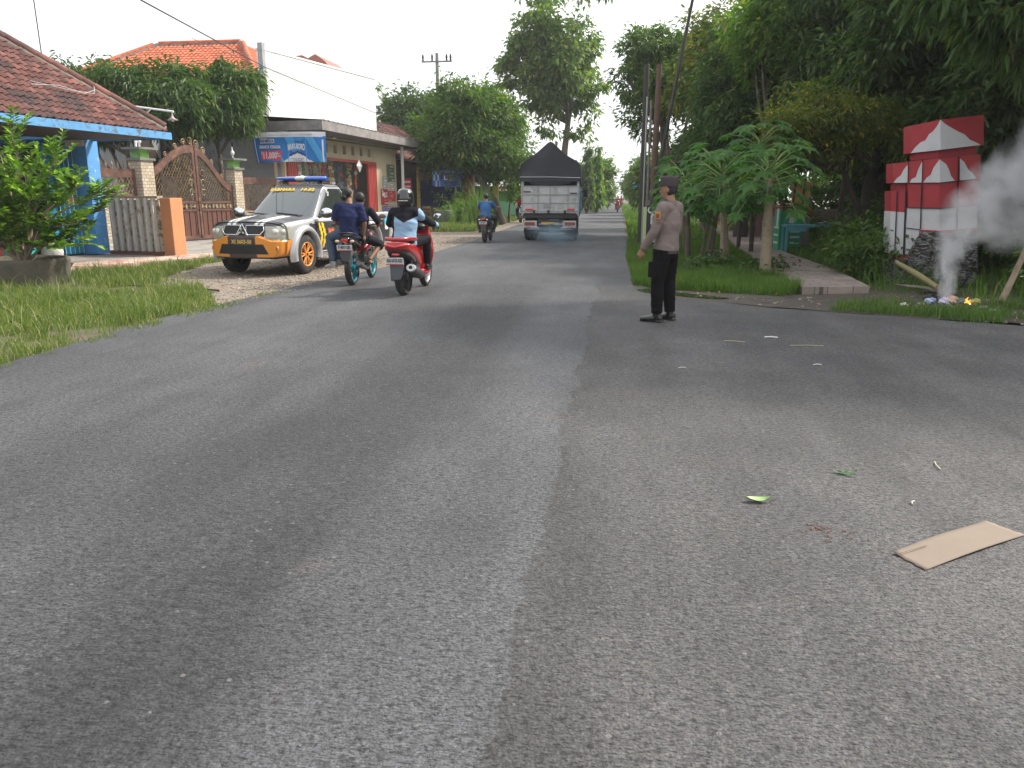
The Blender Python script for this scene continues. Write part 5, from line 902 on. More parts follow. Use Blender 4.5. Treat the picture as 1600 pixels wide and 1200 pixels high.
for i, (x, y, h, dx, lb) in enumerate(((2.05, 19.5, 1.55, 0.12, 'thin wooden stake leaning right among the papaya trunks'), (2.35, 19.9, 1.35, 0.05, 'short wooden stake among the papaya trunks'), (1.2, 21.5, 1.6, 0.0, 'thin bare stake in the grass behind the policeman'), (1.5, 28.5, 1.1, 0.0, 'thin stake near the signboard further back'))):
    T = thing('wooden_stake', lb, 'stake', (x, y, 0), group='wooden stakes on the right verge'); M().tube([(0, 0, 0), (dx, 0, h*0.5), (dx*2, 0.02, h)], [0.035, 0.032, 0.026], 8).build('stake', M_BARK, T)
# ================================================================== RIGHT SIDE
M_MRED = mat('weathered_red_paint', (0.40, 0.035, 0.045), 0.6, var=0.12, vs_=3, stain=(0.28, 0.04, 0.04), sts=4, stt=(0.5, 0.8))
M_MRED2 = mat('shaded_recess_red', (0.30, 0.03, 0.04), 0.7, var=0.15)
M_MWHI = mat('weathered_white_paint', (0.62, 0.62, 0.64), 0.65, var=0.07, vs_=3, stain=(0.45, 0.46, 0.48), sts=3, stt=(0.5, 0.8))
M_JOIN = mat('black_joint', (0.02, 0.02, 0.022), 0.8)
MO = thing('gateway_monument', 'red and white stepped half gateway monument on a dark carved rock base', 'monument', (5.4, 14.6, 0))
def mY(px): return 14.30+(1468-px)/76*0.5 if px < 1468 else 14.30+(px-1468)/60*0.22
def mp(cx, cy, off=0.0):
    px, py = 1350+cx/3.333, 160+cy/3.333; p = at(px, py, mY(px)); return (p[0]-5.4, p[1]-14.6+off, p[2])
def pan(b, poly, off, thick, m=0):
    n = len(poly); f_ = [mp(x, y, off) for x, y in poly]; k_ = [(p[0], p[1]+thick, p[2]) for p in f_]
    b.add(f_+k_, [tuple(range(n)), tuple(range(n, 2*n))[::-1]]+[(i, (i+1) % n, (i+1) % n+n, i+n) for i in range(n)], m)
def strips(xs, top, bot):  # split a band at the corner so that both faces stay planar
    return None
def band(b, x0, x1, ft, fb, off, thick, m):
    xs = sorted({x0, x1} | ({393} if x0 < 393 < x1 else set()))
    for a, c in zip(xs[:-1], xs[1:]): pan(b, [(a, ft(a)), (c, ft(c)), (c, fb(c)), (a, fb(a))], off, thick, m)
L1 = lambda x0, y0, x1, y1: (lambda x: y0+(y1-y0)*(x-x0)/(x1-x0))
def pl(pts): return lambda x: next((y0+(y1-y0)*(x-x0)/(x1-x0) for (x0, y0), (x1, y1) in zip(pts[:-1], pts[1:]) if x <= x1+1e-6), pts[-1][1])
TH = 0.34
b = M(); band(b, 246, 620, pl([(246, 121), (393, 91), (620, 65)]), pl([(246, 264), (393, 248), (620, 223)]), -0.03, TH+0.06, 0); b.build('top_block', M_MRED, MO)
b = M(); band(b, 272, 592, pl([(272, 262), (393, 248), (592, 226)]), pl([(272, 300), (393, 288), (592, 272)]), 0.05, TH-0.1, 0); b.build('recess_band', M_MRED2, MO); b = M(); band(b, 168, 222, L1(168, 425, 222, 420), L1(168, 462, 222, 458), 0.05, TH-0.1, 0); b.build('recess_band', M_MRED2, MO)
b = M(); band(b, 150, 606, pl([(150, 318), (393, 290), (606, 270)]), pl([(150, 420), (393, 418), (606, 400)]), -0.01, TH+0.02, 0); b.build('middle_block', M_MRED, MO)
b = M(); band(b, 228, 600, pl([(228, 421), (393, 418), (600, 400)]), pl([(228, 547), (393, 551), (600, 535)]), 0.0, TH, 0); band(b, 141, 214, L1(141, 462, 214, 459), L1(141, 567, 214, 573), 0.0, TH, 0); b.build('red_block', M_MRED, MO)
b = M(); pan(b, [(226, 548), (288, 549), (288, 668), (284, 720), (262, 765), (222, 792), (216, 790), (218, 640)], 0.0, TH); pan(b, [(288, 549), (393, 551), (393, 671), (288, 668)], 0.0, TH); band(b, 393, 590, L1(393, 551, 590, 536), L1(393, 671, 590, 655), 0.0, TH, 0); pan(b, [(138, 567), (212, 573), (204, 792), (132, 785)], 0.0, TH)
b.build('white_block', M_MWHI, MO)
b = M(); pan(b, [(242, 264), (262, 236), (290, 209), (316, 198), (335, 166), (355, 152), (378, 122), (393, 92), (393, 248)], -0.045, 0.03)
pan(b, [(393, 92), (416, 112), (448, 132), (480, 150), (518, 168), (545, 195), (575, 208), (602, 222), (393, 248)], -0.045, 0.03)
for poly in ([(152, 419), (170, 395), (190, 380), (205, 350), (225, 325), (225, 418)], [(234, 420), (248, 398), (268, 390), (280, 350), (300, 310), (300, 418)], [(306, 418), (325, 392), (345, 378), (360, 340), (392, 298), (393, 418)], [(393, 298), (425, 322), (440, 350), (450, 382), (470, 408), (393, 418)], [(497, 406), (497, 292), (520, 312), (540, 350), (560, 365), (582, 396)]): pan(b, poly, -0.024, 0.02)
b.build('white_peaks', M_MWHI, MO)
b = M()
for (x, y0, y1, w_) in ((228, 308, 420, 2.5), (302, 300, 660, 2.5), (492, 283, 662, 4), (172, 462, 780, 2.5), (218, 460, 790, 4)): pan(b, [(x-w_/2-3*(y0-300)/400, y0), (x+w_/2-3*(y0-300)/400, y0), (x+w_/2-12*(y1-300)/400, y1), (x-w_/2-12*(y1-300)/400, y1)], -0.034, 0.03)
band(b, 150, 600, pl([(150, 419), (393, 417), (600, 399)]), pl([(150, 423), (393, 421), (600, 403)]), -0.03, 0.03, 0); band(b, 226, 592, pl([(226, 546), (393, 550), (592, 534)]), pl([(226, 550), (393, 554), (592, 538)]), -0.03, 0.03, 0); pan(b, [(220, 652), (288, 660), (288, 664), (220, 656)], -0.03, 0.03)
b.build('joints', M_JOIN, MO)
b = M(); cv = [(130, 785), (165, 800), (200, 806), (232, 795), (262, 768), (280, 728), (286, 690), (288, 665)]; co = [(p[0]-2+10*(i/7), p[1]+14-6*(i/7)) for i, p in enumerate(cv)]
for i in range(7): pan(b, [cv[i], cv[i+1], co[i+1], co[i]], -0.05, 0.1)
band(b, 288, 590, pl([(288, 662), (393, 668), (590, 652)]), pl([(288, 676), (393, 682), (590, 666)]), -0.05, 0.1, 0); b.build('red_border', M_MRED, MO)
from mathutils import noise as mn
def rockmat():
    t = NT('carved_rock'); n = t.noise(9, 4, 0.6, stretch=(1, 1, 2.4), dist=1.5); a = t.ramp(n, [(0.38, (0.030, 0.029, 0.031)), (0.52, (0.105, 0.10, 0.10)), (0.62, (0.33, 0.32, 0.31))])
    t.l(a, t.b.inputs['Base Color']); t.set(Roughness=0.8); t.bump(n, 1.0, 0.04); return t.m
b = M(); rows = []
for j in range(41):
    row = []
    for i in range(81):
        cx = 118+472*i/80; up = (812 if cx < 215 else (812-(cx-215)*1.9 if cx < 290 else 672)) if cx < 393 else 680-(cx-393)*0.11
        cy = up+(975-up)*j/40; p = mp(cx, cy, 0.0); q = Vector(p)
        dsp = 0.10*mn.noise(Vector((q.x*6, q.z*11, 1)))+0.05*mn.noise(Vector((q.x*17, q.z*26, 5))); edge = min(1, i/4, (80-i)/4, j/2+0.3); row.append((q.x, q.y-0.02-edge*(0.08+dsp), q.z))
    rows.append(row)
b.loft(rows, closed=False); pan(b, [(118, 815), (212, 812), (292, 680), (393, 682), (393, 978), (118, 978)], 0.0, TH+0.2); pan(b, [(393, 682), (590, 662), (575, 978), (393, 978)], 0.0, TH+0.2)
b.build('rock_base', rockmat(), MO)
# ---- burning rubbish
FX, FY = 4.58, 11.35
pile = [('crumpled_bag', 'pale blue crumpled plastic bag at the left of the smouldering heap', -0.22, 0.0, (0.35, 0.45, 0.62)), ('crumpled_paper', 'pinkish beige crumpled paper at the centre of the heap', 0.02, -0.05, (0.62, 0.42, 0.33)), ('crumpled_bag', 'lilac white plastic scrap in the smouldering heap', -0.08, -0.08, (0.55, 0.52, 0.68)), ('crumpled_bag', 'black charred bag at the back of the heap', -0.14, 0.14, (0.02, 0.018, 0.02)), ('crumpled_paper', 'yellowish carton scrap right of the small flame', 0.36, 0.02, (0.5, 0.45, 0.14)), ('crumpled_paper', 'white paper scrap lying left of the heap', -0.52, 0.12, (0.75, 0.75, 0.75)), ('crumpled_paper', 'white crumpled scrap in the grass right of the heap', 0.42, -0.38, (0.72, 0.72, 0.7)), ('crumpled_bag', 'teal grey scrap under the smoke', 0.14, -0.02, (0.14, 0.2, 0.2))]
def crumple(b, c, r, seed, m=0, flat=0.6):
    g = random.Random(seed); vv = []; ff = []; n, k = 9, 6
    for i in range(k+1):
        for j in range(n):
            th, a = math.pi*i/k, 2*math.pi*j/n; q = r*g.uniform(0.55, 1.25); vv.append((c[0]+q*math.sin(th)*math.cos(a), c[1]+q*math.sin(th)*math.sin(a), c[2]+q*flat*math.cos(th)))
    for i in range(k):
        for j in range(n): a = i*n+j; d = i*n+(j+1) % n; ff += [(a, a+n, d+n), (a, d+n, d)]
    b.add(vv, ff, m)
for i, (nm, lb, dx, dy, c) in enumerate(pile):
    T = thing(nm, lb, 'litter', (FX+dx, FY+dy, 0.0)); b = M(); r = 0.05 if i in (5, 6) else rnd.uniform(0.07, 0.11); crumple(b, (0, 0, r*0.45+(0.06 if i not in (5, 6) else 0)), r, i); b.build('sheet', mat(nm+'_colour', c, 0.6, var=0.15), T)
AP = M(); q = nr.normal(size=(260, 2))*np.array([0.27, 0.16])
for i in range(260):
    a = rnd.uniform(0, 3.1); l_ = rnd.uniform(0.03, 0.10); z = 0.09*math.exp(-(q[i][0]**2/0.12+q[i][1]**2/0.05)); AP.box((FX+q[i][0], FY+q[i][1], z+0.01), (l_, l_*rnd.uniform(0.2, 0.7), 0.012), rot=(rnd.uniform(-.5, .5), rnd.uniform(-.5, .5), a), m=rnd.randrange(4))
AP.ell((FX, FY, -0.01), (0.5, 0.28, 0.09), 14, 6, m=3)
AP.build('ash_heap', [mat('ash', (0.3, 0.29, 0.28)), mat('char', (0.03, 0.03, 0.03)), mat('dead_leaves', (0.30, 0.17, 0.06), island=0.4), mat('burnt_soil', (0.05, 0.04, 0.035))], label='smouldering heap of ash, dead leaves and rubbish by the side street', cat='rubbish heap', kind='stuff')
FL = thing('flame', 'small orange flame burning at the right of the rubbish heap', 'flame', (FX+0.24, FY-0.03, 0.03))
tf = NT('fire'); em = tf.n('Emission'); z_ = tf.xyz()[2]; tf.l(tf.ramp(tf.math('MULTIPLY', z_, 6.5), [(0.0, (1.0, 0.62, 0.22)), (0.5, (1.0, 0.36, 0.05)), (1.0, (0.85, 0.14, 0.02))]), em.inputs[0]); em.inputs[1].default_value = 2.4; tf.l(em.outputs[0], tf.out.inputs[0])
for (x, h, r) in ((0, 0.13, 0.022), (0.03, 0.09, 0.018), (-0.02, 0.08, 0.02), (-0.19, 0.06, 0.012)):
    b = M(); b.tube([(x, 0, 0), (x+0.008, 0, h*0.4), (x-0.012, 0, h*0.75), (x+0.012, 0, h)], [r*0.7, r, r*0.55, 0.002], 8); b.build('flame_tongue', tf.m, FL)
# ---- smoke: soft puffs of real scattering volume
SM = thing('smoke', 'blue white smoke rising from the rubbish heap and drifting right past the monument', 'smoke', (FX-0.02, FY+0.02, 0.05)); SM['kind'] = 'stuff'
def smoke_mat(name, dens, sc, col=(0.97, 0.98, 1.0), seed=0, an=0.1):
    m = bpy.data.materials.new(name); m.use_nodes = True; t = m.node_tree; t.nodes.clear(); o = t.nodes.new('ShaderNodeOutputMaterial'); v = t.nodes.new('ShaderNodeVolumePrincipled'); v.inputs['Color'].default_value = (*col, 1); v.inputs['Anisotropy'].default_value = an
    tc = t.nodes.new('ShaderNodeTexCoord'); ln_ = t.nodes.new('ShaderNodeVectorMath'); ln_.operation = 'LENGTH'; t.links.new(tc.outputs['Object'], ln_.inputs[0])
    mr_ = t.nodes.new('ShaderNodeMapRange'); mr_.inputs['From Min'].default_value = 1.0; mr_.inputs['From Max'].default_value = 0.15; t.links.new(ln_.outputs['Value'], mr_.inputs['Value'])
    nz = t.nodes.new('ShaderNodeTexNoise'); nz.inputs['Scale'].default_value = sc; nz.inputs['Detail'].default_value = 4; nz.inputs['Distortion'].default_value = 0.6; mp_ = t.nodes.new('ShaderNodeMapping'); mp_.inputs['Location'].default_value = (seed, seed*2, 0)
    t.links.new(tc.outputs['Object'], mp_.inputs[0]); t.links.new(mp_.outputs[0], nz.inputs['Vector'])
    m2 = t.nodes.new('ShaderNodeMapRange'); m2.inputs['From Min'].default_value = 0.40; m2.inputs['From Max'].default_value = 0.68; t.links.new(nz.outputs['Fac'], m2.inputs['Value'])
    a = t.nodes.new('ShaderNodeMath'); a.operation = 'MULTIPLY'; t.links.new(mr_.outputs[0], a.inputs[0]); t.links.new(m2.outputs[0], a.inputs[1]); c = t.nodes.new('ShaderNodeMath'); c.operation = 'MULTIPLY'; c.inputs[1].default_value = dens; t.links.new(a.outputs[0], c.inputs[0])
    t.links.new(c.outputs[0], v.inputs['Density']); t.links.new(v.outputs[0], o.inputs['Volume']); return m
for i, (x, y, z, rx, ry, rz, dn, ro) in enumerate([(0.0, 0, 0.22, 0.13, 0.12, 0.30, 16, 0.0), (0.02, 0.1, 0.55, 0.20, 0.18, 0.38, 9, 0.1), (0.12, 0.2, 0.92, 0.30, 0.25, 0.42, 6, 0.3), (0.38, 0.4, 1.22, 0.48, 0.35, 0.42, 4.2, 0.6), (0.85, 0.6, 1.45, 0.68, 0.45, 0.50, 3.4, 0.8), (1.35, 0.6, 1.62, 0.90, 0.5, 0.72, 3.2, 0.6), (1.7, 0.6, 2.15, 0.85, 0.55, 0.85, 3.2, 0.4), (2.3, 1.1, 2.6, 1.0, 0.7, 0.9, 2.4, 0.3), (0.95, 0.7, 1.02, 0.62, 0.4, 0.42, 1.8, 0.3), (3.2, 1.2, 3.3, 1.3, 0.9, 1.1, 1.3, 0.3)]):
    o_ = M().ell((0, 0, 0), (1, 1, 1), 20, 12).build('puff', smoke_mat('smoke_puff', dn*(3.6 if x > 0.8 else 1.9), 1.6 if rx > 0.4 else 1.2, seed=i*1.7), SM); o_.location = (x, y, z); o_.scale = (rx, ry, rz); o_.rotation_euler = (0, ro, 0)
# logs and branches round the monument
for (lb, pts, r, m_) in (('pale cut branch lying left of the burning heap', [(4.75, 14.0, 0.42), (4.85, 13.3, 0.28), (4.95, 12.7, 0.14)], [0.035, 0.05, 0.04], mat('mossy_branch', (0.25, 0.22, 0.10))), ('thin fallen branch below the pale cut branch', [(4.5, 13.2, 0.12), (4.9, 12.9, 0.10), (5.1, 12.4, 0.03)], [0.02, 0.03, 0.02], M_BARK), ('leaning bare trunk rising from the grass at the right edge', [(5.62, 12.1, 0.0), (5.78, 12.2, 0.35), (6.05, 12.4, 0.95), (6.5, 12.5, 1.6)], [0.05, 0.045, 0.04, 0.03], M_BARKP), ('flat weathered board lying by the rock base', [(4.85, 13.1, 0.05), (5.3, 12.8, 0.05)], [0.05, 0.04], M_BARK)):
    T = thing('branch', lb, 'branch', pts[0][:2]+(0,)); M().tube([(p[0]-pts[0][0], p[1]-pts[0][1], p[2]) for p in pts], r, 8).build('wood', m_, T)
SB = thing('stone_block', 'low mossy concrete block in the grass beside the papaya trunks', 'block', (2.5, 20.4, 0)); M().box((0, 0, 0.09), (0.55, 0.3, 0.18)).build('block', mat('mossy_concrete', (0.13, 0.12, 0.09), 0.95, var=0.4), SB, bevel=0.02)
# ---- shelter, cart, table, boundary wall
SHL = thing('wooden_shelter', 'dark wooden shelter with low flat roof under the yellow green tree', 'shelter', (4.8, 21.6, 0))
b = M(); b.box((0.05, 0.6, 2.55), (3.0, 2.6, 0.09), rot=(0.05, 0.01, 0)); b.box((0.05, -0.72, 2.50), (3.05, 0.05, 0.18)); b.build('roof', mat('dark_brown_roof', (0.07, 0.045, 0.035), 0.8, var=0.3), SHL)
for pts in ([(0.78, -0.3, 0), (0.95, -0.5, 2.5)], [(-1.3, -0.5, 0), (-1.3, -0.5, 2.5)], [(-1.3, 1.7, 0), (-1.3, 1.7, 2.5)], [(1.45, 1.7, 0), (1.45, 1.7, 2.5)]): M().tube(pts, 0.06, 8).build('post', M_WOODDK, SHL)
CT = thing('food_cart', 'green and white vendor cart with dark red top beside the slab path', 'cart', (4.72, 22.4, 0), R_(4))
M().box((0, 0, 0.62), (0.75, 0.9, 0.75)).build('body', mat('dim_grey_panel', (0.16, 0.15, 0.15)), CT); M().box((0.03, 0, 1.12), (0.82, 0.96, 0.26)).build('top', mat('dark_red_board', (0.17, 0.025, 0.02)), CT)
b = M(); b.box((-0.42, -0.3, 0.62), (0.05, 0.55, 1.1), m=0); b.box((-0.45, -0.35, 0.95), (0.012, 0.16, 0.5), m=1)
for z in (0.3, 0.5, 0.7): b.box((-0.45, -0.3, z), (0.012, 0.4, 0.05), m=1)
b.build('side_sign', [mat('cart_green', (0.02, 0.27, 0.14), 0.5), M_MWHI], CT)
b = M(); b.box((0, -0.47, 0.62), (0.34, 0.02, 0.86), m=0); b.box((-0.1, -0.485, 0.92), (0.16, 0.012, 0.2), m=1)
for z in (0.3, 0.45, 0.6): b.box((0, -0.485, z), (0.25, 0.012, 0.05), m=1)
b.box((-0.3, -0.47, 0.62), (0.2, 0.04, 1.05), m=0); b.build('front_sign', [mat('cart_green_light', (0.03, 0.33, 0.18), 0.5), M_MWHI], CT)
for x in (-0.25, 0.05, 0.3): M().tube([(x, 0.1, 1.2), (x+0.03, 0.1, 2.0)], 0.03, 6).build('canopy_post', mat('maroon_post', (0.13, 0.03, 0.02)), CT)
for x in (-0.3, 0.3): M().lathe([(0.0, -0.03), (0.16, -0.03), (0.16, 0.03), (0, 0.03)], (x*1.2, 0.2, 0.165), 16, 'x').build('wheel', M_BLK, CT)
TB = thing('blue_table', 'small light blue wooden table standing in front of the vendor cart', 'table', (4.95, 21.35, 0), R_(3)); mt_ = mat('light_blue_paint', (0.10, 0.33, 0.42), 0.6, var=0.2)
M().box((0, 0, 0.78), (1.25, 0.5, 0.05)).build('tabletop', mt_, TB); M().box((-0.35, -0.22, 0.70), (0.5, 0.03, 0.14)).build('apron', mt_, TB)
for (x, y) in ((-0.58, -0.2), (0.58, -0.2), (-0.58, 0.2), (0.58, 0.2)): M().box((x, y, 0.38), (0.05, 0.05, 0.75)).build('leg', mt_, TB)
CL = thing('pale_cloth', 'whitish folded cloth draped on the right end of the blue table', 'cloth', (5.45, 21.35, 0.81)); b = M(); b.loft([[(-0.25+0.5*i/8, -0.2+0.1*j, 0.03+0.05*math.sin(i*1.1+j)*math.exp(-((i-3)/4)**2)) for i in range(9)] for j in range(5)], closed=False); b.build('cloth', M_MWHI, CL)
BWL = thing('boundary_wall', 'low brownish pink boundary wall behind the cart', 'wall', (7.2, 29.5, 0), R_(-3)); M().box((0.6, 0, 0.5), (6.0, 0.18, 1.0)).build('wall', mat('dull_pink_plaster', (0.24, 0.14, 0.125), 0.9, var=0.25, stain=(0.12, 0.08, 0.07), sts=1.5), BWL); M().box((0.6, 0, 1.04), (6.1, 0.26, 0.08)).build('coping', M_GREYST, BWL)
for i, (x, y, h, lb) in enumerate(((6.5, 29.6, 1.9, 'tall orange plastered gate pillar behind the cart'), (5.2, 39, 1.55, 'orange pillar further back, right of the slab path bend'), (4.85, 41, 1.45, 'farther orange pillar left of the other orange one'))):
    T = thing('boundary_pillar', lb, 'pillar', (x, y, 0), group='orange boundary pillars'); M().box((0, 0, h/2), (0.5, 0.5, h)).build('shaft', M_ORANGE, T, bevel=0.02); M().box((0, 0, h+0.05), (0.62, 0.62, 0.1)).build('cap', M_ORANGE, T, bevel=0.01)
BW2 = thing('boundary_wall', 'short turquoise and brown wall beyond the papaya trees', 'wall', (5.9, 44, 0)); M().box((0, 0, 0.6), (2.6, 0.2, 1.2)).build('wall', mat('turquoise_plaster', (0.14, 0.34, 0.30), 0.9, var=0.3), BW2)
# ---- poles, signs
def pole(lb, x, y, h, r, m_, dx=0, dy=0, **k):
    T = thing('utility_pole', lb, 'pole', (x, y, 0)); M().tube([(0, 0, 0), (dx*0.5, dy*0.5, h*0.5), (dx, dy, h)], [r, r*0.9, r*0.75], 12).build('shaft', m_, T); return T
M_PD = mat('dark_concrete_pole', (0.045, 0.042, 0.042), 0.8, var=0.25); M_PB = mat('brown_timber_pole', (0.13, 0.075, 0.055), 0.85, var=0.3, vs_=8)
T = pole('dark utility pole at the road edge beside the sign', 0.72, 24.6, 5.3, 0.095, M_PD); M().tube([(0.04, -0.11, 0), (0.04, -0.11, 4.4)], 0.025, 6).build('conduit', mat('grey_conduit', (0.35, 0.35, 0.33)), T)
pole('brown timber utility pole just behind the dark one', 1.12, 26.5, 5.6, 0.11, M_PB, 0.05)
T = pole('slim grey concrete pole between the two thick poles, with a meter box', 0.98, 27.2, 4.6, 0.045, M_FASC); M().box((0.05, -0.12, 1.25), (0.22, 0.16, 0.3)).box((0.1, -0.12, 0.85), (0.3, 0.2, 0.35)).build('meter_box', M_FASC, T)
pole('dark mast leaning right through the tree crowns', 0.85, 25.3, 9.6, 0.055, M_PD, 1.55, 0.3)
SG = thing('workshop_sign', 'dark blue upright sign with white letters behind the policeman', 'sign', (1.12, 23.6, 0), R_(-4))
b = M(); b.box((0.04, 0, 0.70), (0.62, 0.05, 1.12), m=0); b.box((-0.32, 0, 0.62), (0.10, 0.06, 1.2), m=1); b.build('board', [mat('sign_navy', (0.02, 0.03, 0.05), 0.5), mat('pale_lime', (0.55, 0.62, 0.32))], SG)
for s_x in (-0.28, 0.3): M().box((s_x, 0.05, 0.35), (0.03, 0.03, 0.7)).build('leg', M_BLK, SG)
text('lettering', 'COC', 0.26, M_WHITE, SG, (0.04, -0.035, 1.12), RT, bold=0.012); text('lettering', 'M', 0.42, M_WHITE, SG, (0.0, -0.035, 0.86), RT, bold=0.016)
for i, c in enumerate('OTO'): text('lettering', c, 0.19, M_WHITE, SG, (-0.05, -0.035, 0.60-0.17*i), RT, bold=0.008)
T = thing('stacked_sign', 'small pink, white and blue shop sign hung beside the far poles', 'sign', (1.28, 60, 0)); b = M(); b.box((0, 0, 2.95), (0.5, 0.05, 0.35), m=0); b.box((0, 0, 2.62), (0.5, 0.05, 0.3), m=1); b.box((0, 0, 2.28), (0.5, 0.05, 0.35), m=2); b.box((0, -0.03, 3.0), (0.36, 0.01, 0.08), m=1); b.box((0.05, -0.03, 2.3), (0.2, 0.01, 0.1), m=1); b.build('panels', [mat('sign_pink', (0.6, 0.12, 0.16)), M_WHITE, mat('sign_cyan', (0.08, 0.4, 0.7))], T); M().tube([(0.3, 0, 0), (0.3, 0, 3.2)], 0.035, 6).build('post', M_FASC, T)
T = thing('dark_signboard', 'black notice board on a pale post above the policeman cap', 'sign', (2.1, 31, 0)); M().box((0, 0, 2.2), (0.85, 0.05, 1.15)).build('board', M_BLK, T); M().tube([(0.05, -0.06, 0), (0.05, -0.06, 2.65)], 0.035, 8).build('post', M_FASC, T); M().box((-0.35, -0.06, 1.45), (0.5, 0.03, 0.06)).build('bracket', M_WHITE, T)
UP = thing('utility_pole', 'power pole with crossarm and insulators above the trees, left of the truck', 'pole', (-13.7, 60, 0))
M().tube([(0, 0, 0), (0, 0, 11.9)], [0.2, 0.12], 10).build('shaft', mat('grey_steel_pole', (0.2, 0.2, 0.2)), UP); M().box((0, -0.1, 11.3), (2.3, 0.1, 0.1)).build('crossarm', M_FASC, UP)
for x in (-1.05, -0.35, 0.75, 1.05): M().lathe([(0.02, 0), (0.09, 0.05), (0.05, 0.15), (0.09, 0.2), (0.06, 0.45), (0.0, 0.47)], (x, -0.1, 11.35), 8).build('insulator', M_BLK, UP)
AN = thing('antenna_mast', 'very thin antenna mast above the power pole', 'antenna', (-13.7, 61, 0)); M().tube([(0, 0, 0), (0, 0, 14.6)], 0.025, 5).build('mast', mat('pale_mast', (0.5, 0.5, 0.5)), AN)
# ---- cables
def cable(lb, pts, r, sag=0.0, m_=M_BLK):
    P_ = []
    for a, c in zip(pts[:-1], pts[1:]):
        for k in range(8): u = k/8; q = Vector(a).lerp(Vector(c), u); q.z -= sag*4*u*(1-u); P_.append(q)
    P_.append(Vector(pts[-1])); M().tube(P_, r, 5).build('overhead_cable', m_, label=lb, cat='cable')
cable('thick black overhead cable sagging across the white wall toward the trees', [at(150, -60, 12), at(220, 0, 14.5), at(412, 104, 25), at(585, 176, 38), at(700, 205, 55)], 0.016, 0.0)
cable('thin overhead cable running below the thick one along the white wall', [at(300, 60, 16), at(470, 130, 27), at(600, 192, 37), at(690, 210, 55)], 0.007, 0.0)
cable('second thin overhead cable close to the shop canopy', [at(430, 120, 22), at(540, 178, 32), at(640, 205, 42)], 0.006, 0.0)
cable('thin drop wire descending to the blue house roof ridge', [at(52, -5, 19), at(66, 92, 19.5)], 0.014)
cable('overhead line along the left trees toward the power pole', [at(470, -10, 30), at(650, 90, 60), at(668, 101, 60)], 0.012, 0.0, mat('pale_wire', (0.45, 0.45, 0.45)))
# ---- litter on the road
CB = thing('cardboard', 'flat torn strip of brown cardboard lying on the asphalt at the right', 'cardboard', (1.55, 3.385, 0.0))
mc = mat('brown_cardboard', (0.225, 0.18, 0.142), 0.9, var=0.06, vs_=14, stain=(0.13, 0.10, 0.08), sts=9, stt=(0.66, 0.74), bump=0.15, bs=80)
c0, c1, c2, c3 = Vector((1.23, 3.245)), Vector((1.305, 3.10)), Vector((1.885, 3.52)), Vector((1.78, 3.665)); b = M(); gx, gy = 26, 8; rows = []
for j in range(gy+1):
    rows.append([(lambda u, v: (p := (c1.lerp(c2, u)).lerp(c0.lerp(c3, u), v), (p.x-1.55, p.y-3.385, 0.006+0.004*(1-math.cos(u*6.28))+0.010*max(0, v-0.75)*4*(1-u)+0.001*math.sin(u*9+v*5)))[1])(i/gx+(0.006*math.sin(j*2.3) if i in (0, gx) else 0), j/gy) for i in range(gx+1)])
b.loft(rows, closed=False); o_ = b.build('sheet', mc, CB); md = o_.modifiers.new('t', 'SOLIDIFY'); md.thickness = 0.004; md.offset = -1
b = M(); b.tube([(-0.305, -0.165, 0.018), (-0.16, -0.065, 0.017)], 0.0018, 4); b.build('torn_crease', mat('crease_brown', (0.14, 0.10, 0.07)), CB)
def leaf_thing(nm, lb, x, y, L, W, rz, col, cat='leaf', curl=0.35):
    T = thing(nm, lb, cat, (x, y, 0.004), rz); b = M(); n = 10; rows = []
    for j in (-1, -0.5, 0, 0.5, 1): rows.append([(-L/2+L*i/n, j*W/2*math.sin(math.pi*min(1, (i/n)*1.02))**0.8, 0.003+curl*W*abs(j)*0.6+0.10*L*((i/n-0.5)*2)**2) for i in range(n+1)])
    b.loft(rows, closed=False); b.build('blade', mat(nm+'_green', col, 0.5, var=0.15, vs_=30), T)
leaf_thing('fallen_leaf', 'pale green curled leaf lying on the asphalt', 0.75, 3.77, 0.125, 0.055, R_(6), (0.30, 0.44, 0.17))
for i, (dx, dy, a) in enumerate(((0, 0, 170), (0.03, -0.03, 150), (0.05, 0.0, 10))): leaf_thing('fallen_sprig', ['dark green narrow leaf blade, left piece of the fallen sprig', 'dark green leaf blade with yellow tip, lowest piece of the fallen sprig', 'short dark green blade, right piece of the fallen sprig'][i], 1.27+dx, 4.26+dy, 0.10, 0.018, R_(a), (0.06, 0.19, 0.04))
for i, (x, y, L, a, c, lb) in enumerate(((1.71, 8.61, 0.14, -6, (0.7, 0.7, 0.68), 'white paper strip on the side street beyond the policeman'), (1.98, 8.15, 0.34, 4, (0.35, 0.36, 0.2), 'long pale straw on the side street'), (1.27, 8.3, 0.22, -14, (0.4, 0.38, 0.25), 'short straw left of the long one'), (1.86, 7.2, 0.08, 10, (0.7, 0.7, 0.66), 'small white scrap on the side street'), (1.86, 4.45, 0.13, 82, (0.5, 0.45, 0.32), 'thin dry stem pointing up the road near the fallen sprig'), (1.52, 3.85, 0.05, 60, (0.5, 0.48, 0.42), 'tiny pale twig above the cardboard'), (0.62, 6.9, 0.07, 10, (0.6, 0.55, 0.45), 'tiny pale scrap left of the white ones'))):
    T = thing('litter_scrap', lb, 'litter', (x, y, 0.003), R_(a)); M().tube([(-L/2, 0, 0.004), (0, 0.008, 0.008), (L/2, 0, 0.004)], [0.004 if i > 0 else 0.008]*3, 5).build('scrap', mat('scrap_colour', c, 0.8), T)
b = M()
for i in range(60):
    cx, cy = ((0.97, 3.46), (1.06, 3.38))[1 if i % 4 == 0 else 0]; b.box((cx+rnd.gauss(0, 0.045), cy+rnd.gauss(0, 0.035), 0.004), (rnd.uniform(0.003, 0.010), rnd.uniform(0.002, 0.005), 0.003), rz=rnd.uniform(0, 3))
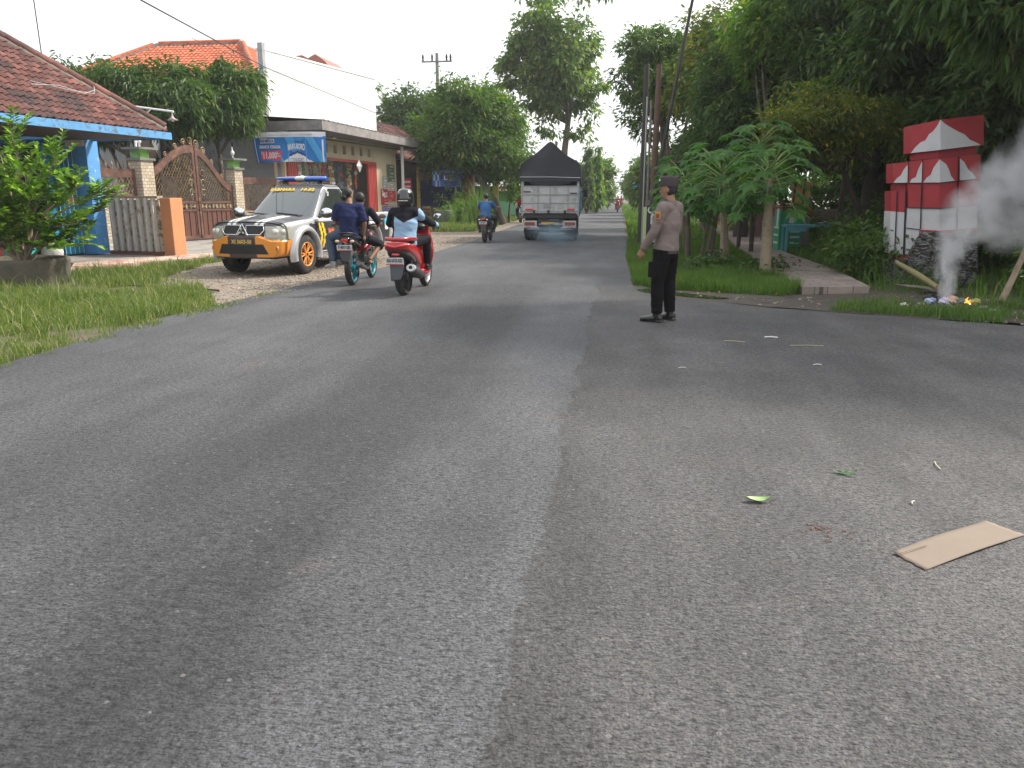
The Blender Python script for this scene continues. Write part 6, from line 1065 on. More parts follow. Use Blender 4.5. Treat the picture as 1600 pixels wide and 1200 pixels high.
b.build('crumbs', mat('reddish_crumbs', (0.20, 0.10, 0.07), 0.9, island=0.4), kind='stuff')
lw_ = M(); dl = scatter([(-5.3, 9), (-5.1, 30), (-9, 30), (-9.5, 17), (-6.5, 12)], 500); dl2 = scatter([(0.4, 12.6), (3, 10.9), (8, 9), (8, 11), (5, 12.6), (3, 13.2), (1, 13.2)], 420)
for q in np.concatenate([dl, dl2]): s_ = rnd.uniform(0.02, 0.05); lw_.box((q[0], q[1], 0.03), (s_, s_*0.5, 0.003), rot=(rnd.uniform(-.6, .6), rnd.uniform(-.6, .6), rnd.uniform(0, 6)))
lw_.build('dry_leaves', mat('dry_leaf_brown', (0.30, 0.20, 0.10), 0.9, island=0.5), kind='stuff')
# ================================================================== VEHICLES  (local +x forward, +y left)
M_TYRE = mat('tyre_rubber', (0.025, 0.025, 0.026), 0.85, var=0.2, stain=(0.10, 0.085, 0.07), sts=7, stt=(0.5, 0.7), bump=0.3, bs=40)
M_CHR = mat('chrome', (0.75, 0.76, 0.78), 0.15, 1.0, var=0.03)
def paint(name, c, rough=0.28, coat=0.6, metal=0.0, dirt=0.12):
    m = mat(name, c, rough, metal, var=0.04, vs_=2, stain=tuple(x*(1-dirt)+0.22*dirt for x in c), sts=2.5, stt=(0.35, 0.8), coat=coat); return m
M_SILV = paint('silver_car_paint', (0.50, 0.50, 0.51), 0.3, 0.5, 0.35); M_BLKP = paint('dark_grey_car_paint', (0.035, 0.035, 0.042), 0.32, 0.35); M_ORP = paint('orange_car_paint', (0.72, 0.27, 0.035), 0.3, 0.6); M_MAR = paint('maroon_black_paint', (0.055, 0.03, 0.035), 0.35, 0.3)
M_YELL = paint('yellow_vinyl', (0.80, 0.55, 0.02), 0.4, 0.2); M_VWH = paint('white_vinyl', (0.72, 0.72, 0.72), 0.4, 0.2)
def glassmat(name, c=(0.035, 0.04, 0.042), r=0.06): t = NT(name); t.b.inputs['Base Color'].default_value = (*c, 1); t.set(Roughness=r); t.b.inputs['Specular IOR Level'].default_value = 0.9; t.b.inputs['Coat Weight'].default_value = 1.0; t.b.inputs['Coat Roughness'].default_value = 0.03; return t.m
M_GLS = glassmat('tinted_car_glass', (0.05, 0.065, 0.072)); M_GLD = glassmat('dark_side_glass', (0.03, 0.036, 0.035))
def headmat():
    t = NT('hazy_headlight_lens'); t.l(t.mix(t.noise(9, 3), (0.26, 0.26, 0.20), (0.44, 0.44, 0.36)), t.b.inputs['Base Color']); t.set(Roughness=0.12); t.b.inputs['Coat Weight'].default_value = 1; return t.m
M_HEAD = headmat(); M_MESH = mat('black_grille_mesh', (0.018, 0.018, 0.02), 0.6, bump=1.0, bs=90, bd=0.01); M_PLAST = mat('grey_black_plastic', (0.035, 0.035, 0.037), 0.6, var=0.15, stain=(0.09, 0.08, 0.07), sts=6)
def interp(x, pts):
    if x >= pts[0][0]: return pts[0][1]
    for (x0, y0), (x1, y1) in zip(pts[:-1], pts[1:]):
        if x0 >= x >= x1: return y0+(y1-y0)*(x0-x)/(x0-x1+1e-9)
    return pts[-1][1]
def smooth_line(pts, n):
    """resample polyline evenly with light rounding"""
    P_ = [Vector(p) for p in pts]
    for _ in range(2):
        Q = [P_[0]]
        for a, c in zip(P_[:-1], P_[1:]): Q += [a.lerp(c, 0.25), a.lerp(c, 0.75)]
        Q.append(P_[-1]); P_ = Q
    d = [0]
    for a, c in zip(P_[:-1], P_[1:]): d.append(d[-1]+(c-a).length)
    out = []; j = 0
    for i in range(n):
        t = d[-1]*i/(n-1)
        while j < len(d)-2 and d[j+1] < t: j += 1
        out.append(P_[j].lerp(P_[j+1], min(1, (t-d[j])/(d[j+1]-d[j]+1e-9))))
    return out
def make_pickup():
    T = thing('police_pickup', 'police pickup with orange bumper, black bonnet and blue roof light bar parked on the gravel', 'pickup truck', (-7.03, 15.05, 0.0), R_(-97.5))
    W_ = lambda x: interp(x, [(0.80, 0.70), (0.74, 0.77), (0.62, 0.83), (0.4, 0.87), (0, 0.885), (-2.4, 0.885), (-4.1, 0.875), (-4.22, 0.84)])
    ZT = lambda x: interp(x, [(0.80, 1.00), (0.72, 1.03), (0.5, 1.07), (0.0, 1.13), (-0.38, 1.17), (-0.6, 1.10), (-2.42, 1.10), (-2.5, 1.16), (-4.22, 1.16)])
    ZS = lambda x: interp(x, [(0.80, 0.965), (0.5, 1.01), (0.0, 1.05), (-0.4, 1.07), (-2.42, 1.07), (-2.5, 1.15), (-4.22, 1.15)])
    def sec(x, s=1.0):
        w_, zt, zs = W_(x), ZT(x), ZS(x); zb = interp(x, [(0.8, 0.35), (0.4, 0.36), (-0.5, 0.40)])
        half = [(0, zb), (w_-0.12, zb), (w_-0.03, zb+0.07), (w_+0.0, 0.66), (w_, 0.82), (w_-0.03, zs-0.03), (w_-0.09, zs+0.01), (w_*0.62, (zt+zs)/2+0.025), (0, zt+0.005)]
        if x < -2.45: half = [(0, zb), (w_-0.12, zb), (w_-0.03, zb+0.07), (w_, 0.66), (w_, 0.9), (w_-0.01, zs-0.06), (w_-0.04, zs), (w_-0.09, zs), (w_-0.10, 0.6), (0, 0.6)]
        h = smooth_line([(p[0], p[1], 0) for p in half], 130); pts = [(p.x, p.y) for p in h]+[(-p.x, p.y) for p in h[::-1][1:-1]]
        cz = 0.68; out = []
        for (y, z) in pts:
            yy, zz = y*s, cz+(z-cz)*s; xx = x+(0.05*(1-s*s) if s < 1 else 0)
            zl = 0.785-0.09*min(1, max(0, (abs(yy)-0.36)/0.25))
            if x > 0.35 and zz < zl and zz > 0.3: xx += 0.065*min(1, (x-0.35)/0.35)*min(1, (zl-zz)/0.02)
            if x > 0.6: xx -= 0.05*(abs(yy)/0.7)**3*(1 if s < 1 else 1)
            if x > 0.7 and zz > 0.76: xx -= (zz-0.76)*0.30
            out.append((xx, yy, zz))
        return out
    secs = [sec(0.80, s) for s in [0.06]+[0.08+0.92*i/90 for i in range(90)]]; x = 0.80; xs = []
    while x > -4.22: xs.append(x); x -= 0.012 if x > -0.45 else 0.03
    xs.append(-4.22); secs += [sec(x) for x in xs]
    WC = ((0.0, 0.40), (-3.0, 0.40))
    def drop(c): return abs(c.y) > 0.5 and any((c.x-a)**2+(c.z-z)**2 < 0.455**2 for a, z in WC)
    names = [M_BLKP, M_SILV, M_ORP, M_MAR, M_MESH, M_HEAD, M_YELL, M_VWH, M_PLAST]
    def pick(c):
        x, y, z = c.x, abs(c.y), c.z
        front = x > 0.50
        if front:
            zl = 0.785-0.09*min(1, max(0, (y-0.36)/0.25)); hy = 0.43+(0.97-z)*0.22
            if z < 0.375: return 8
            if z < zl:
                if 0.43 < z < 0.62 and y < 0.55-0.10*abs(z-0.43)/0.19: return 4
                return 3 if y < 0.30 else 2
            zh = 0.975-0.03*y+0.05*max(0, 0.7-x)
            if z < zh+0.008 and y > hy-0.008 and x > 0.47:
                return 8 if (z > zh or y < hy or z < zl+0.006 or x < 0.485) else 5
            if z < 0.975 and y < 0.45: return 4
        if x > 0.42 and z < 0.70: return 2
        if z < 0.42: return 8
        if x > -0.42: # bonnet and wings
            if z > ZS(x)-0.022 and y < W_(x)-0.105:
                sx = y-0.02-(0.62-x)*0.10
                if 0.19 < sx < 0.27 or 0.31 < sx < 0.39: return 7 if c.x > -0.15 else 0
                return 0
            if x < -0.16-0.25*(1.0-z) and z < 0.98: return 0
            return 1
        if x > -2.42: # doors
            if z > 1.01: return 1
            k = abs(z-0.72)*0.30
            for x0 in (-0.60, -0.735):
                if x0-0.085 < x-k+0.0 < x0 and z < 0.985: return 6
            return 0
        if z > 1.10: return 1
        return 1 if (x > -2.75 or z > 0.98 or x < -4.05) else 0
    b = M(); b.loft(secs, closed=True, pick=pick, drop=drop); k = len(secs[-1]); o = len(b.v)-k; b.f.append(tuple(range(o, o+k))); b.mi.append(1); b.sm.append(False)
    body = b.build('body', names, T)
    # cabin
    Z0, Z1 = 1.06, 1.74
    XF = lambda t: -0.33-0.86*t**0.95-0.10*t*t; XR = lambda t: -2.44+0.10*t+0.26*t**3; YW = lambda t: 0.80-0.175*t-0.03*t*t
    def csec(t, s=1.0):
        a, r, yw = XF(t), XR(t), YW(t); cx, hx = (a+r)/2, (a-r)/2; out = []
        for i in range(150):
            th = 2*math.pi*i/150; c, s_ = math.cos(th), math.sin(th); e = 0.30 if c < 0 else 0.26
            px = math.copysign(abs(c)**e, c); py = math.copysign(abs(s_)**0.22, s_)
            if c > 0: px *= 1.0-0.10*(abs(py)**2)*(1-0.3*t)*0.8
            out.append((cx+hx*px*s, yw*py*s, Z0+(Z1-Z0)*t if s == 1 else Z1+0.045*(1-s*s)**0.6))
        return out
    cs = [csec(i/22) for i in range(23)]+[csec(1.0, s) for s in (0.985, 0.96, 0.92, 0.86, 0.75, 0.6, 0.4, 0.2, 0.02)]
    def cpick(c):
        t = (c.z-Z0)/(Z1-Z0); y = abs(c.y)
        if t > 1.0: return 0
        yw, xf, xr = YW(t), XF(t), XR(t)
        if t > 0.93: return 1 if (y > yw-0.03 and t < 0.97) else 0
        if t < 0.03: return 1
        if y > yw-0.035:
            if t < 0.90 and (xf-0.075-0.03*t > c.x > -1.37): return 3
            if t < 0.90 and -1.45 > c.x > xr+0.15-0.03*t: return 3
            return 1
        if c.x > (xf+xr)/2: return 2 if y < yw-0.04 else 1
        return 3 if (0.15 < t < 0.85 and y < yw-0.12) else 1
    M().loft(cs, pick=cpick).build('cabin', [M_BLKP, M_SILV, M_GLS, M_GLD], T)
    # wheel arch flares
    for cx in (0.0, -3.0):
        for sd in (1, -1):
            b = M(); ss = []
            for i in range(37):
                a = R_(-14)+R_(208)*i/36; ca, sa = math.cos(a), math.sin(a); yb = 0.845
                ss.append([(cx+r*ca, sd*y, 0.40+r*sa) for (r, y) in ((0.44, yb-0.1), (0.44, yb+0.075), (0.46, yb+0.10), (0.51, yb+0.095), (0.555, yb+0.05), (0.56, yb-0.02))])
            b.loft(ss, closed=False); b.build('wheel_arch', M_SILV if True else 0, body)
            b = M(); b.loft([[(cx+r*math.cos(a), sd*y, 0.40+r*math.sin(a)) for (r, y) in ((0.02, 0.42), (0.46, 0.42), (0.462, 0.86))] for a in [math.pi*i/24-0.05 for i in range(25)]], closed=False); b.build('arch_liner', M_PLAST, body)
    def wheel(cx, sd):
        b = M(); R0 = 0.385; hw = 0.125
        b.lathe([(0.235, -hw), (0.30, -hw-0.012), (R0-0.03, -hw), (R0, -hw+0.03), (R0, hw-0.03), (R0-0.03, hw), (0.30, hw+0.012), (0.235, hw)], (0, 0, 0), 40, 'y')
        for i in range(34):
            a = i*2*math.pi/34
            for q in (-0.07, 0.0, 0.07): b.box(((R0+0.001)*math.cos(a+q), q, (R0+0.001)*math.sin(a+q)), (0.045, 0.05, 0.014), rot=(0, -a-q+math.pi/2, 0.3))
        w_ = b.build('wheel', M_TYRE, T); w_.location = (cx, sd*0.755, 0.385)
        r = M(); r.lathe([(0.238, sd*0.125), (0.225, sd*0.11), (0.215, sd*0.03), (0.0, sd*0.02)], (0, 0, 0), 32, 'y', m=1); r.lathe([(0.24, sd*0.115), (0.245, sd*0.13), (0.225, sd*0.128), (0.212, sd*0.10)], n=36, axis='y')
        for i in range(6):
            for q in (-0.13, 0.13):
                a = i*math.pi/3+q; a2 = i*math.pi/3+q*0.75; r.tube([(0.045*math.cos(a*1), sd*0.10, 0.045*math.sin(a)), (0.22*math.cos(a2*1.0+q*0.6), sd*0.115, 0.22*math.sin(a2*1.0+q*0.6))], [(0.019), (0.016)], 6)
        r.cyl((0, sd*0.10, 0), 0.06, 0.05, 16, 'y'); r.cyl((0, sd*0.128, 0), 0.03, 0.01, 12, 'y', m=1)
        r.build('rim', [M_ORP, mat('brake_dark', (0.03, 0.025, 0.02), 0.6)], w_)
    for cx in (0, -3.0):
        for sd in (1, -1): wheel(cx, sd)
    M().box((-1.5, 0, 0.42), (4.2, 1.3, 0.12)).box((0.45, 0, 0.40), (0.5, 1.2, 0.14)).build('chassis', M_PLAST, T)
    # front trim
    b = M()
    for sd in (1, -1):
        q = [(0.865, sd*0.09, 0.795), (0.855, sd*0.385, 0.80), (0.82, sd*0.455, 0.88), (0.79, sd*0.43, 0.968), (0.80, sd*0.06, 0.972), (0.865, sd*0.09, 0.795)]; b.tube(q, 0.011, 6)
    b.tube([(0.875, -0.13, 0.785), (0.83, 0.0, 0.995), (0.875, 0.13, 0.785)], 0.015, 6)
    b.build('grille_frame', M_CHR, T)
    b = M()
    for (ang) in (90, 210, 330):
        a = R_(ang); c0 = Vector((0.885, 0.0, 0.86)); d = Vector((0, math.cos(a), math.sin(a))); s_ = Vector((0, -math.sin(a), math.cos(a))); p = [c0+d*0.008, c0+d*0.042+s_*0.022, c0+d*0.078, c0+d*0.042-s_*0.022]
        b.add([tuple(x) for x in p]+[tuple(x-Vector((0.02, 0, 0))) for x in p], [(0, 1, 2, 3), (7, 6, 5, 4), (0, 4, 5, 1), (1, 5, 6, 2), (2, 6, 7, 3), (3, 7, 4, 0)])
    b.build('emblem', M_CHR, T)
    pl_ = M().box((0.925, 0.02, 0.665), (0.012, 0.44, 0.13)).build('number_plate', M_BLKP, T); gold = mat('plate_gold', (0.65, 0.42, 0.08), 0.4)
    text('lettering', 'XI 3603-50', 0.105, gold, pl_, (0.934, 0.02, 0.665), (math.pi/2, 0, math.pi/2), bold=0.002, sx=0.92)
    for sd in (1, -1):
        hl = M().ell((0.700, sd*0.62, 0.845), (0.075, 0.085, 0.075), 16, 10, rot=(0, 0, -sd*0.45)).ell((0.64, sd*0.755, 0.85), (0.06, 0.05, 0.06), 14, 8).build('headlight', mat('headlamp_reflector', (0.62, 0.62, 0.58), 0.12, 0.3), T)
        b = M(); b.lathe([(0.0, 0.0), (0.045, 0.0), (0.05, 0.02), (0.07, 0.025), (0.075, 0.0)], (0.79, sd*0.66, 0.53), 20, 'x', m=0); b.cyl((0.808, sd*0.66, 0.53), 0.04, 0.02, 16, 'x', m=1); b.build('fog_lamp', [M_ORP, mat('fog_glass', (0.35, 0.12, 0.03), 0.15)], T)
        # mirror
        mrr = M(); mrr.ell((-0.60, sd*1.03, 1.19), (0.075, 0.135, 0.10), 16, 10, m=0); mrr.ell((-0.605, sd*1.03, 1.165), (0.078, 0.137, 0.085), 16, 10, m=1); mrr.tube([(-0.62, sd*0.84, 1.10), (-0.6, sd*0.96, 1.14)], 0.03, 8, 1); mrr.build('side_mirror', [M_CHR, M_BLKP], T)
        for xh in (-1.22, -2.12): b = M(); b.tube([(xh-0.1, sd*0.90, 0.96), (xh, sd*0.925, 0.965), (xh+0.1, sd*0.90, 0.96)], 0.016, 8); b.build('door_handle', M_CHR, body)
        b = M()
        for xg in (-0.42, -1.40, -2.44): b.tube([(xg, sd*0.889, 0.46), (xg, sd*0.890, 0.8), (xg-0.02, sd*0.865, 1.03)], 0.004, 4)
        b.tube([(-0.42, sd*0.889, 0.47), (-2.44, sd*0.889, 0.47)], 0.004, 4); b.build('door_gap', M_BLK, body)
        M().box((-4.20, sd*0.78, 0.98), (0.10, 0.12, 0.28)).build('tail_lamp', mat('red_lens', (0.5, 0.02, 0.03), 0.15, coat=1), T, bevel=0.02)
        M().tube([(-0.55, sd*0.90, 0.40), (-2.45, sd*0.90, 0.40)], 0.035, 8).build('side_step', M_CHR, T)
    b = M(); b.tube([(-0.30, 0.55, 1.145), (-0.36, 0.10, 1.18), (-0.37, 0.02, 1.18)], 0.012, 5); b.tube([(-0.30, -0.1, 1.15), (-0.36, -0.5, 1.18), (-0.40, -0.68, 1.2)], 0.012, 5); b.box((-0.33, 0, 1.135), (0.16, 1.2, 0.015), rot=(0, 0.1, 0)); b.build('wipers', M_BLK, T)
    lb = M(); lb.box((-1.55, 0, 1.835), (0.10, 1.1, 0.02), m=2)
    for sd in (1, -1): lb.tube([(-1.5, sd*0.10, 1.885), (-1.5, sd*0.56, 1.885), (-1.5, sd*0.60, 1.885)], [(0.11, 0.05), (0.11, 0.05), (0.06, 0.03)], 14, 0, up=(1, 0, 0))
    lb.tube([(-1.5, -0.11, 1.888), (-1.5, 0.11, 1.888)], [(0.12, 0.056)]*2, 14, 1, up=(1, 0, 0)); lb.ell((-1.5, 0, 1.93), (0.05, 0.05, 0.03), m=1)
    for y in (-0.42, 0.42): lb.box((-1.5, y, 1.81), (0.12, 0.06, 0.06), m=2)
    lb.build('light_bar', [mat('blue_lens', (0.01, 0.10, 0.50), 0.12, coat=1), mat('grey_white_centre', (0.62, 0.64, 0.66), 0.35), M_BLK], T)
    wt = 0.875; text('windscreen_lettering', 'SABHARA', 0.125, M_YELL, T, (XF(wt)+0.025, -0.27, Z0+(Z1-Z0)*wt), (R_(40), 0, R_(90)), bold=0.006, sx=1.0, sp=1.12); text('windscreen_lettering', '14.02', 0.125, M_YELL, T, (XF(wt)+0.025, 0.32, Z0+(Z1-Z0)*wt), (R_(40), 0, R_(90)), bold=0.006, sx=1.05, sp=1.15)
    # side shield and lettering
    sh = [(-0.14, 0.12), (-0.09, 0.15), (0, 0.125), (0.09, 0.15), (0.14, 0.12), (0.135, 0.0), (0.09, -0.12), (0, -0.20), (-0.09, -0.12), (-0.135, 0.0)]
    for sd in (1, -1):
        b = M(); b.prism([(-1.02+p[0], 0.72+p[1]*1.05) for p in sh], sd*0.884, sd*0.893, 'xz', m=0); b.prism([(-1.02+p[0]*0.8, 0.72+p[1]*0.84) for p in sh], sd*0.893, sd*0.896, 'xz', m=1); b.prism([(-1.02+p[0]*0.45, 0.72+p[1]*0.5) for p in sh], sd*0.896, sd*0.899, 'xz', m=2); b.box((-1.02, sd*0.90, 0.72), (0.02, 0.004, 0.11), m=3); b.ell((-1.02, sd*0.90, 0.79), (0.02, 0.004, 0.02), 8, 6, m=3); b.build('shield_emblem', [mat('shield_border', (0.35, 0.10, 0.04)), mat('shield_red', (0.72, 0.12, 0.05)), mat('shield_gold', (0.75, 0.45, 0.12)), M_BLK], T)
        rr = (math.pi/2, 0, math.pi) if sd > 0 else (math.pi/2, 0, 0)
        text('side_lettering', 'POLISI', 0.34, mat('pale_yellow_vinyl', (0.80, 0.66, 0.25)), T, (-1.82, sd*0.898, 0.74), rr, bold=0.012, sx=0.9, sp=1.08)
        M().box((-3.86, sd*0.882, 0.97), (0.22, 0.01, 0.2)).box((-3.86, sd*0.884, 0.80), (0.18, 0.01, 0.14), m=1).build('bed_sticker', [mat('cyan_sticker', (0.10, 0.45, 0.60)), M_VWH], T)
    return T
make_pickup()
# ================================================================== PEOPLE (local +x forward, +y left)
M_SKIN = mat('brown_skin', (0.30, 0.155, 0.095), 0.55, var=0.06); M_HAIR = mat('black_hair', (0.012, 0.010, 0.010), 0.6, var=0.3, bump=0.6, bs=120)
def cloth(name, c, var=0.12, **k): return mat(name, c, 0.9, var=var, vs_=5, bump=0.4, bs=35, bd=0.006, spec=0.18, **k)
def ik(a, c, l1, l2, pole):
    a, c = Vector(a), Vector(c); d = c-a; L = min(d.length, (l1+l2)*0.999); d.normalize(); x = (l1*l1-l2*l2+L*L)/(2*L); h = math.sqrt(max(0, l1*l1-x*x)); p = Vector(pole); p = (p-d*p.dot(d)).normalized(); return a+d*x+p*h
def hand(b, wr, d, palm_n, curl=0.5, s=1.0, side=1):
    """palm + five fingers; d = direction of fingers, palm_n = palm normal, side = which way the thumb leaves"""
    d = Vector(d).normalized(); pn = Vector(palm_n); pn = (pn-d*pn.dot(d)).normalized(); sx = d.cross(pn)*side; wr = Vector(wr)
    b.tube([wr, wr+d*0.045*s, wr+d*0.095*s], [(0.027*s, 0.019*s), (0.041*s, 0.017*s), (0.040*s, 0.013*s)], 10, up=tuple(sx))
    for i, (o, l) in enumerate(((0.031, 0.068), (0.011, 0.078), (-0.010, 0.073), (-0.030, 0.056))):
        p = wr+d*0.085*s+sx*o*s; c = curl*(0.9+0.12*i); pts = [p]; dd = d.copy()
        for k in range(3): dd = (dd*math.cos(c*0.75)+pn*math.sin(c*0.75)).normalized(); p = p+dd*l*s*(0.45, 0.32, 0.25)[k]; pts.append(p); pn2 = pn
        b.tube(pts, [0.0095*s, 0.009*s, 0.0085*s, 0.007*s], 7)
    p = wr+d*0.025*s+sx*0.026*s; b.tube([p, p+(sx*0.6+d*0.6+pn*0.25).normalized()*0.035*s, p+(sx*0.6+d*0.6+pn*0.25).normalized()*0.035*s+(d*0.8+pn*0.4+sx*0.1).normalized()*0.035*s], [0.013*s, 0.0115*s, 0.0085*s], 7)
def figure(T, J, shirt, pants, sleeve=1.0, leg=1.0, shoes=None, hair='short', skin=M_SKIN, vox=0.011, k=1.0, hands=None, body_only=False, shirt_len=0.06, yaw=(0, 1, 0), bulk=1.0, collar=None):
    V = {a: Vector(c) for a, c in J.items()}; lat = Vector(yaw); pel, ch, nk, hd = V['pelvis'], V['chest'], V['neck'], V['head']; up = (nk-ch).normalized()
    fw = V.get('face', Vector((1, 0, 0))).normalized(); hup = (hd-nk).normalized()*0.3+Vector((0, 0, 0.7)); hup.normalize(); hl = hup.cross(fw).normalized()
    b = M()
    b.tube([pel-Vector((0, 0, 0.06)), pel, pel.lerp(ch, 0.5), ch, ch.lerp(nk, 0.6), nk-up*0.0, nk+(hd-nk)*0.5], [(0.125*k, 0.09*k), (0.145*k, 0.10*k), (0.125*k, 0.088*k), (0.145*k, 0.10*k), (0.12*k, 0.075*k), (0.058*k, 0.056*k), (0.053*k, 0.052*k)], 18, up=tuple(lat))
    # head with a face
    b.tube([hd-hup*0.115+fw*0.02, hd-hup*0.085+fw*0.018, hd-hup*0.03+fw*0.008, hd+hup*0.04, hd+hup*0.09, hd+hup*0.118], [(0.035, 0.042), (0.052, 0.064), (0.068, 0.086), (0.075, 0.097), (0.060, 0.078), (0.022, 0.03)], 18, up=tuple(hl))
    b.tube([hd+fw*0.088+hup*0.015, hd+fw*0.105-hup*0.02, hd+fw*0.094-hup*0.036], [0.010, 0.016, 0.013], 8); b.tube([hd+fw*0.078-hup*0.068-hl*0.02, hd+fw*0.086-hup*0.066, hd+fw*0.078-hup*0.068+hl*0.02], [0.006, 0.010, 0.006], 6)
    b.tube([hd+fw*0.080+hup*0.028-hl*0.045, hd+fw*0.091+hup*0.03, hd+fw*0.080+hup*0.028+hl*0.045], [0.008, 0.010, 0.008], 6)
    for s in (1, -1): b.ell(tuple(hd+hl*s*0.075-hup*0.005), (0.016, 0.012, 0.032), 8, 6)
    for s, q in ((1, 'l'), (-1, 'r')):
        sh, el, wr = V['sh'+q], V['el'+q], V['wr'+q]; b.ell(tuple(sh), (0.052*k, 0.052*k, 0.052*k), 10, 8)
        b.tube([ch.lerp(nk, 0.6), sh], [0.07*k, 0.05*k], 10); b.tube([sh, sh.lerp(el, 0.4), el], [0.050*k, 0.047*k, 0.037*k], 10); b.tube([el, el.lerp(wr, 0.3), wr], [0.037*k, 0.038*k, 0.025*k], 10)
        hp, kn, an = V['hp'+q], V['kn'+q], V['an'+q]; b.tube([hp, hp.lerp(kn, 0.4), kn], [0.083*k, 0.075*k, 0.052*k], 12); b.tube([kn, kn.lerp(an, 0.35), an], [0.050*k, 0.052*k, 0.033*k], 10)
        td = V.get('toe'+q, Vector((1, 0, 0))).normalized()
        b.tube([an-td*0.045-Vector((0, 0, 0.045)), an-Vector((0, 0, 0.045))+td*0.03, an+td*0.11-Vector((0, 0, 0.058)), an+td*0.175-Vector((0, 0, 0.062))], [(0.030, 0.030), (0.034, 0.034), (0.040, 0.022), (0.028, 0.014)], 10, up=tuple(td.cross(Vector((0, 0, 1)))))
        hdv, pn, cu = (hands or {}).get(q, ((wr-el).normalized(), fw if False else Vector((0, -s, 0)), 0.45)); hand(b, wr, hdv, pn, cu, 1.0, s)
    body = remeshed('body', b, skin, T, min(vox, 0.0085), 2)
    # shirt
    b = M(); B = k*bulk
    b.tube([pel-Vector((0, 0, shirt_len)), pel+Vector((0, 0, 0.02)), pel.lerp(ch, 0.5), ch, ch.lerp(nk, 0.55), nk-up*0.035, nk-up*0.005], [(0.172*B, 0.128*B), (0.172*B, 0.13*B), (0.156*B, 0.118*B), (0.178*B, 0.128*B), (0.155*B, 0.098*B), (0.085*k, 0.07*k), (0.068*k, 0.062*k)], 22, up=tuple(lat))
    for s, q in ((1, 'l'), (-1, 'r')):
        sh, el, wr = V['sh'+q], V['el'+q], V['wr'+q]; b.ell(tuple(sh), (0.070*B, 0.068*B, 0.064*B), 12, 8); b.tube([ch.lerp(nk, 0.62), sh], [0.088*B, 0.064*B], 12)
        if sleeve < 0.6: b.tube([sh, sh.lerp(el, 0.5), sh.lerp(el, 0.95*sleeve/0.5 if sleeve < 0.5 else 0.95)], [0.070*B, 0.068*B, 0.070*B], 12)
        else: b.tube([sh, sh.lerp(el, 0.5), el], [0.070*B, 0.064*B, 0.055*B], 12); b.ell(tuple(el), (0.054*B,)*3, 10, 8); b.tube([el, el.lerp(wr, 0.5), el.lerp(wr, 0.96)], [0.055*B, 0.048*B, 0.040*B], 12)
    sh_o = remeshed('shirt', b, shirt, T, vox, 3, wrinkle=0.009 if vox < 0.02 else 0)
    b = M()
    b.tube([pel-Vector((0, 0, 0.12)), pel-Vector((0, 0, 0.04)), pel+Vector((0, 0, 0.06))], [(0.150*k, 0.11*k), (0.160*k, 0.122*k), (0.150*k, 0.112*k)], 20, up=tuple(lat))
    for q in 'lr':
        hp, kn, an = V['hp'+q], V['kn'+q], V['an'+q]; b.tube([hp, hp.lerp(kn, 0.45), kn], [0.105*k, 0.093*k, 0.074*k], 14)
        if leg > 0.6: b.ell(tuple(kn), (0.073*k,)*3, 10, 8); b.tube([kn, kn.lerp(an, 0.4), kn.lerp(an, 0.97)], [0.074*k, 0.072*k, 0.060*k], 14)
        else: b.ell(tuple(kn), (0.078*k,)*3, 10, 8); b.tube([kn, kn.lerp(an, 0.22)], [0.080*k, 0.082*k], 14)
    remeshed('trousers' if leg > 0.6 else 'shorts', b, pants, T, vox, 3, wrinkle=0.009 if vox < 0.02 else 0)
    if shoes:
        for q in 'lr':
            an = V['an'+q]; td = V.get('toe'+q, Vector((1, 0, 0))).normalized(); sd_ = tuple(td.cross(Vector((0, 0, 1)))); b = M()
            b.tube([an+Vector((0, 0, 0.13 if shoes[1] else 0.02)), an-Vector((0, 0, 0.02)), an-Vector((0, 0, 0.04))], [0.056, 0.050, 0.045], 12)
            b.tube([an-td*0.075-Vector((0, 0, 0.045)), an-Vector((0, 0, 0.045))+td*0.02, an+td*0.12-Vector((0, 0, 0.055)), an+td*0.205-Vector((0, 0, 0.062))], [(0.036, 0.038), (0.044, 0.044), (0.050, 0.033), (0.034, 0.022)], 12, up=sd_)
            b.tube([an-td*0.08-Vector((0, 0, 0.082)), an+td*0.215-Vector((0, 0, 0.082))], [(0.044, 0.010), (0.040, 0.010)], 8, up=sd_); remeshed('shoe', b, shoes[0], T, 0.009, 2)
    if hair:
        b = M(); c0 = hd+hup*0.03-fw*0.018
        b.ell(tuple(c0), (0.092, 0.088, 0.10), 18, 12) if hair != 'cap' else b.tube([hd-hup*0.065-fw*0.030, hd-hup*0.03-fw*0.016, hd+hup*0.06-fw*0.010], [(0.060, 0.066), (0.078, 0.086), (0.084, 0.098)], 18, up=tuple(hl))
        if hair == 'bun': b.tube([hd-fw*0.07-hup*0.02, hd-fw*0.105-hup*0.05, hd-fw*0.10-hup*0.10], [0.05, 0.05, 0.03], 10)
        # cut the face free: shift hair backwards of a plane by leaving the front to the cap of hair
        ho = remeshed('hair', b, M_HAIR, T, 0.010, 2); me = ho.data
        for v in me.vertices:
            q = v.co-hd; f_ = q.dot(fw); u_ = q.dot(hup)
            lim = 0.005 if hair == 'cap' else 0.04
            if f_ > lim and u_ < (0.2 if hair == 'cap' else 0.055): v.co -= fw*(f_-lim)
    return body, sh_o
def stand_pose(h=1.0):
    pass
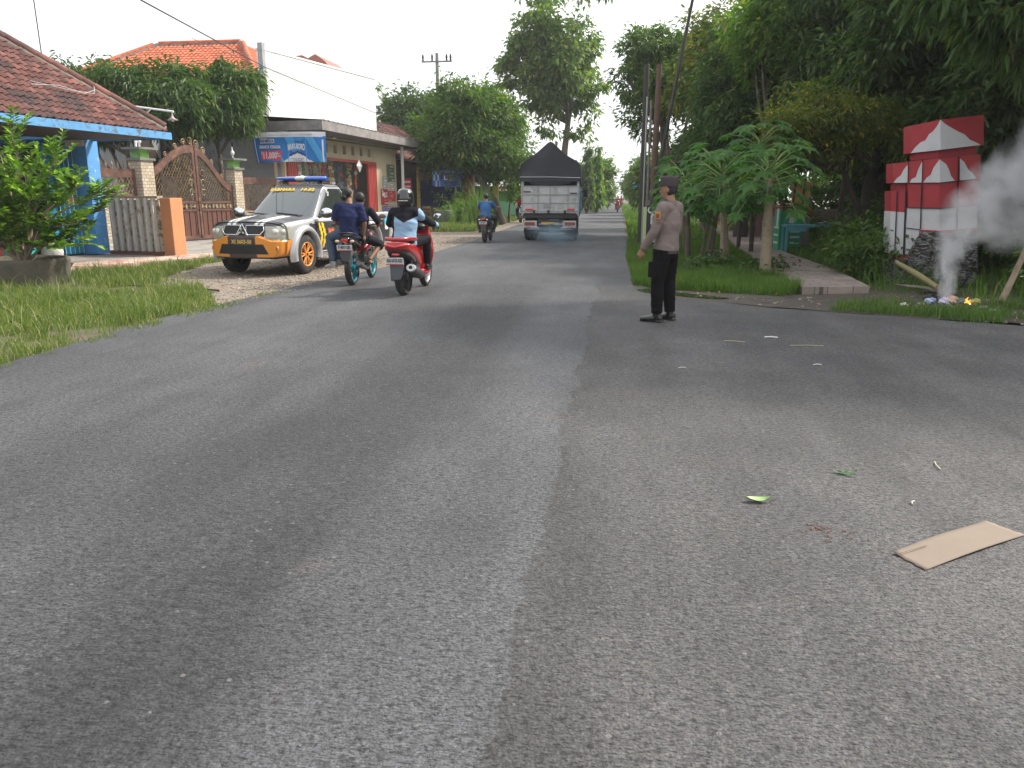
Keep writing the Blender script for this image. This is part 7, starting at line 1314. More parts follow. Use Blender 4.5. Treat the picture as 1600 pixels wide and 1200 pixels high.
# ---- policeman standing with his back to us, looking up the road to the left
PC = thing('person', 'policeman in grey brown shirt, black trousers and cap standing on the side street', 'person', (0.60, 9.66, 0.0), R_(150))
J = dict(pelvis=(0, 0, 0.90), chest=(-0.01, 0, 1.20), neck=(-0.03, 0, 1.435), head=(0.0, 0.0, 1.585), face=(1, 0.30, -0.03), shl=(-0.03, 0.185, 1.385), shr=(-0.03, -0.185, 1.385), ell=(0.045, 0.245, 1.10), elr=(-0.01, -0.24, 1.10), wrl=(0.20, 0.235, 0.885), wrr=(0.12, -0.22, 0.86),
         hpl=(0, 0.095, 0.88), hpr=(0, -0.095, 0.88), knl=(0.035, 0.12, 0.49), knr=(0.0, -0.11, 0.49), anl=(0.02, 0.135, 0.095), anr=(-0.03, -0.12, 0.095), toel=(1, 0.12, 0), toer=(1, -0.3, 0))
M_UNI = cloth('grey_brown_uniform', (0.215, 0.172, 0.158)); M_BLKC = cloth('black_trouser_cloth', (0.006, 0.006, 0.007)); M_BOOT = mat('black_boot_leather', (0.012, 0.012, 0.012), 0.3, coat=0.3)
body, sh_ = figure(PC, J, M_UNI, M_BLKC, shoes=(M_BOOT, True), hair='cap', vox=0.009, k=1.10, bulk=1.0, hands={'l': ((0.45, 0.0, -0.9), (-0.2, -1, 0.0), 0.75), 'r': ((0.4, 0, -0.9), (0, 1, 0), 0.6)}, shirt_len=0.05)
hdv = Vector(J['head']); fw = Vector((1, 0.30, 0)).normalized(); lt = Vector((-fw.y, fw.x, 0)); M_CAPM = mat('dark_brown_cap', (0.055, 0.040, 0.042), 0.7, var=0.1)
b = M(); c0 = hdv+Vector((0, 0, 0.045)); b.tube([c0, c0+Vector((0, 0, 0.05)), c0+Vector((0, 0, 0.10)), c0+Vector((0, 0, 0.115))], [(0.088, 0.104), (0.092, 0.108), (0.093, 0.110), (0.080, 0.096)], 28, up=tuple(lt))
b.prism([tuple((c0+fw*(0.09+0.07*math.cos(a))+lt*0.085*math.sin(a)).xy) for a in [R_(-90+20*i) for i in range(10)]], c0.z+0.008, c0.z-0.002, 'xy')
b.build('cap', M_CAPM, PC, bevel=0.004); b = M(); b.ell(tuple(c0+fw*0.109+Vector((0, 0, 0.06))), (0.012, 0.018, 0.02), 8, 6); b.build('cap_badge', M_CHR, PC)
M().tube([(-0.03, 0.0, 1.425), (-0.035, 0, 1.468)], [(0.082, 0.078), (0.070, 0.068)], 18, up=(0, 1, 0)).build('collar', M_UNI, PC)
b = M(); b.box((-0.015, 0.287, 1.29), (0.065, 0.012, 0.085), rot=(0.2, 0.1, 0.0), m=0); b.box((-0.015, 0.294, 1.285), (0.045, 0.008, 0.05), rot=(0.2, 0.1, 0.0), m=1); b.build('sleeve_patch', [mat('patch_orange', (0.5, 0.2, 0.03)), mat('patch_dark', (0.12, 0.05, 0.03))], PC)
b = M(); b.box((-0.01, 0.165, 1.455), (0.06, 0.11, 0.012), rot=(-0.35, 0, 0)); b.build('epaulette', mat('epaulette_dark', (0.05, 0.045, 0.06)), PC)
M().box((0.035, 0.218, 0.65), (0.16, 0.035, 0.19), rot=(0.10, 0.03, 0.10)).build('cargo_pocket', M_BLKC, PC, bevel=0.016)
b = M(); b.tube([(0, 0, 0.835), (0, 0, 0.87)], [(0.192, 0.147), (0.190, 0.145)], 28, up=(0, 1, 0)); b.build('shirt_hem', mat('dark_hem', (0.03, 0.025, 0.025)), PC)
# ---- seated rider builder
def seated(label, loc, rz, shirt, pants, hip=(0.12, 0, 0.80), lean=0.22, hl=((0.66, 0.30, 1.0), (0.66, -0.30, 1.0)), ft=((0.55, 0.16, 0.36), (0.55, -0.16, 0.36)), sleeve=1.0, leg=1.0, shoes=None, hair='short', bulk=1.0, k=1.0, vox=0.012, face=(1, 0, 0), name='person', parent_group=None, knee=0.25):
    T = thing(name, label, 'person', loc, rz, parent_group); h = Vector(hip); ch = h+Vector((lean*0.55, 0, 0.28)); nk = h+Vector((lean, 0, 0.50)); hd = nk+Vector((0.03, 0, 0.14))
    J = dict(pelvis=h, chest=ch, neck=nk, head=hd, face=face)
    for s, q, H_, F_ in ((1, 'l', hl[0], ft[0]), (-1, 'r', hl[1], ft[1])):
        sh = nk+Vector((-0.01, s*0.18, -0.05)); J['sh'+q] = sh; J['wr'+q] = Vector(H_); J['el'+q] = ik(sh, H_, 0.29, 0.27, (-0.2, s*0.7, -0.9)); hp = h+Vector((0.02, s*0.095, -0.02)); J['hp'+q] = hp; an = Vector(F_)+Vector((0, 0, 0.08)); J['an'+q] = an; J['kn'+q] = ik(hp, an, 0.43, 0.42, (1.0, s*knee, 0.7))
    hands = {q: ((0.5, -s*0.6, -0.2), (0.2, 0, -1), 0.95) for s, q in ((1, 'l'), (-1, 'r'))}
    body, so_ = figure(T, J, shirt, pants, sleeve, leg, shoes, hair, vox=vox, bulk=bulk, k=k, hands=hands); return T, J, so_
def helmet(T, hd, col, face=(1, 0, 0), r=1.0, strip=True):
    c = Vector(hd)+Vector((0, 0, 0.02)); b = M(); f = Vector(face)
    b.tube([c+Vector((0, 0, -0.12)), c+Vector((0, 0, -0.09)), c+Vector((0, 0, -0.02)), c+Vector((0, 0, 0.06)), c+Vector((0, 0, 0.115)), c+Vector((0, 0, 0.145)), c+Vector((0, 0, 0.152))], [(0.095*r, 0.11*r), (0.118*r, 0.135*r), (0.130*r, 0.15*r), (0.124*r, 0.144*r), (0.103*r, 0.122*r), (0.070*r, 0.085*r), (0.012, 0.014)], 24, up=(0, 1, 0))
    o_ = b.build('helmet', mat('glossy_helmet', col, 0.12, coat=1.0, var=0.02), T)
    if strip: M().tube([c+Vector((-0.128*r, -0.075, -0.035)), c+Vector((-0.154*r, 0, -0.035)), c+Vector((-0.128*r, 0.075, -0.035))], 0.006, 5).build('reflective_strip', M_WHITE, o_)
    return o_
# ================================================================== TWO-WHEELERS (rear axle at x=0, +x forward)
M_ENG = mat('engine_metal', (0.09, 0.09, 0.095), 0.45, 0.6, var=0.4, vs_=30); M_PLT = mat('white_plate', (0.62, 0.64, 0.65), 0.5, var=0.05); M_LENS = mat('red_tail_lens', (0.62, 0.02, 0.02), 0.15, coat=1.0); M_AMB = mat('pale_indicator', (0.65, 0.5, 0.38), 0.2)
def mwheel(T, x, r, w_, rimc, spokes=5, seg=32):
    b = M(); b.lathe([(r*0.78, -w_*0.38), (r*0.88, -w_*0.5), (r*0.96, -w_*0.36), (r, -w_*0.12), (r, w_*0.12), (r*0.96, w_*0.36), (r*0.88, w_*0.5), (r*0.78, w_*0.38)], n=seg, axis='y'); o = b.build('wheel', M_TYRE, T); o.location = (x, 0, r)
    b = M(); b.lathe([(r*0.80, -w_*0.36), (r*0.74, -w_*0.36), (r*0.70, 0), (r*0.74, w_*0.36), (r*0.80, w_*0.36)], n=seg, axis='y'); b.cyl((0, 0, 0), r*0.18, w_*0.9, 14, 'y')
    for i in range(spokes): a = i*2*math.pi/spokes; b.tube([(r*0.12*math.cos(a), 0, r*0.12*math.sin(a)), (r*0.74*math.cos(a+0.15), 0, r*0.74*math.sin(a+0.15))], [(0.022, 0.012), (0.014, 0.010)], 6, up=(-math.sin(a), 0, math.cos(a)))
    b.cyl((0, w_*0.55, 0), r*0.42, 0.006, 20, 'y', m=1); b.build('rim', [rimc, M_ENG], o); return o
def plate(T, x, z, txt, w_=0.27, h=0.11, tilt=0.25):
    p = M().box((0, 0, 0), (0.008, w_, h)).build('number_plate', M_PLT, T); p.location = (x, 0, z); p.rotation_euler = (0, -tilt, 0)
    text('lettering', txt, 0.075, mat('plate_grey_ink', (0.10, 0.10, 0.12)), p, (-0.008, 0, 0.012), (math.pi/2, 0, -math.pi/2), bold=0.0015, sx=0.60); M().box((-0.006, 0, -h/2+0.008), (0.006, w_, 0.012)).build('plate_edge', M_LENS, p)
def body_loft(secs, m, T, name, pick=None, n=20):
    """secs: (x, zc, half_w, half_h, squareness)"""
    b = M(); ss = []
    for (x, zc, hw, hh, e) in secs: ss.append([(x, hw*math.copysign(abs(math.cos(a))**e, math.cos(a)), zc+hh*math.copysign(abs(math.sin(a))**e, math.sin(a))) for a in [2*math.pi*i/n for i in range(n)]])
    mats = m if isinstance(m, (list, tuple)) else [m]; b.loft(ss, pick=pick, capm=0); o = b.build(name, mats, T); md = o.modifiers.new('s', 'SUBSURF'); md.levels = 1; md.render_levels = 2; return o
def scooter(label, loc, rz, col, platetxt='', group=None, dark=(0.03, 0.03, 0.033)):
    T = thing('scooter', label, 'scooter', loc, rz, group); P_ = mat('scooter_paint', col, 0.18, coat=1.0, var=0.03); D = M_PLAST
    mwheel(T, 0, 0.295, 0.145, M_ENG); mwheel(T, 1.31, 0.285, 0.11, mat('rim_grey', (0.4, 0.4, 0.4), 0.3, 0.5))
    body_loft([(-0.42, 0.80, 0.10, 0.03, 0.8), (-0.40, 0.79, 0.165, 0.055, 0.7), (-0.30, 0.765, 0.205, 0.085, 0.7), (-0.1, 0.72, 0.215, 0.115, 0.7), (0.15, 0.66, 0.21, 0.15, 0.7), (0.40, 0.58, 0.195, 0.19, 0.7), (0.60, 0.50, 0.17, 0.18, 0.7), (0.72, 0.44, 0.12, 0.12, 0.8)], P_, T, 'rear_cowl')
    body_loft([(-0.37, 0.71, 0.13, 0.03, 0.7), (-0.25, 0.66, 0.18, 0.06, 0.7), (0.0, 0.58, 0.19, 0.07, 0.7), (0.25, 0.48, 0.16, 0.08, 0.7)], D, T, 'lower_cowl')
    body_loft([(-0.28, 0.855, 0.10, 0.025, 0.7), (-0.1, 0.865, 0.15, 0.04, 0.7), (0.15, 0.83, 0.165, 0.05, 0.7), (0.25, 0.79, 0.17, 0.05, 0.7), (0.5, 0.765, 0.15, 0.045, 0.7), (0.72, 0.77, 0.09, 0.03, 0.7)], mat('seat_vinyl', (0.02, 0.02, 0.02), 0.5), T, 'seat')
    b = M(); b.tube([(0.12, 0.19, 0.86), (-0.2, 0.20, 0.885), (-0.42, 0.13, 0.885), (-0.46, 0, 0.885), (-0.42, -0.13, 0.885), (-0.2, -0.20, 0.885), (0.12, -0.19, 0.86)], [(0.028, 0.018)]*7, 8, up=(0, 0, 1)); b.build('grab_rail', [P_], T)
    b = M(); b.tube([(-0.30, 0.20, 0.80), (-0.42, 0.13, 0.795), (-0.445, 0, 0.77), (-0.42, -0.13, 0.795), (-0.30, -0.20, 0.80)], [0.012, 0.022, 0.02, 0.022, 0.012], 8); b.build('tail_lamp', M_LENS, T)
    M().ell((-0.39, 0, 0.655), (0.02, 0.065, 0.025), 12, 8).build('reflector', M_LENS, T)
    b = M(); b.prism([(-0.11, 0.56), (0.11, 0.56), (0.095, 0.34), (0.05, 0.26), (-0.05, 0.26), (-0.095, 0.34)], 0, 0.02, 'yz'); o = b.build('mudguard', mat('grey_mudguard', (0.07, 0.075, 0.085), 0.5), T); o.location = (-0.40, 0, 0.02); o.rotation_euler = (0, 0.10, 0)
    if platetxt: plate(T, -0.44, 0.56, platetxt)
    b = M(); b.tube([(0.42, -0.16, 0.30), (0.2, -0.21, 0.31), (-0.02, -0.215, 0.36), (-0.30, -0.215, 0.45)], [0.05, 0.075, 0.082, 0.07], 16, 0); b.tube([(-0.30, -0.215, 0.45), (-0.335, -0.215, 0.462)], [(0.078, 0.062), (0.07, 0.055)], 16, 1); b.cyl((-0.338, -0.215, 0.463), 0.028, 0.012, 12, 'x', m=2); b.build('muffler', [M_PLAST, mat('silver_muffler_cap', (0.55, 0.55, 0.56), 0.35, 0.4), M_BLK], T)
    b = M(); b.box((0.12, 0.12, 0.33), (0.5, 0.09, 0.2)); b.ell((0.0, 0.13, 0.33), (0.15, 0.07, 0.13)); b.ell((0.42, 0.11, 0.33), (0.16, 0.08, 0.14)); b.cyl((0.3, -0.05, 0.36), 0.12, 0.2, 14, 'y'); b.tube([(-0.05, 0.13, 0.55), (0.0, 0.15, 0.33)], 0.03, 8); b.tube([(-0.05, -0.14, 0.6), (0.0, -0.13, 0.3)], 0.028, 8); b.build('engine', M_ENG, T)
    body_loft([(0.50, 0.33, 0.19, 0.06, 0.6), (0.7, 0.30, 0.215, 0.06, 0.6), (0.9, 0.32, 0.215, 0.07, 0.6), (1.02, 0.42, 0.19, 0.1, 0.7)], P_, T, 'footboard'); body_loft([(0.55, 0.50, 0.07, 0.14, 0.7), (0.8, 0.47, 0.075, 0.12, 0.7), (1.0, 0.58, 0.09, 0.14, 0.7)], D, T, 'centre_tunnel')
    b = M(); ss = []
    for (z, x, hw, hx) in ((0.30, 1.02, 0.14, 0.04), (0.42, 1.04, 0.215, 0.07), (0.6, 1.05, 0.245, 0.10), (0.72, 1.06, 0.24, 0.12), (0.86, 1.08, 0.20, 0.12), (0.96, 1.10, 0.165, 0.08), (1.05, 1.10, 0.155, 0.05), (1.16, 1.04, 0.14, 0.02), (1.24, 0.99, 0.10, 0.012)):
        ss.append([(x+hx*math.cos(a)-0.10*abs(math.sin(a))**3*(0.6), hw*math.sin(a), z) for a in [2*math.pi*i/22 for i in range(22)]])
    b.loft(ss, capm=0, pick=lambda c: 1 if c.z > 1.06 else 0); o = b.build('leg_shield', [P_, mat('smoked_screen', (0.10, 0.015, 0.02), 0.1, coat=1)], T); md = o.modifiers.new('s', 'SUBSURF'); md.levels = 1; md.render_levels = 2
    M().tube([(1.10, 0.05, 0.75), (1.31, 0.07, 0.30)], 0.025, 8).tube([(1.10, -0.05, 0.75), (1.31, -0.07, 0.30)], 0.025, 8).build('fork', M_ENG, T)
    body_loft([(1.05, 0.50, 0.06, 0.03, 0.7), (1.3, 0.60, 0.075, 0.03, 0.7), (1.55, 0.52, 0.06, 0.03, 0.7)], P_, T, 'front_fender')
    hb = M(); hb.tube([(0.82, 0.34, 1.02), (0.93, 0.2, 1.04), (0.98, 0, 1.0), (0.93, -0.2, 1.04), (0.82, -0.34, 1.02)], 0.014, 8); 
    for s in (1, -1): hb.tube([(0.87, s*0.27, 1.03), (0.80, s*0.38, 1.015)], 0.020, 8)
    hb.ell((0.97, 0, 1.02), (0.09, 0.12, 0.07)); hb.build('handlebar', M_BLK, T)
    for s in (1, -1):
        b = M(); b.tube([(0.92, s*0.22, 1.04), (0.90, s*0.30, 1.16)], 0.007, 6, 0); b.ell((0.90, s*0.34, 1.20), (0.018, 0.075, 0.045), 14, 8, m=0, rot=(s*0.2, 0, 0)); b.ell((0.886, s*0.34, 1.20), (0.010, 0.067, 0.040), 14, 8, m=1, rot=(s*0.2, 0, 0)); b.build('mirror', [M_BLK, M_CHR], T)
    return T
def motorbike(label, loc, rz, col, platetxt='', rim=(0.015, 0.20, 0.25), group=None, full=True, lamp=False):
    T = thing('motorcycle', label, 'motorcycle', loc, rz, group); P_ = mat('tank_paint', col, 0.2, coat=1.0, var=0.03); RM = mat('rim_paint', rim, 0.35)
    mwheel(T, 0, 0.30, 0.12, RM); mwheel(T, 1.30, 0.30, 0.09, RM if full else M_ENG)
    b = M(); b.tube([(0.0, 0.09, 0.30), (0.45, 0.10, 0.36)], 0.022, 8); b.tube([(0.0, -0.09, 0.30), (0.45, -0.10, 0.36)], 0.022, 8); b.tube([(0.45, 0.09, 0.36), (0.42, 0.10, 0.70), (-0.25, 0.08, 0.80)], 0.018, 8); b.tube([(0.45, -0.09, 0.36), (0.42, -0.10, 0.70), (-0.25, -0.08, 0.80)], 0.018, 8); b.tube([(0.45, 0, 0.4), (0.75, 0, 0.33), (1.02, 0, 0.85)], 0.02, 8); b.tube([(0.42, 0, 0.7), (1.02, 0, 0.88)], 0.024, 8); b.tube([(0.28, 0, 0.66), (0.12, 0, 0.38)], 0.035, 10); b.build('frame', M_ENG, T)
    b = M(); b.ell((0.62, 0, 0.38), (0.20, 0.13, 0.14)); b.tube([(0.66, 0, 0.42), (0.78, 0, 0.60)], 0.075, 12); b.cyl((0.52, 0, 0.36), 0.11, 0.28, 16, 'y'); b.build('engine', M_ENG, T)
    body_loft([(0.36, 0.80, 0.08, 0.05, 0.8), (0.5, 0.85, 0.13, 0.09, 0.8), (0.75, 0.88, 0.15, 0.11, 0.8), (0.93, 0.86, 0.11, 0.08, 0.8)], P_, T, 'fuel_tank')
    body_loft([(-0.30, 0.86, 0.08, 0.03, 0.7), (-0.1, 0.85, 0.12, 0.035, 0.7), (0.2, 0.80, 0.13, 0.035, 0.7), (0.45, 0.79, 0.10, 0.035, 0.7)], mat('seat_black', (0.02, 0.02, 0.02), 0.5), T, 'seat')
    body_loft([(-0.36, 0.82, 0.06, 0.03, 0.7), (-0.2, 0.79, 0.11, 0.05, 0.7), (0.1, 0.74, 0.12, 0.06, 0.7), (0.35, 0.66, 0.11, 0.09, 0.7)], [P_ if not full else mat('tail_black', (0.025, 0.025, 0.03), 0.25, coat=0.8)], T, 'tail_cowl')
    body_loft([(0.55, 0.52, 0.06, 0.05, 0.7), (0.75, 0.62, 0.13, 0.10, 0.7), (0.98, 0.78, 0.16, 0.12, 0.7), (1.08, 0.84, 0.10, 0.06, 0.7)], P_, T, 'side_fairing')
    b = M(); b.tube([(0.05, 0.12, 0.86), (-0.3, 0.11, 0.91), (-0.40, 0, 0.915), (-0.3, -0.11, 0.91), (0.05, -0.12, 0.86)], 0.013, 8); b.build('grab_rail', M_BLK, T)
    M().box((-0.37, 0, 0.79), (0.03, 0.11, 0.045)).build('tail_lamp', M_LENS, T, bevel=0.008)
    for s in (1, -1): M().ell((-0.36, s*0.13, 0.775), (0.025, 0.038, 0.025), 12, 8).build('indicator', M_AMB, T)
    b = M(); b.prism([(-0.10, 0.70), (0.10, 0.70), (0.09, 0.52), (0.05, 0.44), (-0.05, 0.44), (-0.09, 0.52)], 0, 0.015, 'yz'); o = b.build('mudguard', mat('grey_mudguard', (0.055, 0.06, 0.065), 0.5), T); o.location = (-0.36, 0, 0)
    if platetxt: plate(T, -0.385, 0.665, platetxt, 0.26, 0.10)
    b = M(); b.tube([(0.75, -0.06, 0.45), (0.6, -0.13, 0.24), (0.3, -0.15, 0.26)], 0.02, 8, 0); b.tube([(0.32, -0.16, 0.27), (0.0, -0.17, 0.34), (-0.2, -0.17, 0.40)], [0.035, 0.05, 0.045], 12, 1); b.build('muffler', [M_ENG, mat('silver_black_muffler', (0.12, 0.12, 0.12), 0.3, 0.5)], T)
    M().tube([(1.02, 0.08, 0.90), (1.30, 0.08, 0.30)], [0.028, 0.022], 8).tube([(1.02, -0.08, 0.90), (1.30, -0.08, 0.30)], [0.028, 0.022], 8).build('fork', M_CHR, T)
    body_loft([(1.02, 0.55, 0.05, 0.02, 0.7), (1.28, 0.63, 0.065, 0.02, 0.7), (1.50, 0.56, 0.05, 0.02, 0.7)], P_, T, 'front_fender')
    hb = M(); hb.tube([(0.80, 0.36, 1.0), (0.93, 0.18, 1.02), (0.97, 0, 0.98), (0.93, -0.18, 1.02), (0.80, -0.36, 1.0)], 0.013, 8); hb.ell((1.04, 0, 0.98), (0.09, 0.11, 0.09)); hb.build('handlebar', M_BLK, T)
    if lamp: M().ell((1.12, 0, 0.97), (0.03, 0.07, 0.06)).build('headlight', M_CHR, T)
    for s in (1, -1):
        b = M(); b.tube([(0.9, s*0.22, 1.02), (0.88, s*0.32, 1.14)], 0.007, 6, 0); b.ell((0.88, s*0.36, 1.16), (0.018, 0.07, 0.042), 12, 8, m=1); b.build('mirror', [M_BLK, mat('mirror_back', (0.22, 0.13, 0.12), 0.3)], T)
    M().tube([(0.42, -0.22, 0.34), (0.42, 0.22, 0.34)], 0.012, 6).tube([(0.12, -0.2, 0.40), (0.12, 0.2, 0.40)], 0.012, 6).build('foot_pegs', M_BLK, T)
    return T
# 1: motorcycle with two riders
B1 = (-4.57, 13.02, 0.0); A1 = R_(93)
motorbike('dark red and black motorcycle with teal rims carrying two people beside the police pickup', B1, A1, (0.22, 0.012, 0.02), 'P 4017 QK')
M_NAVY = cloth('navy_tshirt', (0.022, 0.028, 0.085)); M_JEAN = cloth('blue_jeans', (0.07, 0.10, 0.15)); M_DKT = cloth('black_tshirt', (0.016, 0.018, 0.026))
seated('front rider in black t-shirt and dark shorts with bare legs on the teal rimmed motorcycle', B1, A1, M_DKT, M_DKT, hip=(0.38, -0.05, 0.82), lean=0.14, hl=((0.82, 0.34, 1.03), (0.80, -0.34, 1.03)), ft=((0.44, 0.2, 0.34), (0.46, -0.20, 0.33)), sleeve=0.5, leg=0.5, shoes=None, k=0.95, knee=0.45)
PP = thing('person', 'pillion passenger in navy t-shirt and jeans sitting with both legs to the left', 'person', B1, A1)
J = dict(pelvis=(-0.03, 0.02, 0.90), chest=(-0.045, 0.0, 1.18), neck=(-0.03, -0.01, 1.40), head=(0.0, 0.01, 1.54), face=(0.8, -0.45, 0), shl=(-0.10, 0.17, 1.345), shr=(0.03, -0.18, 1.345), ell=(-0.08, 0.24, 1.10), elr=(0.04, -0.25, 1.08), wrl=(0.16, 0.20, 1.02), wrr=(0.12, -0.20, 0.86),
         hpl=(-0.10, 0.10, 0.90), hpr=(0.05, 0.10, 0.90), knl=(0.02, 0.38, 0.82), knr=(0.20, 0.36, 0.82), anl=(-0.06, 0.31, 0.40), anr=(0.10, 0.27, 0.42), toel=(0.5, 0.8, -0.1), toer=(0.5, 0.8, -0.1))
figure(PP, J, M_NAVY, M_JEAN, 0.5, 1.0, (mat('grey_sandal', (0.30, 0.29, 0.28)), False), 'bun', bulk=1.02, yaw=(-0.5, 0.87, 0), shirt_len=0.10, hands={'l': ((0.8, -0.3, -0.2), (0, 0, -1), 0.5), 'r': ((0.6, -0.1, -0.8), (0, 1, 0), 0.4)})
# 2: red scooter
B2_ = (-3.30, 11.78, 0.0); A2 = R_(89)
scooter('glossy red maxi scooter in the middle of the near lane with a white plate', B2_, A2, (0.42, 0.012, 0.016), 'AG 6152 KD')
M_JKT = cloth('light_blue_denim', (0.25, 0.39, 0.54)); M_BLKJ = cloth('black_hood_cloth', (0.014, 0.014, 0.018))
T, J, so_ = seated('scooter rider in black helmet, light blue jacket with black yoke and black trousers', B2_, A2, [M_JKT, M_BLKJ], M_BLKJ, hip=(0.20, 0.03, 0.82), lean=0.10, hl=((0.74, 0.37, 1.05), (0.74, -0.37, 1.05)), ft=((0.74, 0.17, 0.36), (0.72, -0.20, 0.36)), bulk=1.20, shoes=(M_BOOT, False), hair=None, knee=0.5)
me = so_.data; nk_ = J['neck']
for p in me.polygons:
    c = p.center; yk = 0.21-abs(c.y)*0.55
    if (nk_.z-c.z) < yk and abs(c.y) < 0.20: p.material_index = 1
    elif c.y > 0.17 and c.x < 0.47: p.material_index = 1
    elif c.y < -0.15 and c.x > nk_.x+0.045 and c.x < 0.62: p.material_index = 1
helmet(T, J['head'], (0.015, 0.016, 0.018), r=1.05); M().tube([tuple(J['neck']+Vector((-0.02, 0, -0.06))), tuple(J['neck']+Vector((0, 0, 0.06)))], [(0.11, 0.10), (0.07, 0.07)], 16, up=(0, 1, 0)).build('scarf', M_BLKJ, T)
M().ell(tuple(J['neck']+Vector((-0.135, 0.0, -0.12))), (0.012, 0.02, 0.014), 10, 6).build('jacket_badge', M_WHITE, T)
# 3: blue shirt rider
B3 = (-4.42, 26.0, 0.0); A3 = R_(91)
motorbike('black motorcycle ridden by the person in blue, behind the truck', B3, A3, (0.03, 0.03, 0.035), 'AG 2218', rim=(0.03, 0.03, 0.03))
seated('rider in blue t-shirt and dark trousers on the black motorcycle left of the truck', B3, A3, cloth('blue_tshirt', (0.05, 0.14, 0.32)), cloth('dark_grey_trousers', (0.03, 0.03, 0.035)), hip=(0.22, 0, 0.86), lean=0.10, hl=((0.80, 0.34, 1.02), (0.80, -0.34, 1.02)), ft=((0.42, 0.24, 0.33), (0.42, -0.24, 0.33)), sleeve=0.5, shoes=(M_BOOT, False), bulk=1.1, knee=0.5)
# 4: parked with red shirt, facing us
B4 = (-5.9, 47.6, 0.0); A4 = R_(-80)
motorbike('grey motorcycle facing us on the grass left of the truck', B4, A4, (0.12, 0.13, 0.14), rim=(0.05, 0.05, 0.05), full=False, lamp=True)
M_REDC = cloth('red_shirt', (0.42, 0.03, 0.035))
seated('rider in red shirt sitting on the grey motorcycle that faces us', B4, A4, M_REDC, M_DKT, sleeve=0.5, hip=(0.2, 0, 0.86), lean=0.1, hl=((0.80, 0.34, 1.02), (0.80, -0.34, 1.02)), ft=((0.42, 0.2, 0.33), (0.42, -0.2, 0.33)), vox=0.016)
# distant traffic
for i, (x, y, rz, col, sc, lb, lb2, kind) in enumerate(((-0.02, 83, -91, (0.45, 0.02, 0.03), (0.40, 0.03, 0.04), 'distant red scooter coming toward us in the right lane', 'rider in red with a pale helmet on the distant oncoming scooter', 1), (-3.55, 102, -90, (0.05, 0.05, 0.05), (0.35, 0.16, 0.06), 'distant motorcycle at the left road edge, nearest of the far ones', 'rider in orange brown on the nearest far motorcycle', 0), (-2.2, 126, 90, (0.3, 0.03, 0.03), (0.4, 0.05, 0.04), 'tiny distant motorcycle between the other far ones', 'rider in red on the tiny middle motorcycle', 0), (-2.1, 160, -90, (0.03, 0.03, 0.03), (0.05, 0.05, 0.07), 'farthest dark motorcycle on the left lane', 'dark clothed rider on the farthest motorcycle', 0), (0.45, 116, 90, (0.03, 0.03, 0.03), (0.3, 0.05, 0.05), 'dark motorcycle following far behind the red scooter', 'rider in dull red behind the oncoming red scooter', 0))):
    (scooter if kind else motorbike)(lb, (x, y, 0), R_(rz), col); T, J, s_ = seated(lb2, (x, y, 0), R_(rz), cloth('far_shirt', sc), M_DKT, hip=(0.2, 0, 0.86), lean=0.08, vox=0.03, hl=((0.80, 0.34, 1.02), (0.80, -0.34, 1.02)), ft=((0.5, 0.2, 0.33), (0.5, -0.2, 0.33))); helmet(T, J['head'], (0.6, 0.6, 0.6) if i == 0 else (0.03, 0.03, 0.03), strip=False)
# ================================================================== CARGO TRUCK (rear at x=0, +x forward, heading away)
TK = thing('cargo_truck', 'white and blue cargo truck with peaked black tarpaulin driving away up the road', 'truck', (-2.33, 27.2, 0), R_(91.5))
M_TWH = mat('grimy_white_tailgate', (0.52, 0.53, 0.53), 0.7, var=0.12, vs_=3, stain=(0.22, 0.20, 0.18), sts=3, stt=(0.48, 0.75)); M_TBL = mat('bright_blue_truck_paint', (0.02, 0.22, 0.55), 0.4, var=0.1); M_TAR = mat('black_tarpaulin', (0.022, 0.025, 0.033), 0.55, var=0.2, vs_=2, bump=0.4, bs=5, bd=0.03)
M().box((2.1, 0, 0.86), (4.2, 1.9, 0.14)).build('deck', M_BLK, TK)
b = M(); b.box((0.03, 0, 1.42), (0.06, 1.98, 0.92), m=0)
for z in (1.02, 1.30, 1.58, 1.86): b.box((-0.008, 0, z), (0.02, 1.98, 0.03), m=1)
for y in (-0.97, -0.62, 0.0, 0.42, 0.97): b.box((-0.01, y, 1.42), (0.02, 0.03, 0.92), m=1)
for (y, z) in ((0.80, 1.68), (-0.80, 1.63)): b.box((-0.025, y, z), (0.02, 0.24, 0.035), m=2)
for y in (-0.52, 0.05, 0.55): b.box((-0.03, y, 1.0), (0.05, 0.07, 0.12), m=2)
b.box((-0.024, 0.1, 1.22), (0.01, 0.22, 0.12), m=1); b.build('tailgate', [M_TWH, mat('gate_rib', (0.33, 0.335, 0.33), 0.7), M_BLK], TK)
for y in (0.72, -0.72): M().box((-0.03, y, 1.08), (0.015, 0.26, 0.06)).build('reflector', M_LENS, TK)
for s in (1, -1):
    M().box((2.1, s*0.97, 1.42), (4.1, 0.05, 0.95)).build('side_panel', M_TBL, TK); M().box((2.1, s*1.0, 1.75), (4.1, 0.03, 0.05)).build('side_rail', M_TWH, TK)
    for x in (0.05, 4.1): M().box((x, s*0.96, 1.55), (0.08, 0.08, 1.35)).build('corner_post', M_TWH, TK)
M().box((2.15, 0, 1.62), (3.9, 1.84, 1.35)).build('cargo', mat('dark_gap_filler', (0.03, 0.028, 0.027), 0.9, bump=0.8, bs=5, bd=0.05), TK)  # dark block added under the tarpaulin, standing in for shade in the gap
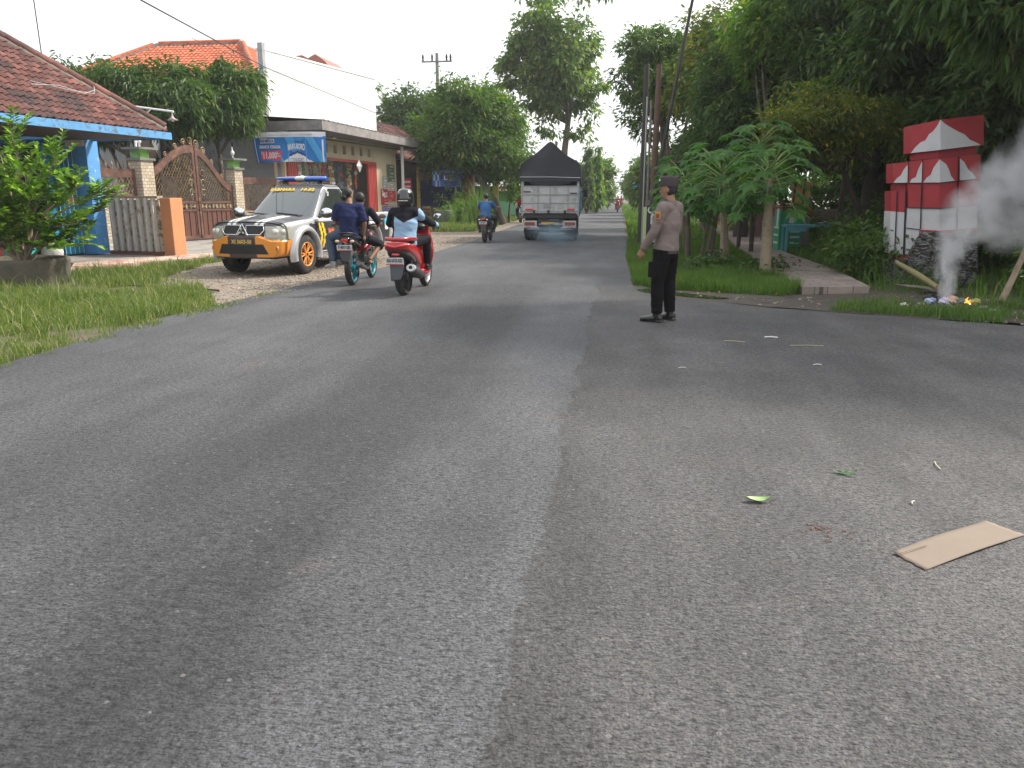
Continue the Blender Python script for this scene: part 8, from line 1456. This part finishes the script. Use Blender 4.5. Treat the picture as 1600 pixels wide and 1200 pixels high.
# tarpaulin: tent with a peak near the tail, draped over the sides
b = M(); ss = []; prof = [(-1.04, 2.02), (-1.05, 2.35), (-1.03, 2.62), (-0.85, 2.72), (-0.6, 2.84), (-0.35, 3.02), (-0.15, 3.22), (0.0, 3.36), (0.15, 3.24), (0.35, 3.06), (0.6, 2.86), (0.85, 2.70), (1.03, 2.60), (1.05, 2.3), (1.04, 1.98)]
for i, x in enumerate((-0.06, 0.0, 0.25, 0.8, 1.6, 2.4, 3.2, 4.0, 4.2)):
    f = (1.0, 1.0, 0.93, 0.72, 0.6, 0.58, 0.58, 0.5, 0.3)[i]; ss.append([(x+0.015*math.sin(j*2), y+0.015*math.sin(i*3+j), (z if z < 2.66 else 2.60+(z-2.60)*f)+0.02*math.sin(i*2.1+j*1.3)-(0.10 if (x > 0.5 and z < 2.1) else 0)) for j, (y, z) in enumerate(prof)])
b.loft(ss, closed=False)
rear = [(y, z) for (y, z) in prof]; rows = []
for q in range(13):
    t = q/12; rows.append([(-0.075-0.05*math.sin(t*3.1)*math.sin(j*0.9+1)*0.8, y*(1-0.0*t), 2.02+(z-2.02)*t if z > 2.02 else z) for j, (y, z) in enumerate(prof)])
b.loft(rows, closed=False); b.box((-0.02, 0, 2.0), (0.04, 1.70, 0.30)); o_ = b.build('tarpaulin', M_TAR, TK); md = o_.modifiers.new('s', 'SUBSURF'); md.levels = 1; md.render_levels = 2
M().tube([(-0.16, -1.03, 2.14), (-0.13, 0, 2.17), (-0.16, 1.03, 2.17)], 0.008, 5).build('rope', M_WHITE, TK)
M().box((0.10, 0, 0.68), (0.10, 1.86, 0.09)).box((0.12, 0, 0.42), (0.08, 1.80, 0.06)).build('rear_bumper', M_PLAST, TK)
for s in (1, -1):
    lp = M().box((0.0, s*0.68, 0.58), (0.06, 0.46, 0.24)).build('lamp_frame', M_TWH, TK, bevel=0.01)
    M().box((-0.035, s*0.70, 0.60), (0.02, 0.36, 0.11)).build('tail_lamp', mat('dull_red_lamp', (0.30, 0.05, 0.03), 0.3), lp); M().tube([(-0.05, s*0.38, 0.42), (-0.05, s*0.78, 0.42), (-0.05, s*0.82, 0.48), (-0.05, s*0.38, 0.48), (-0.05, s*0.38, 0.42)], 0.012, 6).build('lamp_guard', M_CHR, lp)
    for x, w_ in ((0.9, 0.42), (4.0, 0.2)):
        b = M(); yc = s*(0.72 if w_ > 0.3 else 0.8); b.lathe([(0.24, -w_/2), (0.37, -w_/2), (0.40, -w_/2+0.04), (0.40, -0.02), (0.36, 0.0), (0.40, 0.02), (0.40, w_/2-0.04), (0.37, w_/2), (0.24, w_/2)], n=30, axis='y'); o = b.build('wheel', M_TYRE, TK); o.location = (x, yc, 0.40); M().lathe([(0, s*0.02), (0.1, s*0.05), (0.24, s*w_*0.48), (0.25, s*w_*0.5)], n=20, axis='y').build('rim', M_TWH, o)
    M().box((0.50, s*0.72, 0.42), (0.02, 0.46, 0.36)).build('mud_flap', M_BLK, TK)
pl_ = M().box((0.0, 0.08, 0.62), (0.01, 0.42, 0.07)).build('number_plate', mat('yellow_plate', (0.65, 0.38, 0.03)), TK)
M().cyl((0.9, 0, 0.40), 0.14, 1.3, 16, 'y').ell((0.9, 0, 0.40), (0.18, 0.18, 0.18)).box((2.4, 0.35, 0.68), (4.4, 0.08, 0.16)).box((2.4, -0.35, 0.68), (4.4, 0.08, 0.16)).build('chassis', M_BLK, TK)
body_loft([(4.35, 1.35, 0.88, 0.72, 0.25), (4.5, 1.38, 0.90, 0.78, 0.25), (5.3, 1.36, 0.90, 0.76, 0.25), (5.75, 1.15, 0.88, 0.55, 0.3)], M_TBL, TK, 'cab')
for s in (1, -1): M().tube([(5.6, s*0.9, 1.7), (5.7, s*1.08, 1.75)], 0.015, 6).box((5.7, s*1.12, 1.65), (0.06, 0.16, 0.3)).build('mirror', M_BLK, TK)
# truck exhaust: thin bluish smoke low behind the tail
EX = thing('exhaust_smoke', 'thin blue exhaust haze low on the road behind the truck', 'smoke', (-2.3, 26.3, 0.3)); EX['kind'] = 'stuff'
for i, (x, y, z, r) in enumerate(((0.1, 0.7, 0.15, 0.8), (0.2, -0.2, 0.05, 0.9), (0.6, -1.6, 0.0, 1.1))): o_ = M().ell((0, 0, 0), (1, 1, 1), 16, 10).build('puff', smoke_mat('exhaust_puff', 0.75, 1.2, (0.42, 0.58, 0.70), seed=i*3), EX); o_.location = (x, y, z); o_.scale = (r*1.1, r*1.2, 0.42)
# ================================================================== AIR
hz = M().box((0, 720, 9.4), (1830, 1600, 21.2)).build('haze', [], kind='stuff')
m = bpy.data.materials.new('haze_air'); m.use_nodes = True; t = m.node_tree; t.nodes.clear(); o_ = t.nodes.new('ShaderNodeOutputMaterial'); v = t.nodes.new('ShaderNodeVolumePrincipled')
v.inputs['Color'].default_value = (0.93, 0.96, 1.0, 1); v.inputs['Density'].default_value = 0.0006; v.inputs['Anisotropy'].default_value = 0.2; t.links.new(v.outputs[0], o_.inputs['Volume']); hz.data.materials.append(m)
